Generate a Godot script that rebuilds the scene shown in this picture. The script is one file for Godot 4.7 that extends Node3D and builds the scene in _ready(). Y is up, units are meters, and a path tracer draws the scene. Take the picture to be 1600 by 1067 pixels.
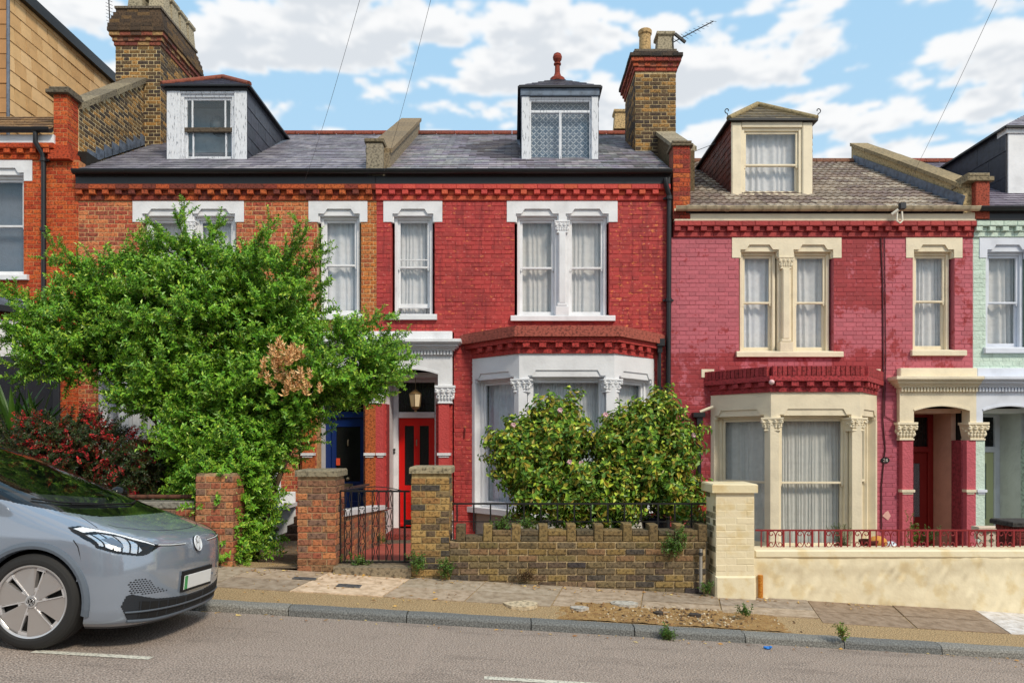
extends Node3D
# A street of terraced houses. World units are metres, y up, the main house fronts stand on z = 0.
const D := 13.2          # camera distance from the house fronts
const F := 1150.0
const CY := 1.7          # camera height
const SLOPE := -0.0588   # the street falls to the right
var M := {}
var NM := {}
var BRICK := {}
var TX := {}

func X(px: float, z := 0.0) -> float: return (px - 800.0) * (D - z) / F
func Y(py: float, z := 0.0) -> float: return CY + (690.0 - py) * (D - z) / F
func P(px: float, py: float, z: float) -> Vector3: return Vector3(X(px, z), Y(py, z), z)
func C(r: float, g: float, b: float) -> Color: return Color(r / 255.0, g / 255.0, b / 255.0)

# ------------------------------------------------------------------ mesh builder
class MB:
	var v := PackedVector3Array()
	var n := PackedVector3Array()
	var c := PackedColorArray()
	var xf := Transform3D()
	var col := Color(1, 1, 1)
	func tint(k: Color): col = k.srgb_to_linear(); return self
	func frame(o: Vector3, u: Vector3, w: Vector3): xf = Transform3D(Basis(u, w, u.cross(w)), o); return self
	func tri(a: Vector3, b: Vector3, d: Vector3):
		a = xf * a; b = xf * b; d = xf * d
		var m := (b - a).cross(d - a).normalized()
		v.append(a); v.append(d); v.append(b)
		for i in 3: n.append(m); c.append(col)
	func quad(a: Vector3, b: Vector3, d: Vector3, e: Vector3):
		a = xf * a; b = xf * b; d = xf * d; e = xf * e
		var m := (d - a).cross(e - b).normalized()
		v.append(a); v.append(d); v.append(b); v.append(a); v.append(e); v.append(d)
		for i in 6: n.append(m); c.append(col)
	func squad(a: Vector3, b: Vector3, d: Vector3, e: Vector3, na: Vector3, nb: Vector3, nd: Vector3, ne: Vector3):
		v.append(xf * a); v.append(xf * d); v.append(xf * b); v.append(xf * a); v.append(xf * e); v.append(xf * d)
		n.append(xf.basis * na); n.append(xf.basis * nd); n.append(xf.basis * nb); n.append(xf.basis * na); n.append(xf.basis * ne); n.append(xf.basis * nd)
		for i in 6: c.append(col)
	func box(x0: float, x1: float, y0: float, y1: float, z0: float, z1: float):
		var a := Vector3(x0, y0, z0); var b := Vector3(x1, y0, z0); var d := Vector3(x1, y1, z0); var e := Vector3(x0, y1, z0)
		var f := Vector3(x0, y0, z1); var g := Vector3(x1, y0, z1); var h := Vector3(x1, y1, z1); var i := Vector3(x0, y1, z1)
		quad(f, g, h, i); quad(b, a, e, d); quad(a, f, i, e); quad(g, b, d, h); quad(i, h, d, e); quad(a, b, g, f)
	# box with chamfered front and top/bottom edges
	func cbox(x0: float, x1: float, y0: float, y1: float, z0: float, z1: float, k := 0.006):
		var f := [Vector3(x0 + k, y0 + k, z1), Vector3(x1 - k, y0 + k, z1), Vector3(x1 - k, y1 - k, z1), Vector3(x0 + k, y1 - k, z1)]
		var m := [Vector3(x0, y0, z1 - k), Vector3(x1, y0, z1 - k), Vector3(x1, y1, z1 - k), Vector3(x0, y1, z1 - k)]
		var b := [Vector3(x0, y0, z0), Vector3(x1, y0, z0), Vector3(x1, y1, z0), Vector3(x0, y1, z0)]
		quad(f[0], f[1], f[2], f[3])
		for i in 4:
			var j := (i + 1) % 4
			quad(m[i], m[j], f[j], f[i]); quad(b[i], b[j], m[j], m[i])
		quad(b[1], b[0], b[3], b[2])
	func prism(poly: PackedVector2Array, z0: float, z1: float, k := 0.0):
		if Geometry2D.is_polygon_clockwise(poly): poly = poly.duplicate(); poly.reverse()
		var t := Geometry2D.triangulate_polygon(poly)
		for i in range(0, t.size(), 3):
			var a := poly[t[i]]; var b := poly[t[i + 1]]; var d := poly[t[i + 2]]
			if (b - a).cross(d - a) < 0: var s := b; b = d; d = s
			tri(Vector3(a.x, a.y, z1), Vector3(b.x, b.y, z1), Vector3(d.x, d.y, z1))
			tri(Vector3(a.x, a.y, z0), Vector3(d.x, d.y, z0), Vector3(b.x, b.y, z0))
		for i in poly.size():
			var a := poly[i]; var b := poly[(i + 1) % poly.size()]
			quad(Vector3(a.x, a.y, z0), Vector3(b.x, b.y, z0), Vector3(b.x, b.y, z1), Vector3(a.x, a.y, z1))
	# plan polygon (x, z) raised from y0 to y1
	func column(plan: PackedVector2Array, y0: float, y1: float):
		var old := xf
		xf = old * Transform3D(Basis(Vector3(1, 0, 0), Vector3(0, 0, -1), Vector3(0, 1, 0)), Vector3.ZERO)
		var q := PackedVector2Array()
		for p in plan: q.append(Vector2(p.x, -p.y))
		prism(q, y0, y1)
		xf = old
	func bar(a: Vector3, b: Vector3, w: float, h: float, up := Vector3.UP):
		var d := (b - a); var l := d.length(); d = d / l
		var s := up.cross(d)
		if s.length() < 0.01: s = Vector3.RIGHT.cross(d)
		s = s.normalized(); var t := d.cross(s)
		var old := xf
		xf = old * Transform3D(Basis(s, t, d), a)
		box(-w / 2, w / 2, -h / 2, h / 2, 0, l)
		xf = old
	func tube(pts: Array, r, sides := 8, caps := true):
		var rings := []
		var norms := []
		var prev := Vector3.ZERO
		for i in pts.size():
			var d: Vector3 = (pts[min(i + 1, pts.size() - 1)] - pts[max(i - 1, 0)]).normalized()
			var s := prev - d * prev.dot(d)
			if s.length() < 0.05: s = (Vector3.UP if abs(d.y) < 0.9 else Vector3.RIGHT).cross(d)
			s = s.normalized(); prev = s
			var t := d.cross(s)
			var rr: float = r[i] if r is Array else r
			var ring := []; var nr := []
			for k in sides:
				var a := TAU * k / sides
				var o := s * cos(a) + t * sin(a)
				nr.append(o); ring.append(pts[i] + o * rr)
			rings.append(ring); norms.append(nr)
		for i in pts.size() - 1:
			for k in sides:
				var j := (k + 1) % sides
				squad(rings[i][k], rings[i][j], rings[i + 1][j], rings[i + 1][k], norms[i][k], norms[i][j], norms[i + 1][j], norms[i + 1][k])
		if caps:
			for k in range(1, sides - 1):
				tri(rings[0][0], rings[0][k + 1], rings[0][k])
				tri(rings[-1][0], rings[-1][k], rings[-1][k + 1])
	# profile of (radius, height) turned about a vertical axis
	func lathe(o: Vector3, prof: Array, sides := 16):
		for i in prof.size() - 1:
			var p: Vector2 = prof[i]; var q: Vector2 = prof[i + 1]
			var m := Vector2(q.y - p.y, p.x - q.x).normalized()
			for k in sides:
				var a := TAU * k / sides; var b := TAU * (k + 1) / sides
				var da := Vector3(sin(a), 0, cos(a)); var db := Vector3(sin(b), 0, cos(b))
				var na := da * m.x + Vector3.UP * m.y; var nb := db * m.x + Vector3.UP * m.y
				squad(o + da * p.x + Vector3.UP * p.y, o + db * p.x + Vector3.UP * p.y, o + db * q.x + Vector3.UP * q.y, o + da * q.x + Vector3.UP * q.y, na, nb, nb, na)
	func blob(o: Vector3, r: Vector3, rings := 4, segs := 6):
		for i in rings:
			var a := PI * i / rings - PI / 2; var b := PI * (i + 1) / rings - PI / 2
			for k in segs:
				var s := TAU * k / segs; var t := TAU * (k + 1) / segs
				var q := [Vector3(cos(a) * sin(s), sin(a), cos(a) * cos(s)), Vector3(cos(a) * sin(t), sin(a), cos(a) * cos(t)), Vector3(cos(b) * sin(t), sin(b), cos(b) * cos(t)), Vector3(cos(b) * sin(s), sin(b), cos(b) * cos(s))]
				squad(o + q[0] * r, o + q[1] * r, o + q[2] * r, o + q[3] * r, (q[0] / r).normalized(), (q[1] / r).normalized(), (q[2] / r).normalized(), (q[3] / r).normalized())
	func mesh() -> ArrayMesh:
		var a := []
		a.resize(Mesh.ARRAY_MAX)
		a[Mesh.ARRAY_VERTEX] = v; a[Mesh.ARRAY_NORMAL] = n; a[Mesh.ARRAY_COLOR] = c
		var m := ArrayMesh.new()
		m.add_surface_from_arrays(Mesh.PRIMITIVE_TRIANGLES, a)
		return m

func mb(k := Color(1, 1, 1)) -> MB:
	var m := MB.new(); m.tint(k); return m

# ------------------------------------------------------------------ naming and tagging
func numbered(parent: Node, called: String) -> String:
	var key := str(parent.get_instance_id()) + called
	var k: int = NM.get(key, 0)
	NM[key] = k + 1
	return called if k == 0 else "%s_%03d" % [called, k]

func thing(called: String, label: String, category: String, group := "", at := Vector3.ZERO) -> Node3D:
	var o := Node3D.new()
	o.name = numbered(self, called)
	add_child(o, true)
	o.position = at
	o.set_meta("label", label); o.set_meta("category", category)
	if group: o.set_meta("group", group)
	return o

func holder(parent: Node, called: String) -> Node3D:
	var o := Node3D.new()
	o.name = numbered(parent, called)
	parent.add_child(o, true)
	return o

func part(parent: Node, called: String, b, m: Material) -> MeshInstance3D:
	var o := MeshInstance3D.new()
	o.name = numbered(parent, called)
	o.mesh = b.mesh() if b is MB else b
	o.material_override = m
	parent.add_child(o, true)
	return o

func solo(called: String, b, m: Material, label: String, category: String, group := "") -> MeshInstance3D:
	var o := part(self, called, b, m)
	o.set_meta("label", label); o.set_meta("category", category)
	if group: o.set_meta("group", group)
	return o

func structure(called: String, b, m: Material, label := "") -> MeshInstance3D:
	var o := part(self, called, b, m)
	o.set_meta("kind", "structure")
	if label: o.set_meta("label", label); o.set_meta("category", called.replace("_", " "))
	return o

# ------------------------------------------------------------------ materials
func noise_tex(key: String, freq: float, octaves: int, stops: Array, size := 512, kind := FastNoiseLite.TYPE_SIMPLEX_SMOOTH, seed_ := 3) -> NoiseTexture2D:
	if TX.has(key): return TX[key]
	var nz := FastNoiseLite.new()
	nz.noise_type = kind; nz.seed = seed_; nz.frequency = freq
	nz.fractal_type = FastNoiseLite.FRACTAL_FBM if octaves > 1 else FastNoiseLite.FRACTAL_NONE
	nz.fractal_octaves = octaves; nz.fractal_gain = 0.55
	var t := NoiseTexture2D.new()
	t.width = size; t.height = size; t.seamless = true; t.noise = nz
	var g := Gradient.new()
	g.offsets = PackedFloat32Array(stops.map(func(s): return s[0]))
	g.colors = PackedColorArray(stops.map(func(s): return s[1] if s[1] is Color else Color(s[1], s[1], s[1])))
	t.color_ramp = g
	TX[key] = t
	return t

func normal_tex(key: String, freq: float, octaves: int, strength: float, kind := FastNoiseLite.TYPE_SIMPLEX_SMOOTH) -> NoiseTexture2D:
	if TX.has(key): return TX[key]
	var nz := FastNoiseLite.new()
	nz.noise_type = kind; nz.seed = 11; nz.frequency = freq
	nz.fractal_octaves = octaves
	var t := NoiseTexture2D.new()
	t.width = 512; t.height = 512; t.seamless = true; t.noise = nz
	t.as_normal_map = true; t.bump_strength = strength
	TX[key] = t
	return t

func mat(key: String, k: Color, rough := 0.8, tex: Texture2D = null, scale := 1.0, nrm: Texture2D = null, nscale := 0.5) -> StandardMaterial3D:
	if M.has(key): return M[key]
	var m := StandardMaterial3D.new()
	m.albedo_color = k; m.roughness = rough
	m.vertex_color_use_as_albedo = true
	if tex or nrm:
		m.uv1_triplanar = true; m.uv1_world_triplanar = true
		m.uv1_scale = Vector3(scale, scale, scale)
	if tex: m.albedo_texture = tex
	if nrm: m.normal_enabled = true; m.normal_texture = nrm; m.normal_scale = nscale
	M[key] = m
	return m

func make_materials():
	var grain := noise_tex("grain", 0.012, 6, [[0.0, 0.62], [0.35, 0.82], [0.6, 0.95], [1.0, 1.0]])
	var soft := noise_tex("soft", 0.006, 6, [[0.0, 0.90], [0.5, 0.97], [1.0, 1.0]])
	var pits := noise_tex("pits", 0.03, 5, [[0.0, 0.45], [0.28, 0.72], [0.45, 0.92], [1.0, 1.0]])
	var rough_n := normal_tex("rough_n", 0.03, 5, 6.0)
	var fine_n := normal_tex("fine_n", 0.06, 4, 4.0)
	mat("brick", Color(1, 1, 1), 0.9, pits, 1.3, rough_n, 0.6)
	mat("paint_brick", Color(1, 1, 1), 0.75, soft, 1.3, rough_n, 0.7)
	mat("mortar", Color(1, 1, 1), 0.95, grain, 1.7, rough_n, 0.5)
	mat("stone", Color(1, 1, 1), 0.9, pits, 1.1, rough_n, 0.5)
	mat("render", Color(1, 1, 1), 0.85, soft, 0.7, rough_n, 0.25)
	mat("white", C(232, 234, 238), 0.55, soft, 0.6, fine_n, 0.12)
	mat("cream", C(236, 224, 196), 0.6, soft, 0.6, fine_n, 0.15)
	mat("cream_render", C(232, 220, 188), 0.7, noise_tex("stained", 0.008, 6, [[0.0, C(234, 220, 196)], [0.3, C(244, 238, 224)], [0.45, 0.98], [1.0, 1.0]]), 0.6, rough_n, 0.14)
	mat("rust", Color(1, 1, 1), 0.8, noise_tex("rusty", 0.02, 5, [[0.0, C(190, 120, 50)], [0.4, C(226, 176, 90)], [0.7, C(245, 228, 190)], [1.0, 1.0]]), 3.0)
	mat("black_matt", Color(1, 1, 1), 0.75, soft, 1.0)
	mat("wood", Color(1, 1, 1), 0.9, grain, 1.0, fine_n, 0.4)
	M["wood"].uv1_scale = Vector3(6, 0.6, 6)
	mat("plain", Color(1, 1, 1), 0.6)
	mat("gloss", Color(1, 1, 1), 0.3)
	mat("slate", Color(1, 1, 1), 0.5, grain, 0.9, fine_n, 0.3)
	mat("lead", C(108, 120, 138), 0.5, grain, 0.8, fine_n, 0.3)
	mat("black", C(26, 28, 32), 0.42, soft, 1.0)
	mat("iron", C(24, 24, 26), 0.5, grain, 1.5)
	mat("dark", C(30, 30, 32), 0.9)
	mat("room", C(70, 68, 66), 0.95)
	mat("cloth", Color(1, 1, 1), 0.95, soft, 2.0)
	M["cloth"].backlight_enabled = true; M["cloth"].backlight = Color(0.35, 0.35, 0.35)
	mat("flaky", C(226, 230, 236), 0.7, noise_tex("flaky", 0.02, 6, [[0.0, C(140, 142, 146)], [0.24, C(176, 178, 182)], [0.32, 0.94], [1.0, 1.0]]), 0.9, fine_n, 0.3)
	M["flaky"].uv1_scale = Vector3(2.2, 0.5, 2.2)
	var g := StandardMaterial3D.new()
	g.albedo_color = Color(0.62, 0.72, 0.78, 0.09); g.roughness = 0.03; g.metallic_specular = 1.0
	g.transparency = BaseMaterial3D.TRANSPARENCY_ALPHA
	M["glass"] = g
	var gd := StandardMaterial3D.new()
	gd.albedo_color = C(22, 26, 28); gd.roughness = 0.12
	gd.normal_enabled = true; gd.uv1_triplanar = true; gd.uv1_world_triplanar = true; gd.uv1_scale = Vector3(3, 3, 3)
	gd.normal_texture = fine_n; gd.normal_scale = 0.35
	M["dark_glass"] = gd

# ------------------------------------------------------------------ brickwork
# One brick, its face in the local xy plane, standing proud by pr.
func brick_shape(b: MB, w: float, h: float, pr: float, k := 0.004):
	var x := w / 2; var y := h / 2
	var f := [Vector3(-x + k, -y + k, pr), Vector3(x - k, -y + k, pr), Vector3(x - k, y - k, pr), Vector3(-x + k, y - k, pr)]
	var m := [Vector3(-x, -y, pr - k), Vector3(x, -y, pr - k), Vector3(x, y, pr - k), Vector3(-x, y, pr - k)]
	var s := [Vector3(-x, -y, -0.004), Vector3(x, -y, -0.004), Vector3(x, y, -0.004), Vector3(-x, y, -0.004)]
	b.quad(f[0], f[1], f[2], f[3])
	for i in 4:
		var j := (i + 1) % 4
		b.quad(m[i], m[j], f[j], f[i])
		b.quad(s[i], s[j], m[j], m[i])

func brick_mesh(w: float, h: float, pr: float, k: Color) -> ArrayMesh:
	var key := "%.3f %.3f %.3f %s" % [w, h, pr, k.to_html()]
	if not BRICK.has(key):
		var b := mb(k)
		brick_shape(b, w, h, pr)
		BRICK[key] = b.mesh()
	return BRICK[key]

# Spans of [a, b] left after the holes that cross the height v are taken out.
func spans(a: float, b: float, v: float, holes: Array) -> Array:
	var out := [[a, b]]
	for h in holes:
		if v <= h.position.y or v >= h.end.y: continue
		var nx := []
		for s in out:
			if h.end.x <= s[0] or h.position.x >= s[1]: nx.append(s); continue
			if h.position.x > s[0]: nx.append([s[0], h.position.x])
			if h.end.x < s[1]: nx.append([h.end.x, s[1]])
		out = nx
	return out

# A face of brickwork from O, u along, v up. o: pal, mortar, mat, course, len, head, joint, proud, parts, pick, thick, bond, seed, top (callable u -> height)
func brickwork(parent: Node, O: Vector3, U: Vector3, V: Vector3, w: float, h: float, holes: Array, o: Dictionary):
	var rng := RandomNumberGenerator.new(); rng.seed = o.get("seed", 5)
	var course: float = o.get("course", 0.078); var ln: float = o.get("len", 0.235); var hd: float = o.get("head", 0.118)
	var joint: float = o.get("joint", 0.010); var pr: float = o.get("proud", 0.009)
	var thick: float = o.get("thick", 0.22); var left: int = o.get("parts", 100)
	var pick: Rect2 = o.get("pick", Rect2(-99, -99, 999, 999))
	var pal: Array = o.pal; var m: Material = o.get("mat", M.brick)
	var top = o.get("top"); var bond: String = o.get("bond", "flemish")
	var tone = o.get("tone")
	var called: String = o.get("called", "brick")
	# mortar bed
	if thick > 0.0:
		var bed := mb(o.mortar); bed.frame(O, U, V)
		if top:
			var poly := PackedVector2Array([Vector2(0, 0), Vector2(w, 0)])
			for i in range(12, -1, -1): poly.append(Vector2(w * i / 12.0, top.call(w * i / 12.0)))
			bed.prism(poly, -thick, 0)
		else:
			var cuts := [0.0, h]
			for r in holes:
				for y in [r.position.y, r.end.y]:
					if y > 0.001 and y < h - 0.001: cuts.append(y)
			cuts.sort()
			for i in cuts.size() - 1:
				if cuts[i + 1] - cuts[i] < 0.002: continue
				for s in spans(0, w, (cuts[i] + cuts[i + 1]) / 2, holes):
					bed.box(s[0], s[1], cuts[i], cuts[i + 1], -thick, 0)
		part(parent, o.get("bed", "mortar_bed"), bed, o.get("mortar_mat", M.mortar))
	# bricks
	var rest := MB.new()
	var basis := Basis(U, V, U.cross(V))
	var spots := []
	var rows := int(ceil(h / course))
	for r in rows:
		var v := (r + 0.5) * course
		if v + course * 0.3 > h: break
		var sp := spans(0, w, v, holes)
		var u: float
		var step := r % 2
		if bond == "flemish": u = -ln - (0.0 if r % 2 == 0 else (ln + hd) / 2.0)
		else: u = -ln * (0.5 if r % 2 == 0 else 1.0)
		var k := 0
		while u < w:
			var l := ln
			if bond == "flemish" and k % 2 == 1: l = hd
			if bond == "english" and r % 2 == 1: l = hd
			k += 1
			for s in sp:
				var a: float = max(u + joint / 2, s[0] + 0.002); var b: float = min(u + l - joint / 2, s[1] - 0.002)
				if b - a < 0.03: continue
				if top and v + course * 0.45 > top.call((a + b) / 2): continue
				var full: bool = a <= u + joint and b >= u + l - joint
				spots.append([(a + b) / 2, v, b - a, full])
			u += l
	for s in spots:
		var k: Color = pal[rng.randi() % pal.size()]
		if tone: k = tone.call(s[0], s[1], k, rng)
		var p: Vector3 = O + U * (s[0] + rng.randf_range(-0.002, 0.002)) + V * (s[1] + rng.randf_range(-0.0015, 0.0015)) + basis.z * rng.randf_range(-0.003, 0.002) * o.get("rough", 1.0)
		var bs := basis.rotated(basis.z, rng.randf_range(-0.006, 0.006) * o.get("rough", 1.0))
		if s[3] and left > 0 and pick.has_point(Vector2(s[0], s[1])):
			left -= 1
			var q := part(parent, called, brick_mesh(snappedf(s[2], 0.005) - 0.0, course - joint, pr, k), m)
			q.transform = Transform3D(bs, p)
		else:
			rest.xf = Transform3D(bs, p); rest.col = k.srgb_to_linear()
			brick_shape(rest, s[2], course - joint, pr)
	if rest.v.size() > 0:
		var q := part(parent, o.get("rest", "brickwork"), rest, m)
		q.set_meta("kind", "stuff")

# ------------------------------------------------------------------ camera, sky, sun
func set_camera():
	var cam := Camera3D.new()
	cam.name = "camera"
	cam.projection = Camera3D.PROJECTION_FRUSTUM
	cam.near = 0.1; cam.far = 400.0
	cam.size = 0.1 * 1067.0 / F
	cam.frustum_offset = Vector2(0, 0.1 * (690.0 - 533.5) / F)
	cam.position = Vector3(0, CY, D)
	add_child(cam); cam.current = true

func sky_picture() -> ImageTexture:
	var w := 2048; var h := 1024
	var img := Image.create(w, h, false, Image.FORMAT_RGBF)
	var big := FastNoiseLite.new(); big.seed = 21; big.frequency = 1.0; big.fractal_octaves = 3; big.fractal_gain = 0.45
	big.noise_type = FastNoiseLite.TYPE_SIMPLEX_SMOOTH
	var puff := FastNoiseLite.new(); puff.seed = 8; puff.frequency = 3.2; puff.fractal_type = FastNoiseLite.FRACTAL_RIDGED; puff.fractal_octaves = 4; puff.fractal_gain = 0.5
	puff.noise_type = FastNoiseLite.TYPE_SIMPLEX_SMOOTH
	var top := Color(0.36, 0.62, 0.88); var low := Color(0.64, 0.84, 0.94)
	var dens := func(d: Vector3) -> float:
		var e := d.y + 0.20
		var q := Vector3(d.x / e * 4.0, 6.4 / e, d.z / e * 4.0)
		return big.get_noise_3dv(q) - 0.25 * puff.get_noise_3dv(q) + 0.10
	for j in h / 2 + 8:
		var el := (0.5 - (j + 0.5) / h) * PI
		for i in w:
			var az := ((i + 0.5) / w) * TAU
			var d := Vector3(sin(az) * cos(el), sin(el), cos(az) * cos(el))
			var t: float = clamp(d.y * 1.7, 0.0, 1.0)
			var k := low.lerp(top, pow(t, 0.7))
			if d.y > 0.0:
				var a: float = dens.call(d)
				var cover := smoothstep(-0.15, 0.08, a)
				if cover > 0.01:
					var up: float = dens.call((d + Vector3(0, 0.022, 0)).normalized())
					var grey: float = smoothstep(-0.05, 0.32, up) * smoothstep(-0.05, 0.25, a)
					var cl := Color(0.97, 0.965, 0.96).lerp(Color(0.66, 0.70, 0.75), grey * 0.8)
					k = k.lerp(cl, cover * 0.95)
				k = k.lerp(Color(0.80, 0.88, 0.95), 0.35 * (1.0 - smoothstep(0.0, 0.28, d.y)))
			else:
				k = Color(0.42, 0.42, 0.40)
			img.set_pixel(i, j, k)
	img.fill_rect(Rect2i(0, h / 2 + 8, w, h / 2 - 8), Color(0.30, 0.29, 0.27))
	return ImageTexture.create_from_image(img)

func set_light():
	var env := Environment.new()
	env.background_mode = Environment.BG_SKY
	var sky := Sky.new()
	var sm := PanoramaSkyMaterial.new()
	sm.panorama = sky_picture()
	sky.sky_material = sm
	env.sky = sky
	env.background_energy_multiplier = 1.0
	env.tonemap_mode = Environment.TONE_MAPPER_LINEAR
	env.tonemap_exposure = 1.03
	env.sdfgi_enabled = true; env.ssao_enabled = true; env.ssil_enabled = true
	var we := WorldEnvironment.new()
	we.name = "world_environment"
	we.environment = env
	add_child(we)
	var sun := DirectionalLight3D.new()
	sun.name = "sun"
	sun.light_energy = 0.9
	sun.light_color = Color(1.0, 0.95, 0.87)
	sun.light_angular_distance = 10.0
	sun.shadow_enabled = true
	add_child(sun)
	sun.position = Vector3(0, 12, 8)
	sun.look_at(sun.position - Vector3(0.6, 0.98, 0.85))

# ------------------------------------------------------------------ ground
func road_off(z: float) -> float:
	if z < 7.95: return lerp(-0.119, 0.0, (z - 6.07) / 1.88)
	if z < 10.0: return lerp(0.0, 0.06, (z - 7.95) / 2.05)
	if z < 14.5: return lerp(0.06, -0.1, (z - 10.0) / 4.5)
	return -0.1
func road_y(x: float, z: float) -> float: return SLOPE * x + road_off(z)
func pave_y(x: float, z: float) -> float: return SLOPE * x + lerp(0.044, -0.04, clamp((z - 4.6) / 1.47, -0.2, 1.0))
func garden_y(x: float, z: float) -> float:
	return SLOPE * x * clamp(z / 4.6, 0.0, 1.0) + lerp(-0.02, 0.044, clamp(z / 4.6, 0.0, 1.0)) + (-0.30 if x > 3.15 else 0.0) * clamp(1.0 - z / 4.6, 0.0, 1.0)

func sheet(b: MB, x0: float, x1: float, z0: float, z1: float, nx: int, nz: int, fn: Callable):
	for i in nx:
		for j in nz:
			var a: float = lerp(x0, x1, float(i) / nx); var e: float = lerp(x0, x1, float(i + 1) / nx)
			var f: float = lerp(z0, z1, float(j) / nz); var g: float = lerp(z0, z1, float(j + 1) / nz)
			b.quad(Vector3(a, fn.call(a, g), g), Vector3(e, fn.call(e, g), g), Vector3(e, fn.call(e, f), f), Vector3(a, fn.call(a, f), f))

func build_ground():
	var asphalt := noise_tex("asphalt", 0.09, 4, [[0.0, C(72, 66, 62)], [0.3, C(136, 126, 118)], [0.5, C(190, 176, 166)], [0.7, C(226, 212, 200)], [1.0, C(255, 248, 238)]], 1024)
	var am := mat("asphalt", C(212, 207, 203), 0.92, asphalt, 0.6, normal_tex("asp_n", 0.12, 3, 8.0), 0.7)
	# worn and stained tarmac: tone patches carried by the mesh
	var r := mb()
	var wn := FastNoiseLite.new(); wn.seed = 19; wn.frequency = 0.55; wn.fractal_octaves = 4
	var sn := FastNoiseLite.new(); sn.seed = 23; sn.frequency = 1.3; sn.fractal_octaves = 4
	var nx := 300; var nz := 56
	for i in nx:
		for j in nz:
			var x0: float = lerp(-6.5, 7.5, float(i) / nx); var x1: float = lerp(-6.5, 7.5, float(i + 1) / nx); var z0: float = lerp(6.07, 8.8, float(j) / nz); var z1: float = lerp(6.07, 8.8, float(j + 1) / nz)
			var t := 1.0 + 0.08 * wn.get_noise_2d(x0 * 0.5, z0 * 2.0) - 0.07 * smoothstep(0.22, 0.42, sn.get_noise_2d(x0 * 0.8, z0 * 2.2)) + 0.05 * sn.get_noise_2d(x0 * 9.0, z0 * 9.0)
			r.tint(Color(t, t, t))
			r.quad(Vector3(x0, road_y(x0, z1), z1), Vector3(x1, road_y(x1, z1), z1), Vector3(x1, road_y(x1, z0), z0), Vector3(x0, road_y(x0, z0), z0))
	r.tint(Color(0.97, 0.97, 0.97))
	sheet(r, -60, -6.5, 6.07, 8.8, 30, 6, road_y); sheet(r, 7.5, 60, 6.07, 8.8, 30, 6, road_y); sheet(r, -60, 60, 8.8, 17.0, 60, 8, road_y)
	structure("road", r, am)
	# land all round, below everything
	var l := mb(C(96, 92, 84)); sheet(l, -150, 150, -120, 150, 10, 10, func(x, z): return -0.75 + (SLOPE * x if abs(x) < 61 else SLOPE * 60.0 * sign(x)))
	structure("ground", l, mat("land", Color(1, 1, 1), 0.95, TX.grain, 0.2))
	# pavement bed
	var gritty := noise_tex("gritty", 0.10, 4, [[0.0, C(96, 82, 62)], [0.35, C(150, 132, 104)], [0.6, C(184, 166, 138)], [1.0, C(226, 212, 186)]], 1024)
	var pm := mat("pavement", C(248, 236, 214), 0.95, gritty, 0.55, TX.asp_n, 0.8)
	var p := mb(); sheet(p, -60, 60, 4.3, 5.93, 80, 6, pave_y)
	var pave := structure("pavement", p, pm)
	# paving slabs, two rows against the garden walls
	var slabm := mat("slab", Color(1, 1, 1), 0.93, noise_tex("slabtex", 0.03, 6, [[0.0, C(186, 176, 164)], [0.4, C(226, 220, 212)], [0.65, C(244, 240, 236)], [1.0, 1.0]]), 0.45, TX.fine_n, 0.5)
	var rng := RandomNumberGenerator.new(); rng.seed = 8
	var x := -9.0
	var cols := [C(172, 158, 140), C(180, 168, 150), C(166, 152, 136), C(184, 168, 148), C(164, 152, 140)]
	while x < 9.5:
		var w := rng.randf_range(0.82, 1.12)
		for row in 2:
			var z0: float = [4.62, 5.07][row]; var z1: float = [5.06, 5.5][row]
			if x > 0.4 and x < 2.9: z1 -= rng.randf_range(0.02, 0.16) if row == 1 else 0.0
			var k: Color = cols[rng.randi() % cols.size()]
			if x > -2.3 and x < -1.35: k = C(226, 204, 178)
			if x > 2.9 and x < 5.2: k = C(156, 138, 120)
			if x > 5.2: k = C(222, 222, 224)
			var off := 0.30 if row == 0 else 0.0   # joints lie aslant to the kerb
			var b := mb(k)
			var h := 0.006 + rng.randf() * 0.006
			var tilt := rng.randf_range(-0.004, 0.004)
			var g := 0.008
			var sk := -0.22
			var xa := x + g; var xc := x + w - g
			var pt := func(xx: float, zz: float, hh: float) -> Vector3:
				var sx := xx + (zz - 4.62) * sk
				return Vector3(sx, pave_y(sx, zz) + hh + tilt * (xx - x), zz)
			b.quad(pt.call(xa, z1, h), pt.call(xc, z1, h), pt.call(xc, z0, h), pt.call(xa, z0, h))
			b.quad(pt.call(xa, z1, -0.02), pt.call(xc, z1, -0.02), pt.call(xc, z1, h), pt.call(xa, z1, h))
			b.quad(pt.call(xa, z0, -0.02), pt.call(xa, z1, -0.02), pt.call(xa, z1, h), pt.call(xa, z0, h))
			b.quad(pt.call(xc, z1, -0.02), pt.call(xc, z0, -0.02), pt.call(xc, z0, h), pt.call(xc, z1, h))
			part(pave, "paving_slab", b, slabm)
		x += w
	# kerb stones
	var km := mat("kerb", Color(1, 1, 1), 0.9, noise_tex("granite", 0.08, 5, [[0.0, C(84, 84, 82)], [0.4, C(152, 152, 150)], [0.7, C(196, 196, 194)], [1.0, C(236, 236, 234)]]), 1.2, TX.rough_n, 0.6)
	var kb := mb(C(90, 90, 88)); sheet(kb, -60, 60, 5.90, 6.06, 60, 1, func(a, z): return SLOPE * a - 0.075)
	var kerb := structure("kerb", kb, km)
	var joints := [303.0, 450.0, 635.0, 830.0, 992.0, 1165.0, 1320.0, 1473.0]
	var xs := []
	for j in joints: xs.append(X(j, 6.07))
	var a0: float = xs[0]
	while a0 > -9.5: a0 -= rng.randf_range(1.0, 1.25); xs.push_front(a0)
	a0 = xs[-1]
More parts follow.
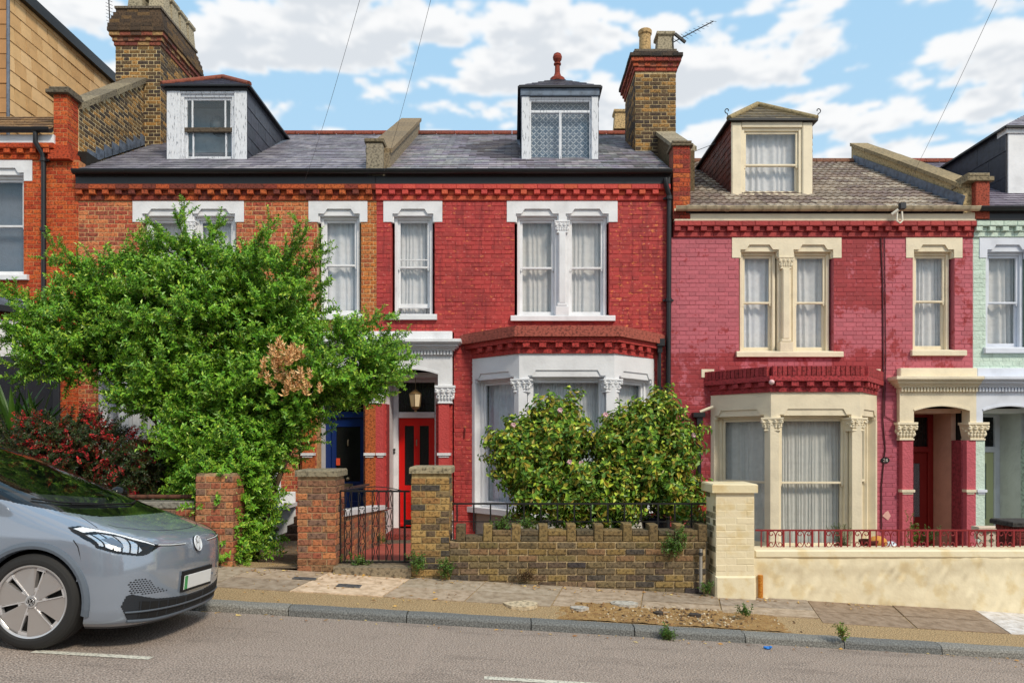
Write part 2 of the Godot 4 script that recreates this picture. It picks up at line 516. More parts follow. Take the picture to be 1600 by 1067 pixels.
	while a0 < 9.5: a0 += rng.randf_range(1.0, 1.25); xs.append(a0)
	var kc := [C(186, 186, 182), C(172, 174, 172), C(196, 194, 188), C(164, 166, 166)]
	for i in xs.size() - 1:
		var b := mb(kc[rng.randi() % 4])
		var xa: float = xs[i] + 0.005; var xe: float = xs[i + 1] - 0.005
		var n := 8
		var prof := [Vector2(5.905, -0.06), Vector2(5.91, 0.004), Vector2(5.93, 0.010), Vector2(6.03, 0.006), Vector2(6.055, -0.006), Vector2(6.068, -0.024), Vector2(6.076, -0.12)]
		var jit := []
		for q in n + 1: jit.append(rng.randf_range(-0.004, 0.003))
		for q in n:
			for s in prof.size() - 1:
				var x0: float = lerp(xa, xe, float(q) / n); var x1: float = lerp(xa, xe, float(q + 1) / n)
				var A: Vector2 = prof[s]; var B: Vector2 = prof[s + 1]
				var ya := -0.04 + A.y; var yb := -0.04 + B.y
				b.quad(Vector3(x0, SLOPE * x0 + yb + jit[q], B.x), Vector3(x1, SLOPE * x1 + yb + jit[q + 1], B.x), Vector3(x1, SLOPE * x1 + ya + jit[q + 1], A.x), Vector3(x0, SLOPE * x0 + ya + jit[q], A.x))
		for e in [xa, xe]:
			var pl := []
			for s in prof: pl.append(Vector3(e, SLOPE * e - 0.04 + s.y, s.x))
			for s in range(1, pl.size() - 1): b.tri(pl[0], pl[s], pl[s + 1])
		part(kerb, "kerb_stone", b, km)
	# painted dashes of the parking bay
	var paint := mat("road_paint", C(226, 222, 206), 0.8, TX.pits, 2.0)
	for e in [[-3.42, -2.58], [-0.2, 0.65], [-6.2, -5.3], [3.4, 4.25]]:
		var b := mb()
		sheet(b, e[0], e[1], 7.905, 7.985, 8, 1, func(a, z): return road_y(a, z) + 0.004)
		part(self, "road_marking", b, paint).set_meta("kind", "structure")
	# front gardens
	var gb := mb(C(112, 98, 82)); sheet(gb, -14, 14, -1.0, 4.6, 56, 12, func(a, z): return garden_y(a, z) - 0.03)
	structure("garden_ground", gb, mat("soil", Color(1, 1, 1), 0.95, TX.pits, 0.9, TX.rough_n, 0.7))

# ------------------------------------------------------------------ roof coverings
# Slates or tiles laid over a polygon of the plane (O, U across, V up the slope).
func slate_shape(b: MB, q: PackedVector2Array, v0: float, ex: float, t: float):
	var up := []; var dn := []
	for p in q:
		up.append(Vector3(p.x, p.y, 0.004 + t * (1.0 - (p.y - v0) / ex)))
		dn.append(Vector3(p.x, p.y, -0.002))
	for i in range(1, q.size() - 1): b.tri(up[0], up[i], up[i + 1])
	for i in q.size():
		var j := (i + 1) % q.size()
		b.quad(dn[i], dn[j], up[j], up[i])

func slates(parent: Node, O: Vector3, U: Vector3, V: Vector3, poly: PackedVector2Array, o: Dictionary):
	var rng := RandomNumberGenerator.new(); rng.seed = o.get("seed", 7)
	var ex: float = o.get("ex", 0.2); var w: float = o.get("w", 0.3); var t: float = o.get("t", 0.014)
	var pal: Array = o.pal; var left: int = o.get("parts", 100); var m: Material = o.get("mat", M.slate)
	if Geometry2D.is_polygon_clockwise(poly): poly = poly.duplicate(); poly.reverse()
	var deck := mb(o.get("deck", C(40, 38, 42))); deck.frame(O, U, V)
	deck.prism(poly, -o.get("thick", 0.06), -0.001)
	part(parent, "roof_deck" if not o.has("deck_name") else o.deck_name, deck, M.mortar)
	var lo := Vector2(1e9, 1e9); var hi := Vector2(-1e9, -1e9)
	for p in poly: lo = lo.min(p); hi = hi.max(p)
	var rest := MB.new(); var basis := Basis(U, V, U.cross(V))
	var holes: Array = o.get("holes", [])
	var tone = o.get("tone")
	var prof: bool = o.get("rolled", false)
	var r := 0
	var v := lo.y
	while v < hi.y - 0.02:
		var u := lo.x - w * (0.5 if r % 2 == 1 else 0.0)
		if prof: u = lo.x
		while u < hi.x:
			var g: float = o.get("gap", 0.003)
			var cell := PackedVector2Array([Vector2(u + g, v), Vector2(u + w - g, v), Vector2(u + w - g, v + ex), Vector2(u + g, v + ex)])
			var inside := true
			for p in cell: inside = inside and Geometry2D.is_point_in_polygon(p + (Vector2(u + w / 2, v + ex / 2) - p) * 0.01, poly)
			var skip := false
			for hl in holes: skip = skip or hl.has_point(Vector2(u + w / 2, v + ex / 2))
			var k: Color = pal[rng.randi() % pal.size()]
			var lift := rng.randf_range(-0.002, 0.003)
			if tone: k = tone.call(u + w / 2, v + ex / 2, k, rng)
			if skip: pass
			elif inside:
				if left > 0 and (not o.has("pick") or o.pick.has_point(Vector2(u, v))):
					left -= 1
					var key := "s%.3f %.3f %.3f %s %s" % [w, ex, t, k.to_html(), prof]
					if not BRICK.has(key):
						var b := mb(k); b.xf = Transform3D(Basis(), Vector3(-w / 2, 0, 0))
						if prof: rolled_tile(b, w, ex, t)
						else: slate_shape(b, PackedVector2Array([Vector2(g, 0), Vector2(w - g, 0), Vector2(w - g, ex), Vector2(g, ex)]), 0, ex, t)
						BRICK[key] = b.mesh()
					var q := part(parent, o.get("called", "slate"), BRICK[key], m)
					q.transform = Transform3D(basis.rotated(basis.z, rng.randf_range(-0.006, 0.006)), O + U * (u + w / 2) + V * v + basis.z * lift)
				else:
					rest.col = k.srgb_to_linear()
					rest.xf = Transform3D(basis, O + U * u + V * v + basis.z * lift)
					if prof: rolled_tile(rest, w, ex, t)
					else: slate_shape(rest, PackedVector2Array([Vector2(g, 0), Vector2(w - g, 0), Vector2(w - g, ex), Vector2(g, ex)]), 0, ex, t)
			elif not prof or true:
				rest.col = k.srgb_to_linear(); rest.xf = Transform3D(basis, O + basis.z * lift)
				for q in Geometry2D.intersect_polygons(cell, poly):
					if Geometry2D.is_polygon_clockwise(q): q.reverse()
					slate_shape(rest, q, v, ex, t)
			u += w
		v += ex; r += 1
	if rest.v.size() > 0:
		part(parent, o.get("rest", "slating"), rest, m).set_meta("kind", "stuff")

func rolled_tile(b: MB, w: float, ex: float, t: float):
	var pts := []
	for i in 9:
		var f := i / 8.0
		pts.append(Vector2(0.003 + f * (w - 0.006), 0.020 * pow(abs(sin(f * TAU)), 0.7) if fmod(f, 0.5) < 0.30 else 0.002))
	for i in 8:
		var a: Vector2 = pts[i]; var c: Vector2 = pts[i + 1]
		var A := Vector3(a.x, 0, a.y + t + 0.004); var B := Vector3(c.x, 0, c.y + t + 0.004)
		var E := Vector3(c.x, ex + 0.02, c.y + 0.002); var G := Vector3(a.x, ex + 0.02, a.y + 0.002)
		b.quad(A, B, E, G)
		b.quad(Vector3(a.x, 0, -0.004), Vector3(c.x, 0, -0.004), B, A)

# ------------------------------------------------------------------ windows
# A sash window filling the rectangle; z is the plane of the frame's face.
func sash_window(house: Node, r: Array, ymid: float, o := {}) -> Node3D:
	var xa: float = r[0]; var xb: float = r[1]; var ya: float = r[2]; var yb: float = r[3]
	var fr: Material = o.get("mat", M.white)
	var w := holder(house, "window")
	var xf: Transform3D = o.get("xf", Transform3D(Basis(), Vector3(0, 0, o.get("z", -0.10))))
	var e: float = o.get("frame", 0.055); var s: float = o.get("stile", 0.045)
	var b := mb(); b.xf = xf
	b.cbox(xa, xa + e, ya, yb, -0.12, 0.0); b.cbox(xb - e, xb, ya, yb, -0.12, 0.0)
	b.cbox(xa + e, xb - e, yb - e, yb, -0.12, -0.002); b.cbox(xa + e, xb - e, ya, ya + e * 0.6, -0.12, 0.018)
	part(w, "frame", b, fr)
	var ia := xa + e; var ib := xb - e; var il := ya + e * 0.6; var it := yb - e
	var open: float = o.get("open", 0.0)
	for k in 2:
		var lo: float = [ymid - 0.018, il + open][k]; var hi: float = [it, ymid + 0.018][k]
		var z: float = [-0.035, -0.075][k]
		var bot: float = [0.036, 0.075][k]; var tp: float = [s, 0.034][k]
		var sb := mb(); sb.xf = xf
		sb.cbox(ia, ia + s, lo, hi, z - 0.035, z, 0.004); sb.cbox(ib - s, ib, lo, hi, z - 0.035, z, 0.004)
		sb.cbox(ia + s, ib - s, lo, lo + bot, z - 0.035, z - 0.001, 0.004); sb.cbox(ia + s, ib - s, hi - tp, hi, z - 0.035, z - 0.001, 0.004)
		if k == 0:   # horns below the meeting rail
			for side in [[ia, ia + s], [ib - s, ib]]:
				sb.prism(PackedVector2Array([Vector2(side[0], lo), Vector2(side[1], lo), Vector2(side[1] - 0.01, lo - 0.03), Vector2((side[0] + side[1]) / 2, lo - 0.05), Vector2(side[0] + 0.01, lo - 0.03)]), z - 0.03, z - 0.004)
		if o.has("margins"):
			for mx in [ia + s + 0.10, ib - s - 0.10]: sb.box(mx - 0.014, mx + 0.014, lo + bot, hi - tp, z - 0.03, z - 0.004)
		if o.get("bar", false) and k == 0: sb.box(ia + s, ib - s, lo + bot + 0.11, lo + bot + 0.13, z - 0.03, z - 0.005)
		part(w, ["upper_sash", "lower_sash"][k], sb, fr)
		var g := mb(); g.xf = xf
		g.quad(Vector3(ia + s, lo + bot, z - 0.018), Vector3(ib - s, lo + bot, z - 0.018), Vector3(ib - s, hi - tp, z - 0.018), Vector3(ia + s, hi - tp, z - 0.018))
		part(w, "pane", g, M.glass)
	return w

# A hanging net curtain, folds as real waves.
func curtain(xa: float, xb: float, ya: float, yb: float, label: String, o := {}):
	var rng := RandomNumberGenerator.new(); rng.seed = o.get("seed", hash(label))
	var xf: Transform3D = o.get("xf", Transform3D(Basis(), Vector3(0, 0, -0.29)))
	var b := mb(o.get("col", C(232, 236, 244)).lerp(C(206, 204, 198), rng.randf() * 0.7)); b.xf = xf
	var n: int = int((xb - xa) / 0.016)
	var ph := [rng.randf() * 9, rng.randf() * 9, rng.randf() * 9]
	var per: float = o.get("fold", 0.085) * rng.randf_range(0.65, 1.7); var amp: float = o.get("amp", 0.02) * rng.randf_range(0.6, 1.25)
	var zf := func(u: float, v: float) -> float:
		var lean := 0.02 * (1.0 - v) * sin(u * 9.0 + ph[0])
		var q := u + lean
		return amp * (sin(q * TAU / per + ph[1] + 1.6 * sin(q * TAU / (per * 3.7) + ph[2])) + 0.5 * sin(q * TAU / (per * 2.3) + ph[0])) * (0.7 + 0.5 * (1.0 - v))
	var rows := 6
	var gap: float = o.get("gap", 0.0)     # how far the two halves are drawn apart at the foot
	for i in n:
		for j in rows:
			var P4 := []
			for q in [[i, j], [i + 1, j], [i + 1, j + 1], [i, j + 1]]:
				var f := float(q[0]) / n; var v := float(q[1]) / rows
				var u: float = xa + (xb - xa) * f
				if gap > 0.0:
					var mid: float = (xa + xb) / 2 + o.get("at", 0.0)
					var pull := gap * pow(1.0 - v, 1.4)
					u = lerp(xa, mid - pull, (u - xa) / (mid - xa)) if u < mid else lerp(mid + pull, xb, (u - mid) / (xb - mid))
				P4.append(Vector3(u, ya + (yb - ya) * v, zf.call(f * (xb - xa), v)))
			if gap > 0.0 and P4[1].x - P4[0].x > 0.05 + (xb - xa) / n * 1.5: continue
			b.quad(P4[0], P4[1], P4[2], P4[3])
	var c := solo(o.get("called", "net_curtain"), b, o.get("mat", M.cloth), label, "curtain", "curtains in the house windows")
	return c

# Painted lintel with shouldered notches over each opening.
func lintel(house: Node, lx0: float, lx1: float, py0: float, py1: float, opens: Array, m: Material, z0 := -0.10, z1 := 0.016):
	var q := func(px, py): return Vector2(X(px), Y(py))
	for layer in 2:
		var e: float = [0.0, 4.0][layer]
		var poly := PackedVector2Array([q.call(lx0, py1), q.call(lx0, py0), q.call(lx1, py0), q.call(lx1, py1)])
		for i in range(opens.size() - 1, -1, -1):
			var a: float = opens[i][0]; var b: float = opens[i][1]
			if layer == 1: a += 2.0; b -= 2.0
			var sof := py0 + (20.0 if layer == 0 else 22.5); var cr := py0 + 12.5 if layer == 0 else py0 + 22.4
			poly.append_array(PackedVector2Array([q.call(b, py1 if i == opens.size() - 1 else py0 + 31), q.call(b, sof), q.call(b - 9, sof), q.call(b - 14, cr), q.call(a + 14, cr), q.call(a + 9, sof), q.call(a, sof), q.call(a, py1 if i == 0 else py0 + 31)]))
		var b2 := mb()
		b2.prism(poly, z0 if layer == 1 else -0.02, -0.022 if layer == 1 else z1)
		part(house, ["lintel", "lintel_soffit"][layer], b2, m)

func sill(house: Node, px0: float, px1: float, py0: float, py1: float, m: Material):
	var b := mb()
	b.frame(Vector3(X(px0), 0, 0), Vector3(0, 0, -1), Vector3.UP)
	b.prism(PackedVector2Array([Vector2(-0.075, Y(py1)), Vector2(0.10, Y(py1)), Vector2(0.10, Y(py0) + 0.035), Vector2(-0.065, Y(py0)), Vector2(-0.075, Y(py0) - 0.012)]), 0, X(px1) - X(px0))
	part(house, "sill", b, m)

# A carved capital: abacus, flaring bell and curled leaves. Local frame: x across, y up, z out, origin at the middle of its foot.
func capital(parent: Node, xf: Transform3D, w: float, h: float, d: float, m: Material, sides := [0]):
	var b := mb(); b.xf = xf
	b.cbox(-w / 2, w / 2, h * 0.86, h, -d, d * 0.55, 0.005)
	b.cbox(-w * 0.36, w * 0.36, 0.0, h * 0.10, -d, d * 0.40, 0.005)
	var lo := w * 0.32; var hi := w * 0.44
	b.quad(Vector3(-lo, h * 0.1, d * 0.30), Vector3(lo, h * 0.1, d * 0.30), Vector3(hi, h * 0.86, d * 0.45), Vector3(-hi, h * 0.86, d * 0.45))
	b.quad(Vector3(-lo, h * 0.1, -d), Vector3(-lo, h * 0.1, d * 0.30), Vector3(-hi, h * 0.86, d * 0.45), Vector3(-hi, h * 0.86, -d))
	b.quad(Vector3(lo, h * 0.1, d * 0.30), Vector3(lo, h * 0.1, -d), Vector3(hi, h * 0.86, -d), Vector3(hi, h * 0.86, d * 0.45))
	for k in 5:
		var u := (k - 2) / 2.0
		b.blob(Vector3(u * lo * 0.95, h * 0.32, d * 0.36), Vector3(w * 0.075, h * 0.16, d * 0.10), 4, 6)
		b.blob(Vector3(u * lo * 0.98, h * 0.46, d * 0.46), Vector3(w * 0.06, h * 0.06, d * 0.07), 4, 6)
	for k in 4:
		var u := (k - 1.5) / 1.5
		b.blob(Vector3(u * hi * 0.92, h * 0.66, d * 0.48), Vector3(w * 0.10, h * 0.12, d * 0.12), 5, 8)
		b.blob(Vector3(u * hi * 0.98, h * 0.76, d * 0.56), Vector3(w * 0.065, h * 0.075, d * 0.08), 4, 6)
	for s: int in [-1, 1]:
		for k in 3: b.blob(Vector3(s * (lo + (hi - lo) * 0.6), h * (0.35 + 0.16 * k), d * (0.25 - 0.42 * k)), Vector3(w * 0.07, h * 0.13, d * 0.14), 4, 6)
	part(parent, "capital", b, m)

# ------------------------------------------------------------------ bay window
# plan: three faces on a half hexagon; lv: heights; o.opt
func bay(house: Node, xc: float, wf: float, dx: float, proj: float, dy: float, paint: Material, o: Dictionary):
	var b: MB
	var P0 := Vector2(xc - wf - dx, 0); var P1 := Vector2(xc - wf, proj); var P2 := Vector2(xc + wf, proj); var P3 := Vector2(xc + wf + dx, 0)
	var n := holder(house, "bay_window")
	var off := func(e: float) -> PackedVector2Array:   # plan outline grown by e
		var k := e * (sqrt(dx * dx + proj * proj) - dx) / proj
		var q := e * sqrt(dx * dx + proj * proj) / proj
		return PackedVector2Array([Vector2(P0.x - q, -0.05), Vector2(P1.x - k, proj + e), Vector2(P2.x + k, proj + e), Vector2(P3.x + q, -0.05)])
	var y_sill := 0.50 + dy
	# plinth, sill
	b = mb(o.get("plinth", C(190, 186, 176))); b.column(off.call(-0.03), -0.5 + dy, y_sill - 0.05); part(n, "plinth", b, M.render)
	b = mb(); b.column(off.call(0.10), y_sill - 0.06, y_sill + 0.035); part(n, "sill", b, paint)
	# frieze blocks and window surrounds, face by face
	var pts := [P0, P1, P2, P3]
	for f in 3:
		var A: Vector2 = pts[f]; var B: Vector2 = pts[f + 1]
		var U := Vector3(B.x - A.x, 0, B.y - A.y).normalized()
		var L := A.distance_to(B)
		var xf := Transform3D(Basis(U, Vector3.UP, U.cross(Vector3.UP)), Vector3(A.x, 0, A.y))
		var pa := 0.13 if f != 1 else 0.15; var pb := 0.13 if f != 1 else 0.15
		if f == 0: pa = 0.09
		if f == 2: pb = 0.09
		var top := 3.18 + dy; var sof := 2.81 + dy; var cr := 2.90 + dy; var leg := 2.74 + dy
		for layer in 2:
			var e: float = 0.02 * layer
			var poly := PackedVector2Array([Vector2(0, leg), Vector2(0, top), Vector2(L, top), Vector2(L, leg), Vector2(L - pb - e, leg), Vector2(L - pb - e, sof - e), Vector2(L - pb - 0.08, sof - e), Vector2(L - pb - 0.13, cr if layer == 0 else sof - 0.019), Vector2(pa + 0.13, cr if layer == 0 else sof - 0.019), Vector2(pa + 0.08, sof - e), Vector2(pa + e, sof - e), Vector2(pa + e, leg)])
			b = mb(); b.xf = xf
			b.prism(poly, -0.02 if layer == 0 else -0.16, 0.0 if layer == 0 else -0.021)
			part(n, "frieze" if layer == 0 else "frieze_soffit", b, paint)
		sash_window(n, [pa - 0.005, L - pb + 0.005, y_sill + 0.03, 2.80 + dy], o.get("mid", 1.66) + dy, {"mat": o.get("frames", paint), "xf": xf * Transform3D(Basis(), Vector3(0, 0, -0.13))})
		curtain(pa + 0.02, L - pb - 0.02, y_sill + 0.05, 2.74 + dy, o.labels[f], {"xf": xf * Transform3D(Basis(), Vector3(0, 0, -0.33)), "col": o.get("curtain", C(226, 230, 236)), "seed": 31 + f, "amp": 0.016})
		# end pilasters
		if f != 1:
			var u0 := 0.0 if f == 0 else L - 0.085
			b = mb(); b.xf = xf; b.cbox(u0, u0 + 0.085, y_sill + 0.03, leg, -0.16, 0.004, 0.008); part(n, "pilaster", b, paint)
	# corner columns
	for s: int in [-1, 1]:
		var cpt: Vector2 = P1 if s < 0 else P2
		var ed := Vector2(s * dx, -proj).normalized()
		var plan := PackedVector2Array([cpt + Vector2(-s * 0.135, 0.0), cpt + Vector2(s * 0.01, 0.0), cpt + ed * 0.12, cpt + ed * 0.12 + Vector2(-s * 0.13, -0.12), cpt + Vector2(-s * 0.135, -0.15)])
		b = mb(); b.column(plan, y_sill + 0.03, 2.74 + dy); part(n, "column", b, paint)
		var grow := PackedVector2Array()
		var mid := (plan[0] + plan[2]) / 2
		for p in plan: grow.append(mid + (p - mid) * 1.16)
		b = mb(); b.column(grow, y_sill + 0.032, y_sill + 0.16); b.column(grow, y_sill + 0.19, y_sill + 0.205); part(n, "column_base", b, paint)
		var dir: Vector2 = Vector2(ed.y, -ed.x) * -s
		var nd := Vector3(dir.x, 0, dir.y).lerp(Vector3(0, 0, 1), 0.62).normalized()
		var cx := Vector3.UP.cross(nd)
		capital(n, Transform3D(Basis(cx, Vector3.UP, nd), Vector3(cpt.x - s * 0.045, 2.53 + dy, cpt.y - 0.075)), 0.36, 0.225, 0.17, paint)
	# brick cornice and coping
	var ck: Color = o.cornice
	for c in [[0.035, 3.18, 3.262], [0.05, 3.262, 3.355], [0.13, 3.355, 3.44]]:
		b = mb(ck); b.column(off.call(c[0]), c[1] + dy + 0.001, c[2] + dy); part(n, "cornice_course", b, M.brick)
	for f in 3:
		var q: PackedVector2Array = off.call(0.05)
		var A := q[f]; var B := q[f + 1]
		var U := Vector3(B.x - A.x, 0, B.y - A.y); var L := U.length(); U /= L
		var cnt := int(L / 0.235)
		for i in cnt:
			var u := (i + 0.5) * L / cnt
			if (f == 0 and i == 0) or (f == 2 and i == cnt - 1): continue
			b = mb(ck); b.frame(Vector3(A.x, 0, A.y) + U * u, U, Vector3.UP)
			b.cbox(-0.06, 0.06, 3.27 + dy, 3.352 + dy, -0.06, 0.065, 0.006)
			part(n, "dentil", b, M.brick)
	if o.get("soldiers", false):
		for f in 3:
			var q: PackedVector2Array = off.call(0.03)
			var A := q[f]; var B := q[f + 1]
			var U := Vector3(B.x - A.x, 0, B.y - A.y); var L := U.length(); U /= L
			var cnt := int(L / 0.078)
			for i in cnt:
				var u := (i + 0.5) * L / cnt
				b = mb(ck.lerp(C(120, 34, 34), 0.5 * fmod(i * 0.618, 1.0))); b.frame(Vector3(A.x, 0, A.y) + U * u, U, Vector3.UP)
				b.cbox(-0.035, 0.035, 3.442 + dy, 3.60 + dy, -0.2, 0.10, 0.005)
				part(n, "brick", b, M.brick)
		b = mb(ck); b.column(off.call(0.02), 3.44 + dy, 3.56 + dy); part(n, "bay_roof", b, M.mortar)
	else:
		b = mb(o.get("coping", ck)); 
		var q: PackedVector2Array = off.call(0.19); var q2: PackedVector2Array = off.call(0.15)
		b.column(q, 3.44 + dy, 3.60 + dy)
		b.column(q2, 3.60 + dy, 3.625 + dy)
		part(n, "coping", b, M.stone)
	return n

# ------------------------------------------------------------------ porch (half of a pair, from the shared line xb outwards in direction s)
func porch(house: Node, xb: float, s: float, dy: float, o: Dictionary):
	var n := holder(house, "porch")
	var k := D / F
	var x0 := X(xb)
	var paint: Material = o.paint
	var ux := func(u: float) -> float: return x0 + s * u * k
	var seg := func(b: MB, u0: float, u1: float, p0: float, p1: float, z0: float, z1: float, c := 0.0):
		var a: float = ux.call(u0); var e: float = ux.call(u1)
		if c > 0.0: b.cbox(min(a, e), max(a, e), Y(p1) + dy, Y(p0) + dy, z0, z1, c)
		else: b.box(min(a, e), max(a, e), Y(p1) + dy, Y(p0) + dy, z0, z1)
	var b := mb(); seg.call(b, 0, 119, 519, 534, 0.0, 0.13, 0.012); part(n, "blocking_course", b, paint)
	b = mb()
	for c in [[134, 533, 538, 0.33], [132, 538, 540, 0.30], [129, 540, 543.5, 0.26], [126, 543.5, 546, 0.22], [123, 546, 549, 0.18]]:
		seg.call(b, 0, c[0], c[1], c[2], 0.0, c[3], 0.006)
	part(n, "cornice", b, paint)
	b = mb(); seg.call(b, 0, 120, 549, 557, 0.0, 0.115)
	var i := 0
	while i < 24:
		seg.call(b, 1.2 + i * 5.0, 4.2 + i * 5.0, 549.5, 555.5, 0.11, 0.165); i += 1
	part(n, "dentil_band", b, paint)
	var ph: float = o.get("pier", 16.0)
	# frieze with a segmental arch
	var poly := PackedVector2Array()
	var q := func(u, p): return Vector2(ux.call(u), Y(p) + dy)
	poly.append_array([q.call(0, 604), q.call(0, 556.5), q.call(119, 556.5), q.call(119, 604), q.call(97, 604), q.call(97, 584)])
	for t in range(1, 12):
		var f := t / 12.0
		poly.append(q.call(lerp(97.0, 10.0, f), 584.0 - 7.5 * (1.0 - pow(2 * f - 1, 2))))
	poly.append_array([q.call(10, 584), q.call(10, 604)])
	b = mb(); b.prism(poly, -0.14, 0.10); part(n, "frieze", b, paint)
	b = mb()   # arch moulding
	for t in 12:
		var f := t / 12.0; var g := (t + 1) / 12.0
		var a: Vector2 = q.call(lerp(97.0, 10.0, f), 584.0 - 7.5 * (1.0 - pow(2 * f - 1, 2))); var e: Vector2 = q.call(lerp(97.0, 10.0, g), 584.0 - 7.5 * (1.0 - pow(2 * g - 1, 2)))
		b.bar(Vector3(a.x, a.y, 0.105), Vector3(e.x, e.y, 0.105), 0.018, 0.035)
	part(n, "arch_moulding", b, paint)
	# capitals
	var ctr := [[108.0, 32.0]]
	if o.get("shared", false): ctr.append([-2.0, 33.0])
	for c in ctr: capital(n, Transform3D(Basis(), Vector3(ux.call(c[0]), Y(631) + dy, 0.03)), c[1] * k, Y(603) - Y(631), 0.2, paint)
	# brick piers
	for pr in [[93.0, 119.0, 98.0, 114.0], [0.0, ph, 0.0, ph - 4.0]]:
		var a: float = ux.call(pr[0]); var e: float = ux.call(pr[1])
		var bo: Dictionary = o.brick.duplicate(); bo.seed = 3; bo.parts = 40; bo.thick = 0.30; bo.pick = Rect2(-1, 0.9, 9, 9)
		var yb := -0.3 + dy
		brickwork(n, Vector3(min(a, e), yb, 0.0), Vector3.RIGHT, Vector3.UP, abs(e - a), Y(631) + dy - yb, [], bo)
		b = mb(o.shaft); var sa: float = ux.call(pr[2]); var se: float = ux.call(pr[3])
		b.column(PackedVector2Array([Vector2(min(sa, se) - 0.02, 0.0), Vector2(min(sa, se), 0.085), Vector2(max(sa, se), 0.085), Vector2(max(sa, se) + 0.02, 0.0)]), yb, Y(631) + dy)
		part(n, "shaft", b, o.brick.get("mat", M.brick))
		b = mb()
		var ca: float = ux.call(pr[2] - (3.0 if pr[0] > 0 else 0.0)); var ce: float = ux.call(pr[3] + 3.0)
		b.column(PackedVector2Array([Vector2(min(ca, ce), 0.0), Vector2(min(ca, ce) + 0.01, 0.12), Vector2(max(ca, ce) - 0.01, 0.12), Vector2(max(ca, ce), 0.0)]), Y(711.5) + dy, Y(707.5) + dy)
		b.column(PackedVector2Array([Vector2(min(ca, ce) + 0.03, 0.0), Vector2(min(ca, ce) + 0.035, 0.10), Vector2(max(ca, ce) - 0.035, 0.10), Vector2(max(ca, ce) - 0.03, 0.0)]), Y(714.5) + dy, Y(711.5) + dy)
		part(n, "pier_band", b, paint)
		if o.get("white_foot", true):
			b = mb(); b.cbox(min(a, e) - 0.006, max(a, e) + 0.006, yb, 0.46 + dy, -0.3, 0.10, 0.01); part(n, "pier_base", b, paint)
	# recess
	var dep: float = o.get("depth", 0.8)
	var ra: float = ux.call(ph); var rb: float = ux.call(93.0)
	var xl: float = min(ra, rb); var xr: float = max(ra, rb)
	var fl := 0.06 + dy
	var ce := Y(588) + dy
	b = mb(o.get("inner", C(222, 222, 226)))
	b.box(xl - 0.08, xl, fl - 0.3, ce, -dep, -0.301); b.box(xr, xr + 0.08, fl - 0.3, ce, -dep, -0.301)
	b.box(xl - 0.08, xr + 0.08, ce, ce + 0.08, -dep, -0.142)
	part(n, "recess_lining", b, M.render)
	b = mb(o.get("floor", C(150, 70, 60))); b.box(xl - 0.05, xr + 0.05, fl - 0.3, fl, -dep, 0.16); b.box(xl - 0.05, xr + 0.05, fl - 0.5, fl - 0.15, 0.161, 0.42); part(n, "step", b, M.stone)
	# door, frame and fanlight
	var dm: Material = o.door_mat
	var fm: Material = o.get("frame_mat", paint)
	var dz := -dep + 0.06
	var head := 2.15 + dy
	b = mb()
	b.cbox(xl, xl + 0.10, fl, ce, -dep - 0.05, dz + 0.02, 0.008); b.cbox(xr - 0.10, xr, fl, ce, -dep - 0.05, dz + 0.02, 0.008)
	b.cbox(xl + 0.10, xr - 0.10, head, head + 0.11, -dep - 0.05, dz + 0.04, 0.008); b.cbox(xl + 0.1, xr - 0.1, ce - 0.05, ce, -dep - 0.05, dz + 0.02, 0.006)
	part(n, "door_frame", b, fm)
	b = mb(); b.quad(Vector3(xl + 0.1, head + 0.11, dz - 0.03), Vector3(xr - 0.1, head + 0.11, dz - 0.03), Vector3(xr - 0.1, ce - 0.05, dz - 0.03), Vector3(xl + 0.1, ce - 0.05, dz - 0.03)); part(n, "fanlight", b, M.dark_glass)
	b = mb()
	var w := xr - xl - 0.2
	for t in range(1, 8): b.box(xl + 0.1 + w * t / 8.0 - 0.004, xl + 0.1 + w * t / 8.0 + 0.004, head + 0.11, ce - 0.05, dz - 0.03, dz - 0.022)
	for t in range(1, 4): b.box(xl + 0.1, xr - 0.1, head + 0.11 + (ce - head - 0.16) * t / 4.0 - 0.004, head + 0.11 + (ce - head - 0.16) * t / 4.0 + 0.004, dz - 0.03, dz - 0.0215)
	part(n, "fanlight_leading", b, M.iron)
	door(n, xl + 0.105, xr - 0.105, fl + 0.03, head - 0.005, dz - 0.02, dm, o)
	return n

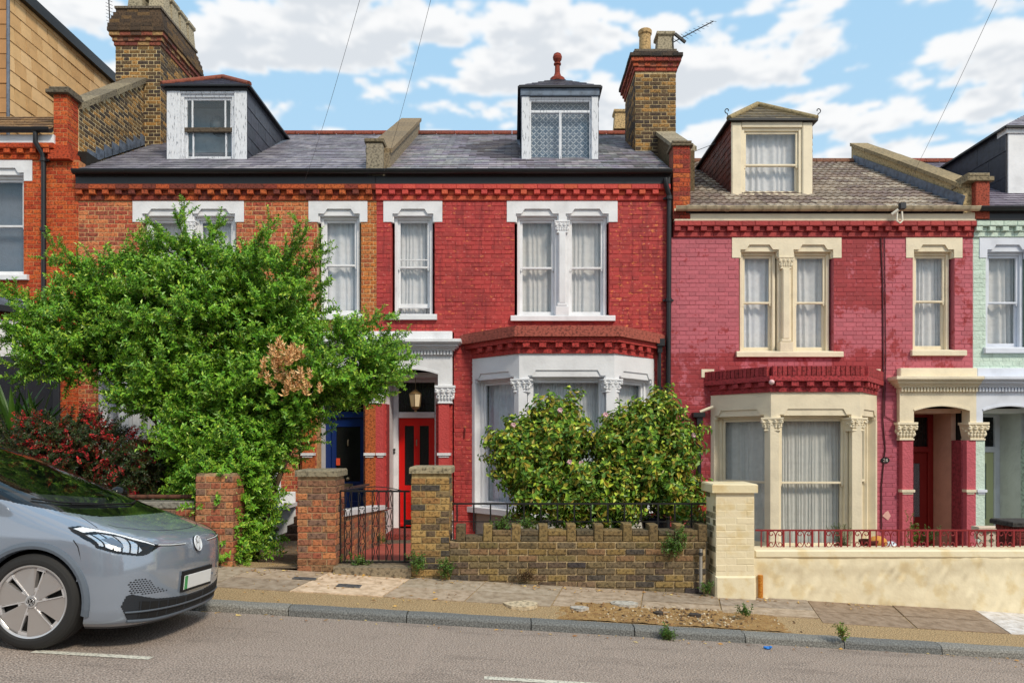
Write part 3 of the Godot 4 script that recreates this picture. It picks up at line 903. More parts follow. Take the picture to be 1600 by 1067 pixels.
func door(n: Node, xa: float, xb: float, ya: float, yb: float, z: float, dm: Material, o: Dictionary):
	var w := xb - xa; var h := yb - ya
	var b := mb()
	var panes: Array = o.panes
	# stiles and rails left round the glazed openings
	var xs := [xa]; 
	for p in panes: xs.append(xa + w * p[0]); xs.append(xa + w * p[1])
	xs.append(xb)
	var y0: float = ya + h * panes[0][2]; var y1: float = ya + h * panes[0][3]
	b.box(xa, xb, ya, y0, z - 0.045, z); b.box(xa, xb, y1, yb, z - 0.045, z)
	for i in range(0, xs.size(), 2): b.box(xs[i], xs[i + 1], y0, y1, z - 0.045, z)
	for p in [[0.14, 0.44], [0.56, 0.86]]:   # lower panels: raised mouldings
		b.cbox(xa + w * p[0], xa + w * p[1], ya + h * 0.06, ya + h * 0.24, z - 0.01, z + 0.014, 0.012)
	b.cbox(xa + 0.02, xb - 0.02, ya, ya + 0.07, z - 0.01, z + 0.04, 0.015)
	part(n, "door", b, dm)
	var d := n.get_child(n.get_child_count() - 1)
	for p in panes:
		b = mb(); b.quad(Vector3(xa + w * p[0], y0, z - 0.02), Vector3(xa + w * p[1], y0, z - 0.02), Vector3(xa + w * p[1], y1, z - 0.02), Vector3(xa + w * p[0], y1, z - 0.02))
		part(d, "pane", b, o.get("pane_mat", M.dark_glass))
	var metal := mat("door_metal", C(150, 140, 118), 0.35); metal.metallic = 0.8
	b = mb(); b.cbox(xa + w * 0.36, xa + w * 0.64, ya + h * 0.36, ya + h * 0.40, z, z + 0.012, 0.004); part(d, "letter_plate", b, metal)
	b = mb(); b.blob(Vector3(xa + w * 0.5, ya + h * 0.445, z + 0.04), Vector3(0.035, 0.035, 0.035), 6, 10); part(d, "door_knob", b, metal)
	b = mb(); b.tube([Vector3(xa + w * 0.5, ya + h * 0.80, z + 0.01), Vector3(xa + w * 0.5, ya + h * 0.79, z + 0.04), Vector3(xa + w * 0.5, ya + h * 0.745, z + 0.035)], 0.012, 6); part(d, "door_knocker", b, metal)

# ------------------------------------------------------------------ eaves
func eaves(house: Node, px0: float, px1: float, dy: float, ck: Array, fascia: Material, gutter: Material, o := {}):
	var b: MB
	var x0 := X(px0); var x1 := X(px1)
	var rng := RandomNumberGenerator.new(); rng.seed = int(px0) + 3
	var rows := [[306.3, 313.8, 0.035, 0.24], [298.8, 306.0, 0.05, 0.0], [291.0, 298.5, 0.12, 0.24]]
	for r in rows:
		var y0: float = Y(r[1]) + dy; var y1: float = Y(r[0]) + dy
		b = mb(ck[0]); b.box(x0, x1, y0 - 0.004, y1 + 0.003, -0.2, r[2] - 0.01); part(house, "cornice_bed", b, M.mortar)
		var u := x0
		if r[3] > 0.0:
			while u < x1:
				var e: float = min(u + r[3], x1)
				b = mb(ck[rng.randi() % ck.size()]); b.cbox(u + 0.003, e - 0.003, y0 + 0.004, y1 - 0.004, r[2] - 0.05, r[2], 0.005)
				part(house, "cornice_brick", b, o.get("mat", M.brick))
				u += r[3]
		else:
			while u < x1 - 0.1:
				b = mb(ck[rng.randi() % ck.size()]); b.cbox(u + 0.004, u + 0.112, y0 + 0.003, y1 - 0.003, 0.0, 0.105, 0.005); part(house, "dentil", b, o.get("mat", M.brick))
				b = mb(ck[rng.randi() % ck.size()]); b.cbox(u + 0.12, min(u + 0.228, x1), y0 + 0.003, y1 - 0.003, 0.0, 0.05, 0.005); part(house, "dentil_gap", b, o.get("mat", M.brick))
				u += 0.235
	b = mb(); b.cbox(x0, x1, Y(291) + dy + 0.004, Y(277.5) + dy, 0.0, 0.10, 0.006); part(house, "fascia", b, fascia)
	# half round gutter with joints
	b = mb()
	var pr := []
	var gy := Y(271.5) + dy; var gz := 0.175; var gr := 0.068
	for i in 9:
		var a := PI + PI * i / 8.0
		pr.append(Vector2(gz + cos(a) * gr, gy + sin(a) * gr))
	for i in 8:
		b.quad(Vector3(x0, pr[i].y, pr[i].x), Vector3(x0, pr[i + 1].y, pr[i + 1].x), Vector3(x1, pr[i + 1].y, pr[i + 1].x), Vector3(x1, pr[i].y, pr[i].x))
	b.bar(Vector3(x0, gy, gz + gr), Vector3(x1, gy, gz + gr), 0.012, 0.012)
	var jx := x0 + 0.9
	while jx < x1:
		for i in 8:
			var A: Vector2 = Vector2(gz, gy) + (pr[i] - Vector2(gz, gy)) * 1.10; var B: Vector2 = Vector2(gz, gy) + (pr[i + 1] - Vector2(gz, gy)) * 1.10
			b.quad(Vector3(jx, A.y, A.x), Vector3(jx, B.y, B.x), Vector3(jx + 0.05, B.y, B.x), Vector3(jx + 0.05, A.y, A.x))
		jx += 1.8
	part(house, "gutter", b, gutter)

func shell(house: Node, xl: float, xr: float, top: float):
	# party walls, back wall and floors so that the rooms are closed
	var b := mb(C(120, 112, 104))
	b.box(xl, xl + 0.1, -0.8, top, -8.4, -0.24); b.box(xr - 0.1, xr, -0.8, top, -8.4, -0.24)
	b.box(xl + 0.1, xr - 0.1, -0.8, top, -8.4, -8.3)
	b.box(xl + 0.1, xr - 0.1, 3.02, 3.2, -8.3, -0.45); b.box(xl + 0.1, xr - 0.1, top - 0.1, top, -8.3, -0.24)
	part(house, "inner_walls", b, M.room)

# ------------------------------------------------------------------ palettes
var ORANGE := [C(212, 116, 74), C(202, 102, 68), C(222, 130, 80), C(188, 94, 68), C(206, 120, 84), C(172, 88, 70), C(226, 142, 88), C(194, 108, 80)]
var REDP := [C(190, 66, 62), C(184, 62, 60), C(194, 72, 66), C(180, 60, 58)]
var PINKP := [C(178, 80, 94), C(172, 74, 88), C(182, 86, 98), C(168, 70, 84)]
var MINTP := [C(206, 226, 212), C(200, 220, 206), C(210, 230, 216)]
var STOCK := [C(134, 104, 62), C(98, 78, 56), C(166, 126, 72), C(78, 66, 56), C(184, 138, 76), C(112, 90, 66), C(86, 70, 56)]
var SLATEP := [C(156, 152, 164), C(170, 166, 174), C(144, 140, 152), C(180, 176, 182), C(150, 149, 154), C(164, 158, 170), C(136, 132, 142)]
const TH := 0.5147       # roof pitch, radians
const ZE := 0.15

func roof_y(z: float, dy: float) -> float: return 6.50 + dy + tan(TH) * (ZE - z)

# ridge, front slope with slates, back slope
func main_roof(house: Node, xl: float, xr: float, dy: float, o: Dictionary):
	var rf := holder(house, "roof")
	var zr := -4.2
	var L := (ZE - zr) / cos(TH)
	var V := Vector3(0, sin(TH), -cos(TH))
	o.thick = 0.12
	slates(rf, Vector3(xl, 6.50 + dy, ZE), Vector3.RIGHT, V, PackedVector2Array([Vector2(0, 0), Vector2(xr - xl, 0), Vector2(xr - xl, L), Vector2(0, L)]), o)
	var yr := roof_y(zr, dy)
	var b := mb(C(90, 84, 92)); b.frame(Vector3(xr, yr - 0.002, zr), Vector3.LEFT, Vector3(0, sin(TH), cos(TH)))
	b.prism(PackedVector2Array([Vector2(0, 0), Vector2(xr - xl, 0), Vector2(xr - xl, -L), Vector2(0, -L)]), -0.12, 0)
	part(rf, "back_slope", b, M.slate)
	var x := xl
	var rng := RandomNumberGenerator.new(); rng.seed = 9
	while x < xr - 0.02:
		var e: float = min(x + 0.45, xr)
		var rb := mb(o.get("ridge", C(150, 74, 56)).lerp(C(96, 60, 52), rng.randf() * 0.6))
		var pr := []
		for i in 9: pr.append(Vector2(zr + cos(PI * i / 8.0) * 0.15, yr - 0.045 + sin(PI * i / 8.0) * 0.13 + rng.randf_range(0, 0.002)))
		for i in 8: rb.quad(Vector3(x + 0.004, pr[i].y, pr[i].x), Vector3(e - 0.004, pr[i].y, pr[i].x), Vector3(e - 0.004, pr[i + 1].y, pr[i + 1].x), Vector3(x + 0.004, pr[i + 1].y, pr[i + 1].x))
		part(rf, "ridge_tile", rb, M.stone)
		x += 0.45

# dormer on the main roof
func dormer(house: Node, X0: float, X1: float, y0: float, y1: float, zf: float, ya: float, za: float, dy: float, o: Dictionary) -> Node3D:
	var n := holder(house, "dormer")
	var b: MB
	var yt: float = y1 + o.get("fascia_h", 0.12)
	var zb := ZE - (yt - 6.50 - dy) / tan(TH)
	# cheeks
	var Lb := zf - zb
	for s: int in [-1, 1]:
		var xx := X0 if s < 0 else X1
		var U := Vector3(0, 0, 1) if s < 0 else Vector3(0, 0, -1)
		var poly := PackedVector2Array([Vector2(0, -0.02), Vector2(0, yt - y0), Vector2(s * Lb, yt - y0)])
		slates(n, Vector3(xx, y0, zf - 0.01), U, Vector3.UP, poly, {"pal": o.cheek, "ex": o.get("cheek_ex", 0.28), "w": o.get("cheek_w", 0.42), "t": 0.008, "parts": 26, "seed": 5, "called": "cheek_slate", "rest": "cheek_edging", "deck_name": "cheek", "thick": 0.05})
		# lead soaker along the slope
		b = mb(); b.bar(Vector3(xx + s * 0.04, y0 + 0.02, zf), Vector3(xx + s * 0.04, yt + 0.02, zb), 0.10, 0.02, Vector3(s * 0.3, 1, 0.5)); part(n, "flashing", b, M.lead)
	# body under the roof, so that no light passes
	b = mb(C(60, 58, 58)); b.box(X0 + 0.06, X1 - 0.06, y1, yt, zf - 0.3, zf - 0.02); part(n, "head", b, M.room)
	b = mb(); b.cbox(X0 - 0.02, X1 + 0.02, y1 + 0.002, yt, zf - 0.25, zf + 0.03, 0.006); part(n, "fascia", b, o.get("fascia", M.lead))
	# roof: hipped front, two side slopes
	var e: float = o.get("over", 0.07)
	var A := Vector3(X0 - e, yt, zf + e); var B := Vector3(X1 + e, yt, zf + e); var T := Vector3((X0 + X1) / 2, ya, za)
	var zc := zb - 0.4
	var R := Vector3(T.x, ya, min(zc - 0.8, -4.4))
	var dk: Array = o.get("slates", SLATEP)
	for f in 3:
		var p: Array = [[A, B, T], [B, Vector3(B.x, yt, zc), Vector3(R.x, R.y, R.z), T], [Vector3(A.x, yt, zc), A, T, Vector3(R.x, R.y, R.z)]][f]
		var U: Vector3 = (p[1] - p[0]).normalized()
		var up: Vector3 = (T - p[0]) - U * (T - p[0]).dot(U)
		var V := up.normalized()
		var poly := PackedVector2Array()
		for q in p: poly.append(Vector2((q - p[0]).dot(U), (q - p[0]).dot(V)))
		slates(n, p[0], U, V, poly, {"pal": dk, "ex": o.get("ex", 0.16), "w": o.get("w", 0.3), "t": 0.012, "parts": 12, "seed": 4 + f, "rest": "dormer_slating", "deck_name": "dormer_roof", "thick": 0.03})
	# hip tiles
	if o.has("hips"):
		for c in [A, B]:
			b = mb(o.hips); b.tube([c + Vector3(0, 0.01, 0), T + Vector3(0, 0.03, 0)], 0.055, 8); part(n, "hip_tile", b, M.stone)
		b = mb(o.hips); b.tube([T + Vector3(0, 0.03, 0), R + Vector3(0, 0.03, 0)], 0.06, 8); part(n, "hip_tile", b, M.stone)
	# gutter edge
	b = mb(); b.bar(A + Vector3(0, -0.015, 0), B + Vector3(0, -0.015, 0), 0.05, 0.035); b.bar(Vector3(A.x, yt - 0.015, A.z), Vector3(A.x, yt - 0.015, zc), 0.05, 0.035); b.bar(Vector3(B.x, yt - 0.015, B.z), Vector3(B.x, yt - 0.015, zc), 0.05, 0.035)
	part(n, "eaves_edge", b, M.black)
	return n

func pot_round(n: Node, at: Vector3, r: float, h: float, k: Color):
	var b := mb(k); b.lathe(at, [Vector2(r * 1.12, 0), Vector2(r * 1.12, h * 0.08), Vector2(r, h * 0.12), Vector2(r * 0.94, h * 0.8), Vector2(r * 1.12, h * 0.84), Vector2(r * 1.15, h * 0.97), Vector2(r * 1.02, h), Vector2(r * 0.8, h), Vector2(r * 0.75, h * 0.5)], 18)
	part(n, "chimney_pot", b, M.stone)

func pot_square(n: Node, at: Vector3, w: float, h: float, k: Color):
	var b := mb(k); b.xf = Transform3D(Basis(), at)
	for s in 4:
		b.xf = Transform3D(Basis(Vector3.UP, s * PI / 2), at)
		b.quad(Vector3(-w * 0.5, 0, w * 0.5), Vector3(w * 0.5, 0, w * 0.5), Vector3(w * 0.42, h * 0.8, w * 0.42), Vector3(-w * 0.42, h * 0.8, w * 0.42))
		b.quad(Vector3(-w * 0.42, h * 0.8, w * 0.42), Vector3(w * 0.42, h * 0.8, w * 0.42), Vector3(w * 0.52, h * 0.88, w * 0.52), Vector3(-w * 0.52, h * 0.88, w * 0.52))
		b.quad(Vector3(-w * 0.52, h * 0.88, w * 0.52), Vector3(w * 0.52, h * 0.88, w * 0.52), Vector3(w * 0.52, h, w * 0.52), Vector3(-w * 0.52, h, w * 0.52))
		b.quad(Vector3(-w * 0.52, h, w * 0.52), Vector3(w * 0.52, h, w * 0.52), Vector3(w * 0.34, h, w * 0.34), Vector3(-w * 0.34, h, w * 0.34))
	b.xf = Transform3D(Basis(), at); b.tint(C(30, 28, 26)); b.box(-w * 0.34, w * 0.34, h * 0.6, h * 0.9, -w * 0.34, w * 0.34)
	part(n, "chimney_pot", b, M.stone)

# a stack with brick faces, corbelled head; flank: +1 shows the right side, -1 the left
func chimney(house: Node, x0: float, x1: float, y0: float, y1: float, zf: float, zb: float, head: Array, o: Dictionary) -> Node3D:
	var n := holder(house, "chimney")
	var bo := {"pal": o.pal, "mortar": o.get("mortar", C(200, 178, 136)), "thick": 0.0, "joint": 0.014, "parts": 110, "seed": 13, "proud": 0.008, "bond": "flemish"}
	var b := mb(bo.mortar); b.box(x0, x1, y0, y1, zb, zf); part(n, "stack", b, M.mortar)
	brickwork(n, Vector3(x0, y0, zf), Vector3.RIGHT, Vector3.UP, x1 - x0, y1 - y0, [], bo)
	bo.seed = 14; bo.parts = 60
	brickwork(n, Vector3(x1, y0, zf), Vector3(0, 0, -1), Vector3.UP, zf - zb, y1 - y0, [], bo)
	bo.seed = 15
	brickwork(n, Vector3(x0, y0, zb), Vector3(0, 0, 1), Vector3.UP, zf - zb, y1 - y0, [], bo)
	var rng := RandomNumberGenerator.new(); rng.seed = 3
	var y := y1
	for c in head:    # [projection, height, palette, dentils]
		var p: float = c[0]; var h: float = c[1]; var pal: Array = c[2]
		b = mb(pal[0].lerp(C(150, 130, 100), 0.4)); b.box(x0 - p + 0.012, x1 + p - 0.012, y, y + h, zb - p + 0.012, zf + p - 0.012); part(n, "corbel_bed", b, M.mortar)
		for f in 3:
			var O: Vector3 = [Vector3(x0 - p, y, zf + p), Vector3(x1 + p, y, zf + p), Vector3(x0 - p, y, zb - p)][f]
			var U: Vector3 = [Vector3.RIGHT, Vector3(0, 0, -1), Vector3(0, 0, 1)][f]
			var L: float = (x1 - x0 + 2 * p) if f == 0 else (zf - zb + 2 * p)
			var step := 0.118 if c[3] else 0.235
			var cnt: int = max(1, int(round(L / step)))
			for i in cnt:
				b = mb(pal[rng.randi() % pal.size()]); b.frame(O + U * (L * i / cnt), U, Vector3.UP)
				var back: float = -0.03 if c[3] and i % 2 == 1 else 0.0
				b.cbox(0.005, L / cnt - 0.005, 0.005, h - 0.004, -0.05, back + rng.randf_range(-0.006, 0.003), 0.006)
				part(n, "corbel_brick", b, M.brick)
		y += h
	b = mb(C(120, 110, 96)); b.box(x0 - 0.02, x1 + 0.02, y, y + 0.05, zb - 0.02, zf + 0.02); part(n, "flaunching", b, M.stone)
	return n

# parapet on a party wall following the roof, with a coping
func parapet(house: Node, x0: float, x1: float, dy: float, zfront: float, zback: float, lift: float, wall: Color, cope: Color, o := {}):
	var n := holder(house, "parapet")
	var b := mb(wall); b.frame(Vector3(x0, 0, 0), Vector3(0, 0, -1), Vector3.UP)
	var top := func(z: float) -> float: return roof_y(z, dy) + lift + (o.get("sag", 0.0) * pow(clamp((z - zback) / (zfront - zback), 0.0, 1.0), 2.0))
	var poly := PackedVector2Array([Vector2(-zfront, roof_y(zfront, dy) - 0.4), Vector2(-zback, roof_y(zback, dy) - 0.4)])
	var cp := PackedVector2Array()
	for i in 13:
		var z: float = lerp(zback, zfront, i / 12.0)
		poly.append(Vector2(-z, top.call(z) - 0.07))
	b.prism(poly, 0, x1 - x0); part(n, "parapet_wall", b, M.stone)
	for i in 6:
		var za: float = lerp(zback, zfront, i / 6.0); var ze: float = lerp(zback, zfront, (i + 1) / 6.0)
		b = mb(cope.lerp(C(96, 88, 72), 0.35 * fmod(i * 0.618, 1.0))); b.frame(Vector3(x0 - 0.04, 0, 0), Vector3(0, 0, -1), Vector3.UP)
		b.prism(PackedVector2Array([Vector2(-za - 0.004, top.call(za) - 0.068), Vector2(-ze + 0.004, top.call(ze) - 0.068), Vector2(-ze + 0.004, top.call(ze) + 0.01), Vector2(-za - 0.004, top.call(za) + 0.01)]), 0, x1 - x0 + 0.08)
		part(n, "coping_stone", b, M.stone)
	return n

func downpipe(house: Node, pts: Array, r: float, m: Material, collars := []):
	var b := mb(); b.tube(pts, r, 10)
	for c in collars:
		b.lathe(c, [Vector2(r, -0.035), Vector2(r * 1.35, -0.03), Vector2(r * 1.35, 0.03), Vector2(r, 0.035)], 10)
		b.box(c.x - r * 2.1, c.x + r * 2.1, c.y - 0.015, c.y + 0.015, c.z - r * 1.3, c.z - r * 0.4)
	part(house, "drainpipe", b, m)

func std_pair_window(house: Node, lin: Array, ops: Array, ptop: float, pmid: float, psill: float, paint: Material, sil: Array, labels: Array, o := {}):
	lintel(house, lin[0], lin[1], ptop, ptop + 33, ops, paint)
	for i in ops.size():
		var op: Array = ops[i]
		sash_window(house, [X(op[0] + 2), X(op[1] - 2), Y(psill), Y(ptop + 22)], Y(pmid), {"mat": o.get("frames", paint), "open": o.get("open", 0.0), "bar": o.get("bar", false)})
		if labels: curtain(X(op[0] + 5), X(op[1] - 5), Y(psill) + 0.05, Y(ptop + 27), labels[i], {"gap": o.get("gap", [0.0, 0.0])[i], "at": o.get("at", 0.0), "col": o.get("col", C(232, 236, 244)), "seed": int(op[0])})
	if ops.size() > 1:
		var c: float = (ops[0][1] + ops[1][0]) / 2.0
		var n := holder(house, "mullion")
		var b := mb(); b.cbox(X(c - 11), X(c + 11), Y(psill - 0.5), Y(ptop + 33), -0.20, -0.06, 0.006); part(n, "mullion_core", b, paint)
		b = mb(); b.cbox(X(c - 5.5), X(c + 5.5), Y(psill - 20), Y(ptop + 50), -0.06, 0.03, 0.014); part(n, "shaft", b, paint)
		b = mb(); b.cbox(X(c - 10.5), X(c + 10.5), Y(psill), Y(psill - 15), -0.08, 0.05, 0.008); b.cbox(X(c - 8), X(c + 8), Y(psill - 14.9), Y(psill - 20), -0.08, 0.04, 0.015); part(n, "shaft_base", b, paint)
		capital(n, Transform3D(Basis(), Vector3(X(c), Y(ptop + 50), -0.02)), X(c + 12) - X(c - 12), Y(ptop + 31) - Y(ptop + 50), 0.10, paint)
	sill(house, sil[0], sil[1], psill, psill + 8, paint)

func hole(px0: float, px1: float, py0: float, py1: float, ox: float, oy: float) -> Rect2:
	return Rect2(X(px0) - ox, Y(py1) - oy, X(px1) - X(px0), Y(py0) - Y(py1))

# ------------------------------------------------------------------ the houses
func paint_picture(w: float, h: float, fn: Callable, nx: int, ny: int) -> ImageTexture:
	var img := Image.create(nx, ny, false, Image.FORMAT_RGB8)
	for j in ny:
		for i in nx: img.set_pixel(i, j, fn.call(w * (i + 0.5) / nx, h * (j + 0.5) / ny))
	img.generate_mipmaps()
	return ImageTexture.create_from_image(img)

# paint on brick, mapped once over the whole front (world x, y)
func facade_paint(key: String, x0: float, y0: float, w: float, h: float, fn: Callable, rough: float) -> StandardMaterial3D:
	var m := StandardMaterial3D.new()
	m.roughness = rough
	m.vertex_color_use_as_albedo = true
	m.uv1_triplanar = true; m.uv1_world_triplanar = true
	m.uv1_scale = Vector3(1.0 / w, 1.0 / h, 1.0 / w)
	m.uv1_offset = Vector3(-x0 / w, -1.0 - y0 / h, 0.0)
	m.albedo_texture = paint_picture(w, h, fn, 512, 640)
	m.normal_enabled = true; m.normal_texture = TX.rough_n; m.normal_scale = 0.0
	M[key] = m
	return m

func build_red_house():
	var h := thing("terraced_house", "deep red painted brick terraced house with white trim and bright red door", "house", "terraced houses in the row")
	var xl := X(588); var xr := X(1046); var y0 := -0.4
	var top := Y(313.8)
	var holes := [hole(611, 679, 325.5, 495, xl, y0), hole(804, 952, 325.5, 497, xl, y0), hole(560, 709, 519, 960, xl, y0), hole(742, 1018, 545, 960, xl, y0)]
	# red masonry paint: mottled, rain-streaked, flaked to the brick here and there
	var n1 := FastNoiseLite.new(); n1.seed = 31; n1.frequency = 1.0; n1.fractal_octaves = 5; n1.fractal_gain = 0.6
	var n2 := FastNoiseLite.new(); n2.seed = 32; n2.frequency = 6.0; n2.fractal_octaves = 4
	var rp := facade_paint("red_paint", xl, -0.5, 5.4, 6.7, func(u: float, v: float) -> Color:
		var k := C(178, 60, 58)
		k = k.lerp(C(152, 48, 50), clamp(n1.get_noise_2d(u * 1.2, v * 1.2) * 1.6, 0.0, 0.8))
		k = k.lerp(C(194, 82, 76), clamp(n1.get_noise_2d(u * 9.0 + 40.0, v * 14.0) * 1.4, 0.0, 0.6))
		k = k.lerp(C(140, 44, 46), 0.6 * smoothstep(0.18, 0.34, n1.get_noise_2d(u * 7.0, v * 0.8 + 9.0)))
		var fl := n2.get_noise_2d(u * 1.1, v * 2.4) + (0.08 if u > 4.15 else -0.02)
		k = k.lerp(C(226, 140, 74), 0.85 * smoothstep(0.47, 0.52, fl))
		k = k.lerp(C(232, 190, 176), 0.6 * smoothstep(0.52, 0.56, n2.get_noise_2d(u * 2.0 + 50.0, v * 4.0)))
		return k, 0.75)
	var WR := [Color(1, 1, 1), Color(0.95, 0.95, 0.95), Color(0.90, 0.90, 0.90), Color(1.0, 0.97, 0.97)]
	var bo := {"pal": WR, "mortar": Color(0.95, 0.94, 0.94), "mat": rp, "mortar_mat": rp, "parts": 290, "pick": Rect2(0.1, 3.7, 4.9, 2.9), "seed": 41, "proud": 0.007, "joint": 0.010, "rough": 1.6}
	brickwork(h, Vector3(xl, y0, 0), Vector3.RIGHT, Vector3.UP, xr - xl, top - y0, holes, bo)
	eaves(h, 588, 1046, 0.0, [C(206, 76, 66), C(196, 70, 64), C(214, 84, 70), C(206, 76, 66), C(206, 90, 60)], M.black, M.black, {"mat": M.paint_brick})
	shell(h, xl, xr, 6.3)
	std_pair_window(h, [599, 691], [[613, 677]], 314, 415, 492, M.white, [604, 683], ["net curtain parted in the single first floor window above the red door"], {"open": 0.12, "bar": true, "gap": [0.0]})
	std_pair_window(h, [792, 965], [[806, 873], [884, 951]], 314, 416, 494, M.white, [798, 961], ["net curtain left of the carved mullion in the red house", "net curtain right of the carved mullion in the red house"], {"gap": [0.0, 0.0]})
	bay(h, 0.92, 0.80, 0.84, 0.86, 0.0, M.white, {"cornice": C(196, 70, 64), "coping": C(176, 92, 78), "curtain": C(214, 226, 240), "labels": ["grey net curtain in the angled side of the white bay beside the red door", "pale blue curtain behind the rose bush in the white bay", "net curtain in the narrow side of the white bay next to the black drainpipe"]})
	var rm := mat("red_door", C(206, 22, 18), 0.28)
	porch(h, 588, 1.0, 0.0, {"paint": M.white, "brick": {"pal": REDP, "mortar": C(166, 54, 54), "proud": 0.004, "mat": M.paint_brick}, "shaft": C(196, 72, 70), "pier": 16.0, "shared": true, "depth": 0.8, "inner": C(214, 210, 212), "floor": C(150, 66, 58), "door_mat": rm, "panes": [[0.16, 0.42, 0.38, 0.93], [0.58, 0.84, 0.38, 0.93]]})
	# slate roof with a darker mossy stain left of the dormer
	var st := FastNoiseLite.new(); st.seed = 2; st.frequency = 1.6; st.fractal_octaves = 3
	var rtone := func(u: float, v: float, k: Color, rng: RandomNumberGenerator) -> Color:
		var d := Vector2((u - 2.1) / 0.85, (v - 2.6) / 1.7).length() + 0.5 * st.get_noise_2d(u * 2, v * 2)
		if d < 0.85: k = k.lerp(C(92, 84, 88), 0.8)
		elif u > 3.9 and st.get_noise_2d(u, v) > 0.05: k = k.lerp(C(100, 92, 96), 0.5)
		if rng.randf() < 0.12: k = k.lerp(C(196, 192, 186), 0.4)
		k.r8 = k.r8 / 8 * 8; k.g8 = k.g8 / 8 * 8; k.b8 = k.b8 / 8 * 8
		return k
	main_roof(h, X(604), X(1046) + 0.02, 0.0, {"pal": SLATEP, "ex": 0.2, "w": 0.28, "parts": 220, "seed": 6, "tone": rtone})
	# dormer with hipped roof and terracotta finial
	var zf := -0.93
	var d := dormer(h, X(815, zf), X(935, zf), 7.04, Y(150, zf), zf, 9.05, -1.72, 0.0, {"cheek": [C(66, 74, 92), C(58, 66, 84)], "fascia": mat("blue_lead", C(108, 124, 144), 0.5, TX.grain, 0.8), "slates": [C(86, 80, 92), C(74, 70, 82), C(96, 90, 98)], "over": 0.05, "fascia_h": 0.17})
	var b := mb(C(150, 64, 48)); b.lathe(Vector3((X(815, zf) + X(935, zf)) / 2, 9.03, -1.72), [Vector2(0.16, -0.05), Vector2(0.15, 0.02), Vector2(0.08, 0.07), Vector2(0.055, 0.14), Vector2(0.05, 0.30), Vector2(0.075, 0.31), Vector2(0.075, 0.335), Vector2(0.045, 0.35), Vector2(0.085, 0.41), Vector2(0.095, 0.46), Vector2(0.075, 0.52), Vector2(0.03, 0.55), Vector2(0, 0.555)], 14)
	part(d, "finial", b, M.stone)
	var xa := X(815, zf); var xe := X(935, zf); var ya := Y(259, zf); var ye := Y(150, zf)
	b = mb(); b.cbox(xa, xa + 0.15, ya, ye, zf - 0.1, zf, 0.008); b.cbox(xe - 0.13, xe, ya, ye, zf - 0.1, zf, 0.008); b.cbox(xa + 0.15, xe - 0.13, ye - 0.05, ye, zf - 0.1, zf - 0.03, 0.006); b.cbox(xa - 0.03, xe + 0.03, ya - 0.05, ya + 0.03, zf - 0.1, zf + 0.05, 0.008)
	part(d, "window_surround", b, M.flaky)
	var w := holder(d, "casement_window")
	var c0 := xa + 0.15; var c1 := xe - 0.13; var cm := (c0 + c1) / 2 + 0.0
	var yt := Y(172.5, zf)
	b = mb()
	for r in [[c0, c0 + 0.035, ya + 0.03, ye - 0.05], [c1 - 0.035, c1, ya + 0.03, ye - 0.05], [cm - 0.025, cm + 0.025, ya + 0.03, yt - 0.02], [c0 + 0.035, c1 - 0.035, yt - 0.025, yt + 0.025], [c0 + 0.035, c1 - 0.035, ye - 0.085, ye - 0.05], [c0 + 0.035, c1 - 0.035, ya + 0.03, ya + 0.06]]: b.cbox(r[0], r[1], r[2], r[3], zf - 0.1, zf - 0.045, 0.005)
	part(w, "frame", b, M.flaky)
	for r in [[c0 + 0.035, cm - 0.025, ya + 0.06, yt - 0.025], [cm + 0.025, c1 - 0.035, ya + 0.06, yt - 0.025], [c0 + 0.035, c1 - 0.035, yt + 0.025, ye - 0.085]]:
		b = mb(); b.quad(Vector3(r[0], r[2], zf - 0.075), Vector3(r[1], r[2], zf - 0.075), Vector3(r[1], r[3], zf - 0.075), Vector3(r[0], r[3], zf - 0.075)); part(w, "pane", b, M.glass)
	# lace curtain, print computed: short slanted strokes
	var img := Image.create(128, 128, false, Image.FORMAT_RGB8); img.fill(C(96, 116, 142))
	for gy in 8:
		for gx in 8:
			var dirr := 1 if (gx + gy) % 2 == 0 else -1
			for t in 22:
				for q in 6:
					var ix := (gx * 16 + 8 + int((t - 11) * 0.62) * dirr + (q if dirr > 0 else -q) + 128) % 128
					img.set_pixel(ix, (gy * 16 + 8 + int((t - 11) * 0.62) + 128) % 128, C(222, 230, 240))
	var lm := StandardMaterial3D.new(); lm.albedo_texture = ImageTexture.create_from_image(img); lm.roughness = 0.95
	lm.uv1_triplanar = true; lm.uv1_world_triplanar = true; lm.uv1_scale = Vector3(2.1, 2.1, 2.1); lm.vertex_color_use_as_albedo = true
	curtain(c0 + 0.01, c1 - 0.01, ya + 0.04, ye - 0.05, "blue and white patterned lace curtain in the dormer with the finial", {"xf": Transform3D(Basis(), Vector3(0, 0, zf - 0.2)), "mat": lm, "col": Color(1, 1, 1), "amp": 0.008, "fold": 0.17, "called": "lace_curtain"})
	# parapet to the left with its kneeler block
	var p = parapet(h, -2.60, -2.20, 0.0, -0.05, -4.35, 0.36, C(150, 136, 112), C(150, 130, 100))
	b = mb(C(158, 148, 128)); b.cbox(X(573), X(599), Y(270), Y(226), -0.35, 0.10, 0.015); part(p, "kneeler", b, M.stone)
	b = mb(C(128, 116, 92)); b.cbox(X(571), X(601), Y(226), Y(220), -0.38, 0.13, 0.012); part(p, "kneeler_cap", b, M.stone)
	# chimney on the right party wall
	var zc := -1.87
	var cx0 := X(993, zc); var cx1 := X(1056, zc)
	var RB := [C(172, 74, 56), C(150, 62, 52), C(186, 90, 58), C(134, 60, 54)]
	var DK := [C(66, 58, 52), C(80, 68, 58), C(56, 50, 48)]
	var yb := Y(112, zc)
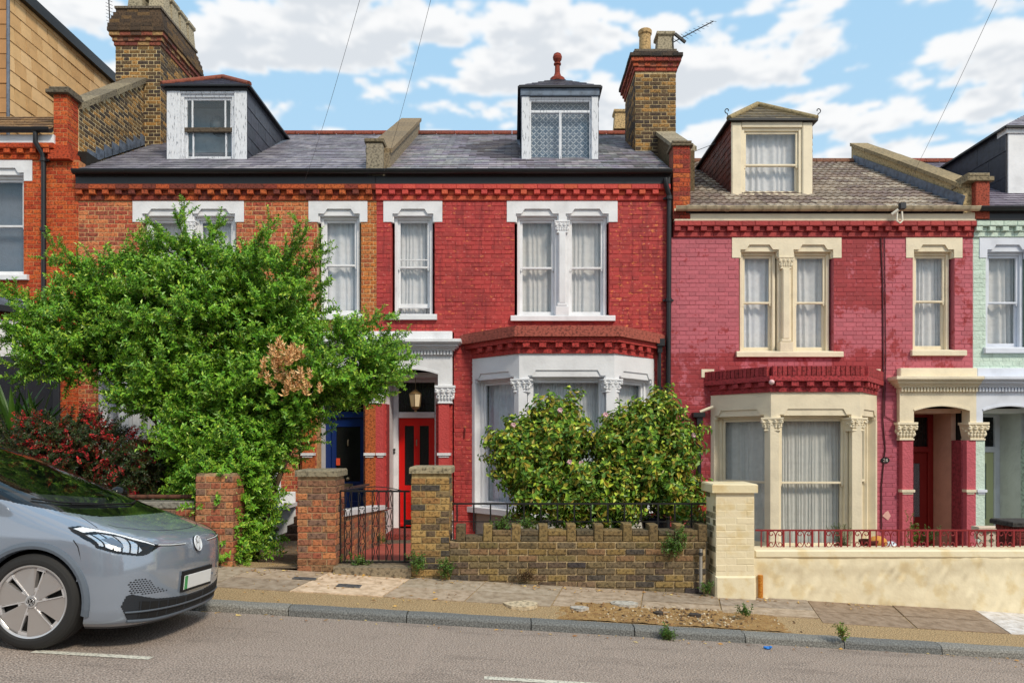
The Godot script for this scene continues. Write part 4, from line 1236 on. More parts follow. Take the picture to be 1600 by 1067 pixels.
	var ch := chimney(h, cx0, cx1, 7.2, yb, zc, -3.2, [[0.03, 0.085, RB, false], [0.06, 0.085, RB, true], [0.10, 0.09, RB, false], [0.13, 0.08, DK, false], [0.05, 0.07, DK, false]], {"pal": STOCK})
	var yp := yb + 0.44
	pot_round(ch, Vector3(X(1008, zc - 0.25), yp, zc - 0.25), 0.125, 0.54, C(206, 172, 120))
	pot_square(ch, Vector3(X(1038, zc - 0.3), yp, zc - 0.3), 0.36, 0.46, C(176, 164, 138))
	pot_square(ch, Vector3(cx0 + 0.22, yp, zc - 0.85), 0.30, 0.30, C(96, 88, 78))
	pot_square(ch, Vector3(cx1 - 0.25, yp, zc - 0.9), 0.30, 0.32, C(110, 100, 86))
	# rear stack pot beyond the ridge
	b = mb(C(140, 126, 100)); b.box(X(953, -6.5), X(982, -6.5), 7.5, Y(208, -6.5), -7.0, -6.5); b.cbox(X(951, -6.5), X(984, -6.5), Y(208, -6.5), Y(204, -6.5), -7.0, -6.47, 0.02); part(ch, "rear_stack", b, M.stone)
	pot_square(ch, Vector3(X(969, -6.7), Y(205, -6.7), -6.7), 0.36, 0.52, C(206, 176, 126))
	# parapet between chimney and front, and its brick pier
	var p2 = parapet(h, X(1060), X(1060) + 0.30, 0.0, -0.02, zc, 0.40, C(110, 92, 66), C(176, 164, 138))
	brickwork(p2, Vector3(X(1050), Y(345), 0.10), Vector3.RIGHT, Vector3.UP, X(1077) - X(1050), Y(232) - Y(345), [], {"pal": [C(196, 88, 48), C(170, 66, 46), C(206, 110, 56), C(150, 62, 50)], "mortar": C(150, 84, 64), "thick": 0.32, "parts": 40, "proud": 0.005, "seed": 7, "course": 0.082})
	b = mb(C(120, 106, 84)); b.cbox(X(1047), X(1081), Y(232), Y(228), -0.28, 0.14, 0.01); b.cbox(X(1049), X(1079), Y(228), Y(223), -0.26, 0.12, 0.02); part(p2, "pier_cap", b, M.stone)
	# drainpipes
	downpipe(h, [Vector3(X(1037), Y(284), 0.17), Vector3(X(1038), Y(294), 0.17), Vector3(X(1044), Y(309), 0.10), Vector3(X(1044.5), Y(318), 0.075), Vector3(X(1042), -0.1, 0.075)], 0.045, M.black, [Vector3(X(1044), Y(312), 0.09), Vector3(X(1043.5), Y(470), 0.075), Vector3(X(1043), Y(640), 0.075)])
	downpipe(h, [Vector3(X(1029), Y(536), 0.09), Vector3(X(1029), Y(700), 0.07), Vector3(X(1029), -0.1, 0.07)], 0.035, M.black, [Vector3(X(1029), Y(607), 0.075)])
	b = mb(); b.column(PackedVector2Array([Vector2(X(1023), 0.0), Vector2(X(1024), 0.17), Vector2(X(1036), 0.17), Vector2(X(1037), 0.0)]), Y(542), Y(531)); b.column(PackedVector2Array([Vector2(X(1026), 0.03), Vector2(X(1026), 0.13), Vector2(X(1033), 0.13), Vector2(X(1033), 0.03)]), Y(552), Y(542)); part(h, "hopper_head", b, M.black)
	# hook on the wall and bell panel by the door
	b = mb(C(110, 40, 38)); b.tube([Vector3(X(726), Y(668), 0.01), Vector3(X(727), Y(672), 0.05), Vector3(X(725.5), Y(684), 0.02)], 0.012, 6); part(h, "wall_hook", b, M.plain)
	b = mb(C(40, 40, 42)); var zd := -0.72; b.cbox(X(614.5, zd), X(617.5, zd), Y(704, zd), Y(701, zd), zd, zd + 0.03, 0.004); b.cbox(X(614.5, zd), X(617.5, zd), Y(708, zd), Y(706, zd), zd, zd + 0.03, 0.004); part(h, "door_bell", b, M.plain)

func build_orange_house():
	var h := thing("terraced_house", "unpainted orange brick terraced house with blue front door behind the tall shrub", "house", "terraced houses in the row")
	var xl := X(122); var xr := X(588); var y0 := -0.4
	var holes := [hole(495, 564, 325.5, 495, xl, y0), hole(220, 369, 325.5, 497, xl, y0), hole(465, 600, 519, 960, xl, y0), hole(158, 434, 545, 960, xl, y0)]
	var tone := func(u: float, v: float, k: Color, rng: RandomNumberGenerator) -> Color:
		if u > 4.9: k = k.lerp(C(210, 138, 58), 0.45)
		k.r8 = k.r8 / 8 * 8; k.g8 = k.g8 / 8 * 8; k.b8 = k.b8 / 8 * 8
		return k
	var bo := {"pal": ORANGE, "mortar": C(226, 188, 138), "parts": 280, "pick": Rect2(0.05, 4.6, 5.4, 2.1), "seed": 42, "proud": 0.007, "joint": 0.012, "tone": tone}
	brickwork(h, Vector3(xl, y0, 0), Vector3.RIGHT, Vector3.UP, xr - xl, Y(313.8) - y0, holes, bo)
	eaves(h, 122, 588, 0.0, [C(176, 84, 52), C(196, 92, 50), C(146, 66, 50), C(126, 62, 52), C(204, 104, 54)], M.black, M.black)
	shell(h, xl, xr, 6.3)
	std_pair_window(h, [482, 574], [[497, 562]], 314, 412, 492, M.white, [488, 568], ["net curtain in the single first floor window of the orange brick house"])
	std_pair_window(h, [207, 381], [[222, 289], [300, 367]], 314, 412, 494, M.white, [214, 375], ["net curtain above the shrub in the orange house window nearer the drainpipe", "net curtain above the shrub in the orange house window nearer the porch"])
	bay(h, X(296), 0.80, 0.84, 0.86, 0.0, M.white, {"cornice": C(176, 84, 52), "coping": C(150, 96, 76), "plinth": C(226, 224, 220), "labels": ["net curtain in the far side of the bay hidden behind the tall shrub", "net curtain in the front of the bay hidden behind the tall shrub", "net curtain in the porch side of the bay hidden behind the tall shrub"]})
	var blue := mat("blue_door", C(14, 44, 104), 0.3)
	porch(h, 588, -1.0, 0.0, {"paint": M.white, "brick": {"pal": ORANGE, "mortar": C(216, 170, 118), "proud": 0.004}, "shaft": C(196, 104, 54), "pier": 20.0, "depth": 0.68, "inner": C(222, 222, 226), "floor": C(120, 96, 76), "door_mat": blue, "frame_mat": blue, "panes": [[0.14, 0.86, 0.42, 0.92]], "white_foot": false})
	# white painted foot of the wall
	var b := mb(); b.cbox(X(424), X(462), -0.3, Y(768), 0.0, 0.05, 0.01); part(h, "painted_plinth", b, M.white)
	b = mb(); b.cbox(X(400, 0.9), X(441, 0.9), Y(797, 0.9), Y(791, 0.9), 0.05, 0.95, 0.01); part(h, "ledge", b, M.white)
	# door notices
	b = mb(C(206, 74, 40)); var zd := -0.61; b.cbox(X(525, zd), X(531, zd), Y(727, zd), Y(716, zd), zd, zd + 0.006, 0.002); part(h, "door_sticker", b, M.plain)
	main_roof(h, X(122), X(575), 0.0, {"pal": SLATEP, "ex": 0.2, "w": 0.28, "parts": 200, "seed": 16, "tone": func(u, v, k, rng): return k.lerp(C(110, 112, 124), 0.3 if u < 2.4 else 0.0)})
	# dormer with peeling boards
	var zf := -0.93
	var xa := X(260, zf); var xe := X(385, zf); var ya := Y(254, zf); var ye := Y(142, zf)
	var d := dormer(h, xa, xe, 7.04, ye, zf, 9.06, -1.72, 0.0, {"cheek": [C(60, 64, 76), C(70, 74, 86), C(64, 68, 80)], "fascia": M.black, "slates": [C(80, 78, 96), C(70, 68, 84)], "hips": C(150, 82, 62), "fascia_h": 0.09})
	b = mb(); b.cbox(xa, xa + 0.26, ya, ye, zf - 0.1, zf + 0.01, 0.006); b.cbox(xe - 0.24, xe, ya, ye, zf - 0.1, zf + 0.01, 0.006); b.cbox(xa + 0.26, xe - 0.24, ye - 0.05, ye, zf - 0.1, zf, 0.006); b.cbox(xa + 0.2, xe - 0.2, ya - 0.02, ya + 0.05, zf - 0.1, zf + 0.03, 0.008)
	part(d, "window_surround", b, M.flaky)
	sash_window(d, [xa + 0.26, xe - 0.24, ya + 0.05, ye - 0.05], Y(200, zf), {"mat": M.flaky, "margins": true, "z": zf - 0.03})
	b = mb(C(96, 84, 70)); b.cbox(xa + 0.29, xe - 0.27, Y(204, zf), Y(197, zf), zf - 0.1, zf - 0.055, 0.006); part(d, "weathered_rail", b, M.stone)
	b = mb(C(70, 78, 80)); b.blob(Vector3((xa + xe) / 2 + 0.02, Y(180, zf), zf - 0.5), Vector3(0.16, 0.2, 0.16), 8, 12); b.box(xa + 0.2, xe - 0.2, ya, ya + 0.05, zf - 0.7, zf - 0.2); part(d, "jar_on_ledge", b, M.gloss)
	b = mb(C(186, 206, 216)); b.box(xa + 0.08, xe - 0.08, ya, ye, zf - 0.78, zf - 0.76); part(d, "room_blind", b, M.cloth)
	# dull lead apron under the dormer
	b = mb(); b.bar(Vector3(xa, 7.02, zf + 0.05), Vector3(xe, 7.02, zf + 0.05), 0.16, 0.02, Vector3(0, 0.87, 0.5)); part(d, "apron", b, M.lead)

func build_pink_house():
	var h := thing("terraced_house", "faded pink and dark red painted brick terraced house with cream trim", "house", "terraced houses in the row")
	var dy := -57.0 * D / F
	var xl := X(1046); var xr := X(1521); var y0 := -1.0
	var holes := [hole(1427, 1492, 381.5, 551, xl, y0), hole(1155, 1303, 381.5, 553, xl, y0), hole(1402, 1600, 576, 990, xl, y0), hole(1115, 1366, 604, 990, xl, y0)]
	# two coats of paint: faded pink with dark red patches where it was touched in
	var n1 := FastNoiseLite.new(); n1.seed = 77; n1.frequency = 1.5; n1.fractal_octaves = 5; n1.fractal_gain = 0.6
	var x_0 := xl; var yy := -1.2; var W := 5.6; var H := 7.2
	var pm := facade_paint("pink_paint", x_0, yy, W, H, func(u: float, v: float) -> Color:
		var y := H - v
		var px := 1046.0 + u * F / D; var py := 690.0 - (yy + y - CY) * F / D
		# wear follows the courses: part of the pattern is taken brick by brick
		var cu := floorf(u / 0.176 + 0.5 * fmod(floorf(y / 0.078), 2.0)); var cv := floorf(y / 0.078)
		var f := n1.get_noise_2d(u * 1.2, v * 1.2) * 1.1 + n1.get_noise_2d(cu * 3.7, cv * 5.3) * 0.22 + n1.get_noise_2d(u * 8.0, v * 8.0) * 0.55
		# how much dark paint lies here
		var g := -0.58
		if px > 1300 and px < 1380: g = 0.35 - 1.4 * clamp((py - 480) / 30.0, 0.0, 1.0) * clamp((560 - py) / 60.0, 0.0, 1.0)
		elif px > 1380 and px < 1418: g = -0.3
		elif px > 1490: g = -0.3
		elif px < 1160 and py > 500: g = -0.4
		if py > 552: g = max(g, 0.25 if px < 1200 else -0.3)
		if px > 1340 and py > 600: g = -0.8
		var k := smoothstep(-0.16, 0.16, g + f) * 0.9
		var fine := n1.get_noise_2d(u * 14, v * 14) * 0.10
		var pink := C(190, 98, 110).lerp(C(210, 130, 138), clamp(fine * 3.0, 0.0, 0.6))
		if px > 1375 and py > 590: pink = C(178, 88, 106)
		return pink.lerp(C(158, 50, 54), k) * (1.0 + fine * 0.6), 0.7)
	var W1 := [Color(1, 1, 1), Color(0.96, 0.96, 0.96), Color(0.92, 0.92, 0.92), Color(0.98, 0.97, 0.97)]
	brickwork(h, Vector3(xl, y0, 0), Vector3.RIGHT, Vector3.UP, xr - xl, Y(370.8) - y0, holes, {"pal": W1, "mortar": Color(0.92, 0.92, 0.92), "mat": pm, "mortar_mat": pm, "parts": 290, "pick": Rect2(0.05, 3.75, 5.4, 2.8), "seed": 43, "proud": 0.006, "joint": 0.010})
	var redk := [C(172, 62, 62), C(160, 56, 58), C(180, 68, 66)]
	eaves(h, 1052, 1521, dy, redk, M.cream, mat("old_gutter", C(206, 190, 158), 0.7, TX.grain, 1.0), {"mat": M.paint_brick})
	shell(h, xl, xr, 5.6)
	std_pair_window(h, [1416, 1504], [[1428, 1491]], 370, 469, 548, M.cream, [1423, 1508], ["net curtain in the single first floor window above the cream porch"])
	std_pair_window(h, [1144, 1315], [[1157, 1217], [1240, 1302]], 370, 471, 550, M.cream, [1150, 1316], ["net curtain left of the cream mullion in the pink house", "net curtain right of the cream mullion in the pink house"])
	bay(h, 5.06, 0.745, 0.75, 0.95, dy, M.cream, {"cornice": C(180, 66, 70), "soldiers": true, "plinth": C(226, 210, 170), "curtain": C(218, 222, 218), "labels": ["grey net curtain in the angled side of the cream bay next to the cream pillar", "grey green curtain in the front of the cream bay", "net curtain in the porch side of the cream bay"]})
	var b := mb(); b.cbox(X(1096), X(1116), Y(590), Y(577), 0.0, 0.02, 0.004); b.cbox(X(1366), X(1376), Y(590), Y(577), 0.0, 0.02, 0.004); part(h, "string_course", b, M.cream)
	var dm := mat("maroon_door", C(132, 28, 26), 0.4)
	var lace := mat("door_lace", C(150, 154, 160), 0.6, noise_tex("lacey", 0.05, 3, [[0.0, 0.35], [0.45, 0.5], [0.6, 1.0], [1.0, 1.0]]), 3.0)
	porch(h, 1521, -1.0, dy, {"paint": M.cream, "brick": {"pal": [C(176, 74, 86), C(170, 70, 82), C(182, 78, 90)], "mortar": C(160, 66, 76), "proud": 0.004, "mat": M.paint_brick}, "shaft": C(196, 92, 104), "pier": 18.0, "shared": true, "depth": 0.95, "inner": C(206, 168, 146), "floor": C(120, 70, 60), "door_mat": dm, "frame_mat": dm, "panes": [[0.2, 0.80, 0.40, 0.90]], "pane_mat": lace, "white_foot": false})
	# pantiled roof
	var TP := [C(178, 164, 148), C(160, 146, 132), C(196, 182, 164), C(140, 124, 116), C(168, 150, 136), C(150, 132, 124)]
	main_roof(h, X(1070), X(1500), dy, {"pal": TP, "ex": 0.29, "w": 0.30, "t": 0.03, "parts": 200, "seed": 26, "rolled": true, "called": "roof_tile", "rest": "roof_tiling", "ridge": C(140, 96, 74), "mat": mat("tile", Color(1, 1, 1), 0.9, TX.pits, 1.1, TX.rough_n, 0.5)})
	# dormer
	var zf := -0.83
	var xa := X(1143, zf); var xe := X(1270, zf); var ya := Y(309, zf); var ye := Y(191, zf)
	var d := dormer(h, xa, xe, 6.33, ye, zf, 8.48, -1.66, dy, {"cheek": [C(112, 50, 44), C(96, 46, 42), C(124, 56, 48)], "cheek_ex": 0.13, "cheek_w": 0.2, "fascia": M.black, "slates": [C(126, 112, 84), C(140, 124, 92), C(110, 98, 78)], "ex": 0.13, "hips": C(168, 150, 110), "fascia_h": 0.04, "over": 0.06})
	b = mb(); b.cbox(xa, xa + 0.2, ya, ye, zf - 0.1, zf + 0.02, 0.02); b.cbox(xe - 0.2, xe, ya, ye, zf - 0.1, zf + 0.02, 0.02); b.cbox(xa + 0.2, xe - 0.2, ye - 0.10, ye, zf - 0.1, zf + 0.02, 0.006); b.cbox(xa + 0.1, xe - 0.1, ya - 0.03, ya + 0.05, zf - 0.1, zf + 0.05, 0.008)
	part(d, "window_surround", b, M.cream)
	sash_window(d, [xa + 0.2, xe - 0.2, ya + 0.05, ye - 0.10], Y(256, zf), {"mat": M.cream, "z": zf - 0.02})
	curtain(xa + 0.22, xe - 0.22, ya + 0.06, ye - 0.10, "net curtain in the cream dormer of the pantiled roof", {"xf": Transform3D(Basis(), Vector3(0, 0, zf - 0.22)), "seed": 3})
	for s in [[xa - 0.06, -1.0], [xe + 0.06, 1.0]]:    # curled iron finials on the hips
		var pts := []
		for i in 14:
			var a := i / 13.0 * 5.2; var r := 0.055 * (1.0 - i / 20.0)
			pts.append(Vector3(s[0] + s[1] * (0.03 + r * sin(a) * 1.0), ye + 0.10 + 0.10 - r * cos(a), zf + 0.05))
		pts.push_front(Vector3(s[0], ye + 0.02, zf + 0.05))
		b = mb(); b.tube(pts, 0.009, 6); part(d, "iron_scroll", b, M.iron)
	b = mb(); b.bar(Vector3(xa, 6.30, zf + 0.05), Vector3(xe, 6.30, zf + 0.05), 0.16, 0.02, Vector3(0, 0.87, 0.5)); part(d, "apron", b, M.lead)
	# parapet on the right with sweeping coping, pier and flashing
	var p = parapet(h, X(1506), X(1506) + 0.34, dy, 0.0, -4.35, 0.42, C(196, 174, 128), C(170, 150, 112), {"sag": -0.04})
	b = mb(C(168, 78, 58)); b.cbox(X(1519), X(1541), Y(345), Y(286), -0.3, 0.12, 0.01); part(p, "brick_pier", b, M.brick)
	b = mb(C(150, 136, 108)); b.cbox(X(1504), X(1546), Y(287), Y(280), -0.34, 0.16, 0.01); b.cbox(X(1508), X(1542), Y(280), Y(273), -0.3, 0.12, 0.025); part(p, "pier_cap", b, M.stone)
	b = mb(); b.bar(Vector3(X(1503), roof_y(0.0, dy) + 0.06, 0.05), Vector3(X(1503), roof_y(-4.2, dy) + 0.06, -4.2), 0.03, 0.2, Vector3(0, 1, 0)); part(p, "flashing", b, M.lead)
	# overflow spout, hopper and pipe on the left edge
	downpipe(h, [Vector3(X(1092), Y(660), 0.08), Vector3(X(1091), Y(750), 0.07), Vector3(X(1091), -0.6, 0.07)], 0.035, M.black, [Vector3(X(1091), Y(700), 0.075)])
	b = mb(); b.column(PackedVector2Array([Vector2(X(1081), 0.0), Vector2(X(1081), 0.15), Vector2(X(1099), 0.15), Vector2(X(1099), 0.0)]), Y(652), Y(645)); b.column(PackedVector2Array([Vector2(X(1087), 0.03), Vector2(X(1087), 0.12), Vector2(X(1096), 0.12), Vector2(X(1096), 0.03)]), Y(664), Y(652)); part(h, "hopper_head", b, M.black)
	b = mb(); b.tube([Vector3(X(1112), Y(636), 0.13), Vector3(X(1092), Y(644), 0.10)], 0.028, 8); part(h, "overflow_pipe", b, M.cream)
	# wires tacked to the wall
	b = mb(C(70, 26, 30)); b.tube([Vector3(X(1376), Y(372), 0.02), Vector3(X(1379), Y(440), 0.02), Vector3(X(1380), Y(575), 0.02), Vector3(X(1380), Y(590), 0.03), Vector3(X(1379), Y(655), 0.025), Vector3(X(1383), Y(700), 0.02), Vector3(X(1377), Y(760), 0.02), Vector3(X(1377), Y(830), 0.02)], 0.011, 6)
	b.tube([Vector3(X(1382), Y(372), 0.02), Vector3(X(1384), Y(560), 0.02), Vector3(X(1382), Y(650), 0.02), Vector3(X(1400), Y(660), 0.02)], 0.007, 6); part(h, "wall_cable", b, M.plain)
	# insulator bracket on the fascia
	b = mb(C(226, 220, 204)); b.tube([Vector3(X(1383), Y(342), 0.25), Vector3(X(1391), Y(336), 0.3)], 0.03, 8); b.tube([Vector3(X(1390), Y(338), 0.28), Vector3(X(1389), Y(352), 0.28), Vector3(X(1394), Y(356), 0.28), Vector3(X(1398), Y(352), 0.28), Vector3(X(1397), Y(338), 0.28)], 0.016, 6); b.tint(C(40, 44, 50)); b.box(X(1394), X(1402), Y(334), Y(325), 0.22, 0.32); part(h, "wire_bracket", b, M.plain)
	# number plaque: black oval, white numerals
	b = mb(C(22, 22, 24))
	var ov := PackedVector2Array()
	for i in 24: ov.append(Vector2(X(1383) + 0.078 * cos(TAU * i / 24), Y(719) + 0.055 * sin(TAU * i / 24)))
	b.prism(ov, 0.006, 0.024); var plq := part(h, "number_plaque", b, M.gloss)
	var tm := TextMesh.new(); tm.text = "24"; tm.font_size = 16; tm.pixel_size = 0.0046; tm.depth = 0.004
	var sf := SystemFont.new(); sf.font_names = PackedStringArray(["Droid Serif"]); tm.font = sf
	var tp := part(plq, "numerals", tm, mat("numeral", C(225, 222, 214), 0.5)); tp.position = Vector3(X(1383), Y(719), 0.026)
	# bare plaster scar
	b = mb(C(226, 176, 164)); b.prism(PackedVector2Array([Vector2(X(1379), Y(806)), Vector2(X(1388), Y(813)), Vector2(X(1392), Y(806)), Vector2(X(1388), Y(798)), Vector2(X(1384), Y(800))]), 0.002, 0.012); part(h, "plaster_scar", b, M.render)
	b = mb(C(226, 190, 190)); b.blob(Vector3(X(1207, 1.1), Y(597, 1.1), 1.08), Vector3(0.045, 0.045, 0.05), 8, 12); part(h, "bulkhead_lamp", b, M.gloss)

func build_mint_house():
	var h := thing("terraced_house", "pale mint green painted brick house at the right end", "house", "terraced houses in the row")
	var dy := -57.0 * D / F
	var xl := X(1521); var xr := X(1990); var y0 := -1.0
	var holes := [hole(1541, 1609, 381.5, 551, xl, y0), hole(1500, 1641, 576, 990, xl, y0)]
	brickwork(h, Vector3(xl, y0, 0), Vector3.RIGHT, Vector3.UP, xr - xl, Y(370.8) - y0, holes, {"pal": MINTP, "mortar": C(198, 218, 204), "mat": M.paint_brick, "mortar_mat": M.paint_brick, "parts": 70, "pick": Rect2(0.0, 3.6, 0.95, 3.2), "seed": 44, "proud": 0.005, "joint": 0.009})
	eaves(h, 1521, 1990, dy, MINTP, M.black, M.black, {"mat": M.paint_brick})
	shell(h, xl, xr, 5.6)
	var wb := mat("blue_white", C(220, 226, 238), 0.55, TX.soft, 0.6)
	std_pair_window(h, [1531, 1620], [[1543, 1607]], 370, 471, 544, wb, [1537, 1616], ["net curtain in the mint green house window"], {})
	porch(h, 1521, 1.0, dy, {"paint": wb, "brick": {"pal": MINTP, "mortar": C(198, 218, 204), "proud": 0.004, "mat": M.paint_brick}, "shaft": C(206, 226, 212), "pier": 18.0, "depth": 0.95, "inner": C(214, 220, 216), "floor": C(150, 140, 130), "door_mat": mat("green_door", C(196, 204, 160), 0.4), "panes": [[0.2, 0.44, 0.38, 0.9], [0.56, 0.8, 0.38, 0.9]], "pane_mat": mat("blue_pane", C(104, 128, 134), 0.2), "white_foot": false})
	main_roof(h, X(1530), X(1990), dy, {"pal": [C(128, 120, 136), C(140, 132, 146), C(116, 110, 124)], "ex": 0.2, "w": 0.3, "parts": 60, "seed": 36})
	# lead-clad dormer just entering the picture
	var zf := -0.9
	var d := dormer(h, X(1574, zf), X(1720, zf), 6.3, 7.6, zf, 8.3, -1.7, dy, {"cheek": [C(52, 58, 72), C(46, 52, 66)], "cheek_ex": 0.5, "cheek_w": 0.7, "fascia": M.white})
	var b := mb(); b.cbox(X(1576, zf), X(1716, zf), 6.3, 7.6, zf - 0.1, zf, 0.01); part(d, "window_surround", b, M.white)
	b = mb(C(60, 54, 44)); b.tube([Vector3(X(1583, -0.7), Y(655, -0.7), -0.65), Vector3(X(1590, -0.7), Y(650, -0.7), -0.62), Vector3(X(1593, -0.7), Y(655, -0.7), -0.6)], [0.02, 0.05, 0.06], 10); part(h, "porch_lamp", b, M.gloss)

func build_far_house():
	var h := thing("terraced_house", "bright orange brick house with buff tiled mansard at the left end", "house", "terraced houses in the row")
	var dy := 64.0 * D / F
	var xl := X(-420); var xr := X(122); var y0 := -0.3
	var VIV := [C(206, 88, 40), C(196, 76, 36), C(214, 100, 46), C(184, 70, 38), C(210, 96, 52)]
	brickwork(h, Vector3(xl, y0, 0), Vector3.RIGHT, Vector3.UP, xr - xl, Y(250) - y0, [hole(-130, 36, 261.5, 432, xl, y0)], {"pal": VIV, "mortar": C(206, 140, 92), "parts": 150, "pick": Rect2(X(0) - xl, 2.8, 2.0, 4.4), "seed": 45, "proud": 0.006, "joint": 0.010})
	eaves(h, -420, 88, dy, VIV, M.white, M.black)
	shell(h, xl, xr, 7.0)
	std_pair_window(h, [-145, 50], [[-134, -50], [-46, 37]], 250, 350, 430, M.white, [-140, 45], [], {})
	var b: MB
	for op in [[-134, -50], [-46, 37]]:
		b = mb(C(98, 112, 130)); b.box(X(op[0]), X(op[1]), Y(430), Y(272), -0.36, -0.34)
		solo("window_blind", b, M.cloth, "blue grey blind in the far left window, %s pane" % ("outer" if op[0] < -100 else "inner"), "blind")
	# pilaster strip with corbels, rising to a capped pier
	var bo := {"pal": VIV, "mortar": C(206, 140, 92), "parts": 60, "seed": 51, "proud": 0.005, "thick": 0.34}
	brickwork(h, Vector3(X(85), Y(236), 0.04), Vector3.RIGHT, Vector3.UP, X(106) - X(85), Y(149) - Y(236), [], bo)
	bo.thick = 0.0; bo.seed = 52; bo.parts = 30
	brickwork(h, Vector3(X(106), Y(236), 0.04), Vector3(0, 0, -1), Vector3.UP, 0.34, Y(149) - Y(236), [], bo)
	for c in [[84, 108, 236, 228, 0.06], [82, 111, 244, 236, 0.09], [80, 114, 252, 244, 0.12]]:
		b = mb(C(190, 76, 40)); b.cbox(X(c[0]), X(c[1]), Y(c[2]), Y(c[3]) - 0.004, -0.3, c[4], 0.006); part(h, "corbel_course", b, M.brick)
	b = mb(C(110, 100, 84)); b.cbox(X(76), X(112), Y(149), Y(143), -0.36, 0.12, 0.008); b.cbox(X(79), X(110), Y(143), Y(138), -0.34, 0.09, 0.02); part(h, "pier_cap", b, M.stone)
	# party wall of stock brick up to the chimney
	var X7 := X(107)
	var pw := holder(h, "party_wall")
	var yb := 6.2
	var tp := func(u: float) -> float: return lerp(7.80, 9.42, u / 2.36) - yb
	brickwork(pw, Vector3(X7, yb, -0.3), Vector3(0, 0, -1), Vector3.UP, 2.36, 3.2, [], {"pal": STOCK, "mortar": C(232, 212, 166), "parts": 200, "seed": 61, "proud": 0.008, "joint": 0.018, "top": tp, "thick": 0.3})
	for i in 4:
		var za := -0.3 - 2.4 * i / 4.0; var ze := -0.3 - 2.4 * (i + 1) / 4.0
		b = mb([C(150, 138, 112), C(128, 118, 98)][i % 2]); b.frame(Vector3(X7 + 0.06, 0, 0), Vector3(0, 0, -1), Vector3.UP)
		b.prism(PackedVector2Array([Vector2(-za + 0.004, yb + tp.call(-0.3 - za)), Vector2(-ze - 0.004, yb + tp.call(-0.3 - ze)), Vector2(-ze - 0.004, yb + tp.call(-0.3 - ze) + 0.12), Vector2(-za + 0.004, yb + tp.call(-0.3 - za) + 0.12)]), -0.42, 0.0)
		part(pw, "coping_stone", b, M.stone)
	# stepped lead where wall and roof meet
	for i in 9:
		var z := -0.25 - i * 0.28
		b = mb(); b.frame(Vector3(X7 + 0.016, 0, 0), Vector3(0, 0, -1), Vector3.UP)
		b.prism(PackedVector2Array([Vector2(-z, roof_y(z, 0) + 0.0), Vector2(-z + 0.3, roof_y(z - 0.3, 0)), Vector2(-z + 0.3, roof_y(z - 0.3, 0) + 0.13), Vector2(-z + 0.02, roof_y(z - 0.3, 0) + 0.12)]), -0.004, 0.008); part(pw, "stepped_flashing", b, M.lead)
	# great chimney
	var zc := -2.68
	var RB := [C(150, 84, 66), C(128, 70, 60), C(176, 140, 92), C(100, 74, 60)]
	var DK := [C(96, 76, 56), C(80, 66, 52), C(118, 92, 60)]
	var c0 := X(180, zc); var c1 := X(250, zc)
	var ch := chimney(h, c0, c1, 7.5, Y(72, zc), zc, -4.5, [[0.03, 0.09, RB, false], [0.06, 0.09, RB, true], [0.10, 0.09, RB, false], [0.13, 0.09, DK, false], [0.12, 0.09, DK, false], [0.10, 0.09, DK, false], [0.07, 0.09, DK, false], [0.04, 0.09, DK, false], [0.0, 0.09, DK, false]], {"pal": STOCK, "mortar": C(226, 206, 160)})
	for i in 4: pot_square(ch, Vector3(c1 - 0.16, Y(72, zc) + 0.85, zc - 0.3 - i * 0.42), 0.34, 0.5, C(190, 178, 150))
	for i in 4: pot_square(ch, Vector3(c1 - 0.62, Y(72, zc) + 0.85, zc - 0.3 - i * 0.42), 0.34, 0.42, C(170, 160, 134))
	# mansard: buff tiles on the flank and the front
	var BUFF := [C(232, 192, 138), C(224, 184, 130), C(238, 200, 148), C(218, 176, 122)]
	var mx := X(12, -1.0)
	var ms := holder(h, "mansard")
	var bm := mat("buff_tile", Color(1, 1, 1), 0.8, TX.soft, 1.0)
	slates(ms, Vector3(mx, 6.9, -1.0), Vector3(0, 0, -1), Vector3.UP, PackedVector2Array([Vector2(0, 0), Vector2(4.8, 0), Vector2(4.8, 3.5), Vector2(0, 3.5)]), {"pal": BUFF, "ex": 0.285, "w": 0.34, "t": 0.012, "parts": 130, "called": "hung_tile", "gap": 0.006, "rest": "hung_tiling", "deck": C(60, 50, 42), "deck_name": "wall_deck", "mat": bm})
	slates(ms, Vector3(xl, 6.9, -0.99), Vector3.RIGHT, Vector3.UP, PackedVector2Array([Vector2(0, 0), Vector2(mx - xl, 0), Vector2(mx - xl, 3.5), Vector2(0, 3.5)]), {"pal": [C(190, 142, 92), C(180, 134, 86)], "ex": 0.285, "w": 0.34, "t": 0.012, "parts": 20, "pick": Rect2(mx - xl - 1.0, 0, 2, 9), "called": "hung_tile", "gap": 0.006, "rest": "hung_tiling", "deck": C(60, 50, 42), "deck_name": "wall_deck", "mat": bm})
	b = mb(); b.tube([Vector3(mx + 0.01, 6.9, -0.98), Vector3(mx + 0.01, 10.45, -0.98)], 0.03, 8); part(ms, "corner_roll", b, M.lead)
	b = mb(); b.box(xl, mx + 0.12, 10.40, 10.62, -5.8, -0.85); part(ms, "flat_roof", b, M.black)
	# little tiled skirt roof above the eaves
	var V := Vector3(0, sin(0.62), -cos(0.62))
	slates(h, Vector3(xl, 6.50 + dy, 0.16), Vector3.RIGHT, V, PackedVector2Array([Vector2(0, 0), Vector2(X(84) - xl, 0), Vector2(X(84) - xl, 1.0), Vector2(X(12) - xl, 1.0), Vector2(0, 1.0)]), {"pal": [C(150, 120, 86), C(170, 136, 96), C(132, 106, 80)], "ex": 0.14, "w": 0.24, "t": 0.016, "parts": 60, "pick": Rect2(X(0) - xl, 0, 9, 9), "called": "roof_tile", "rest": "roof_tiling", "mat": M.tile})
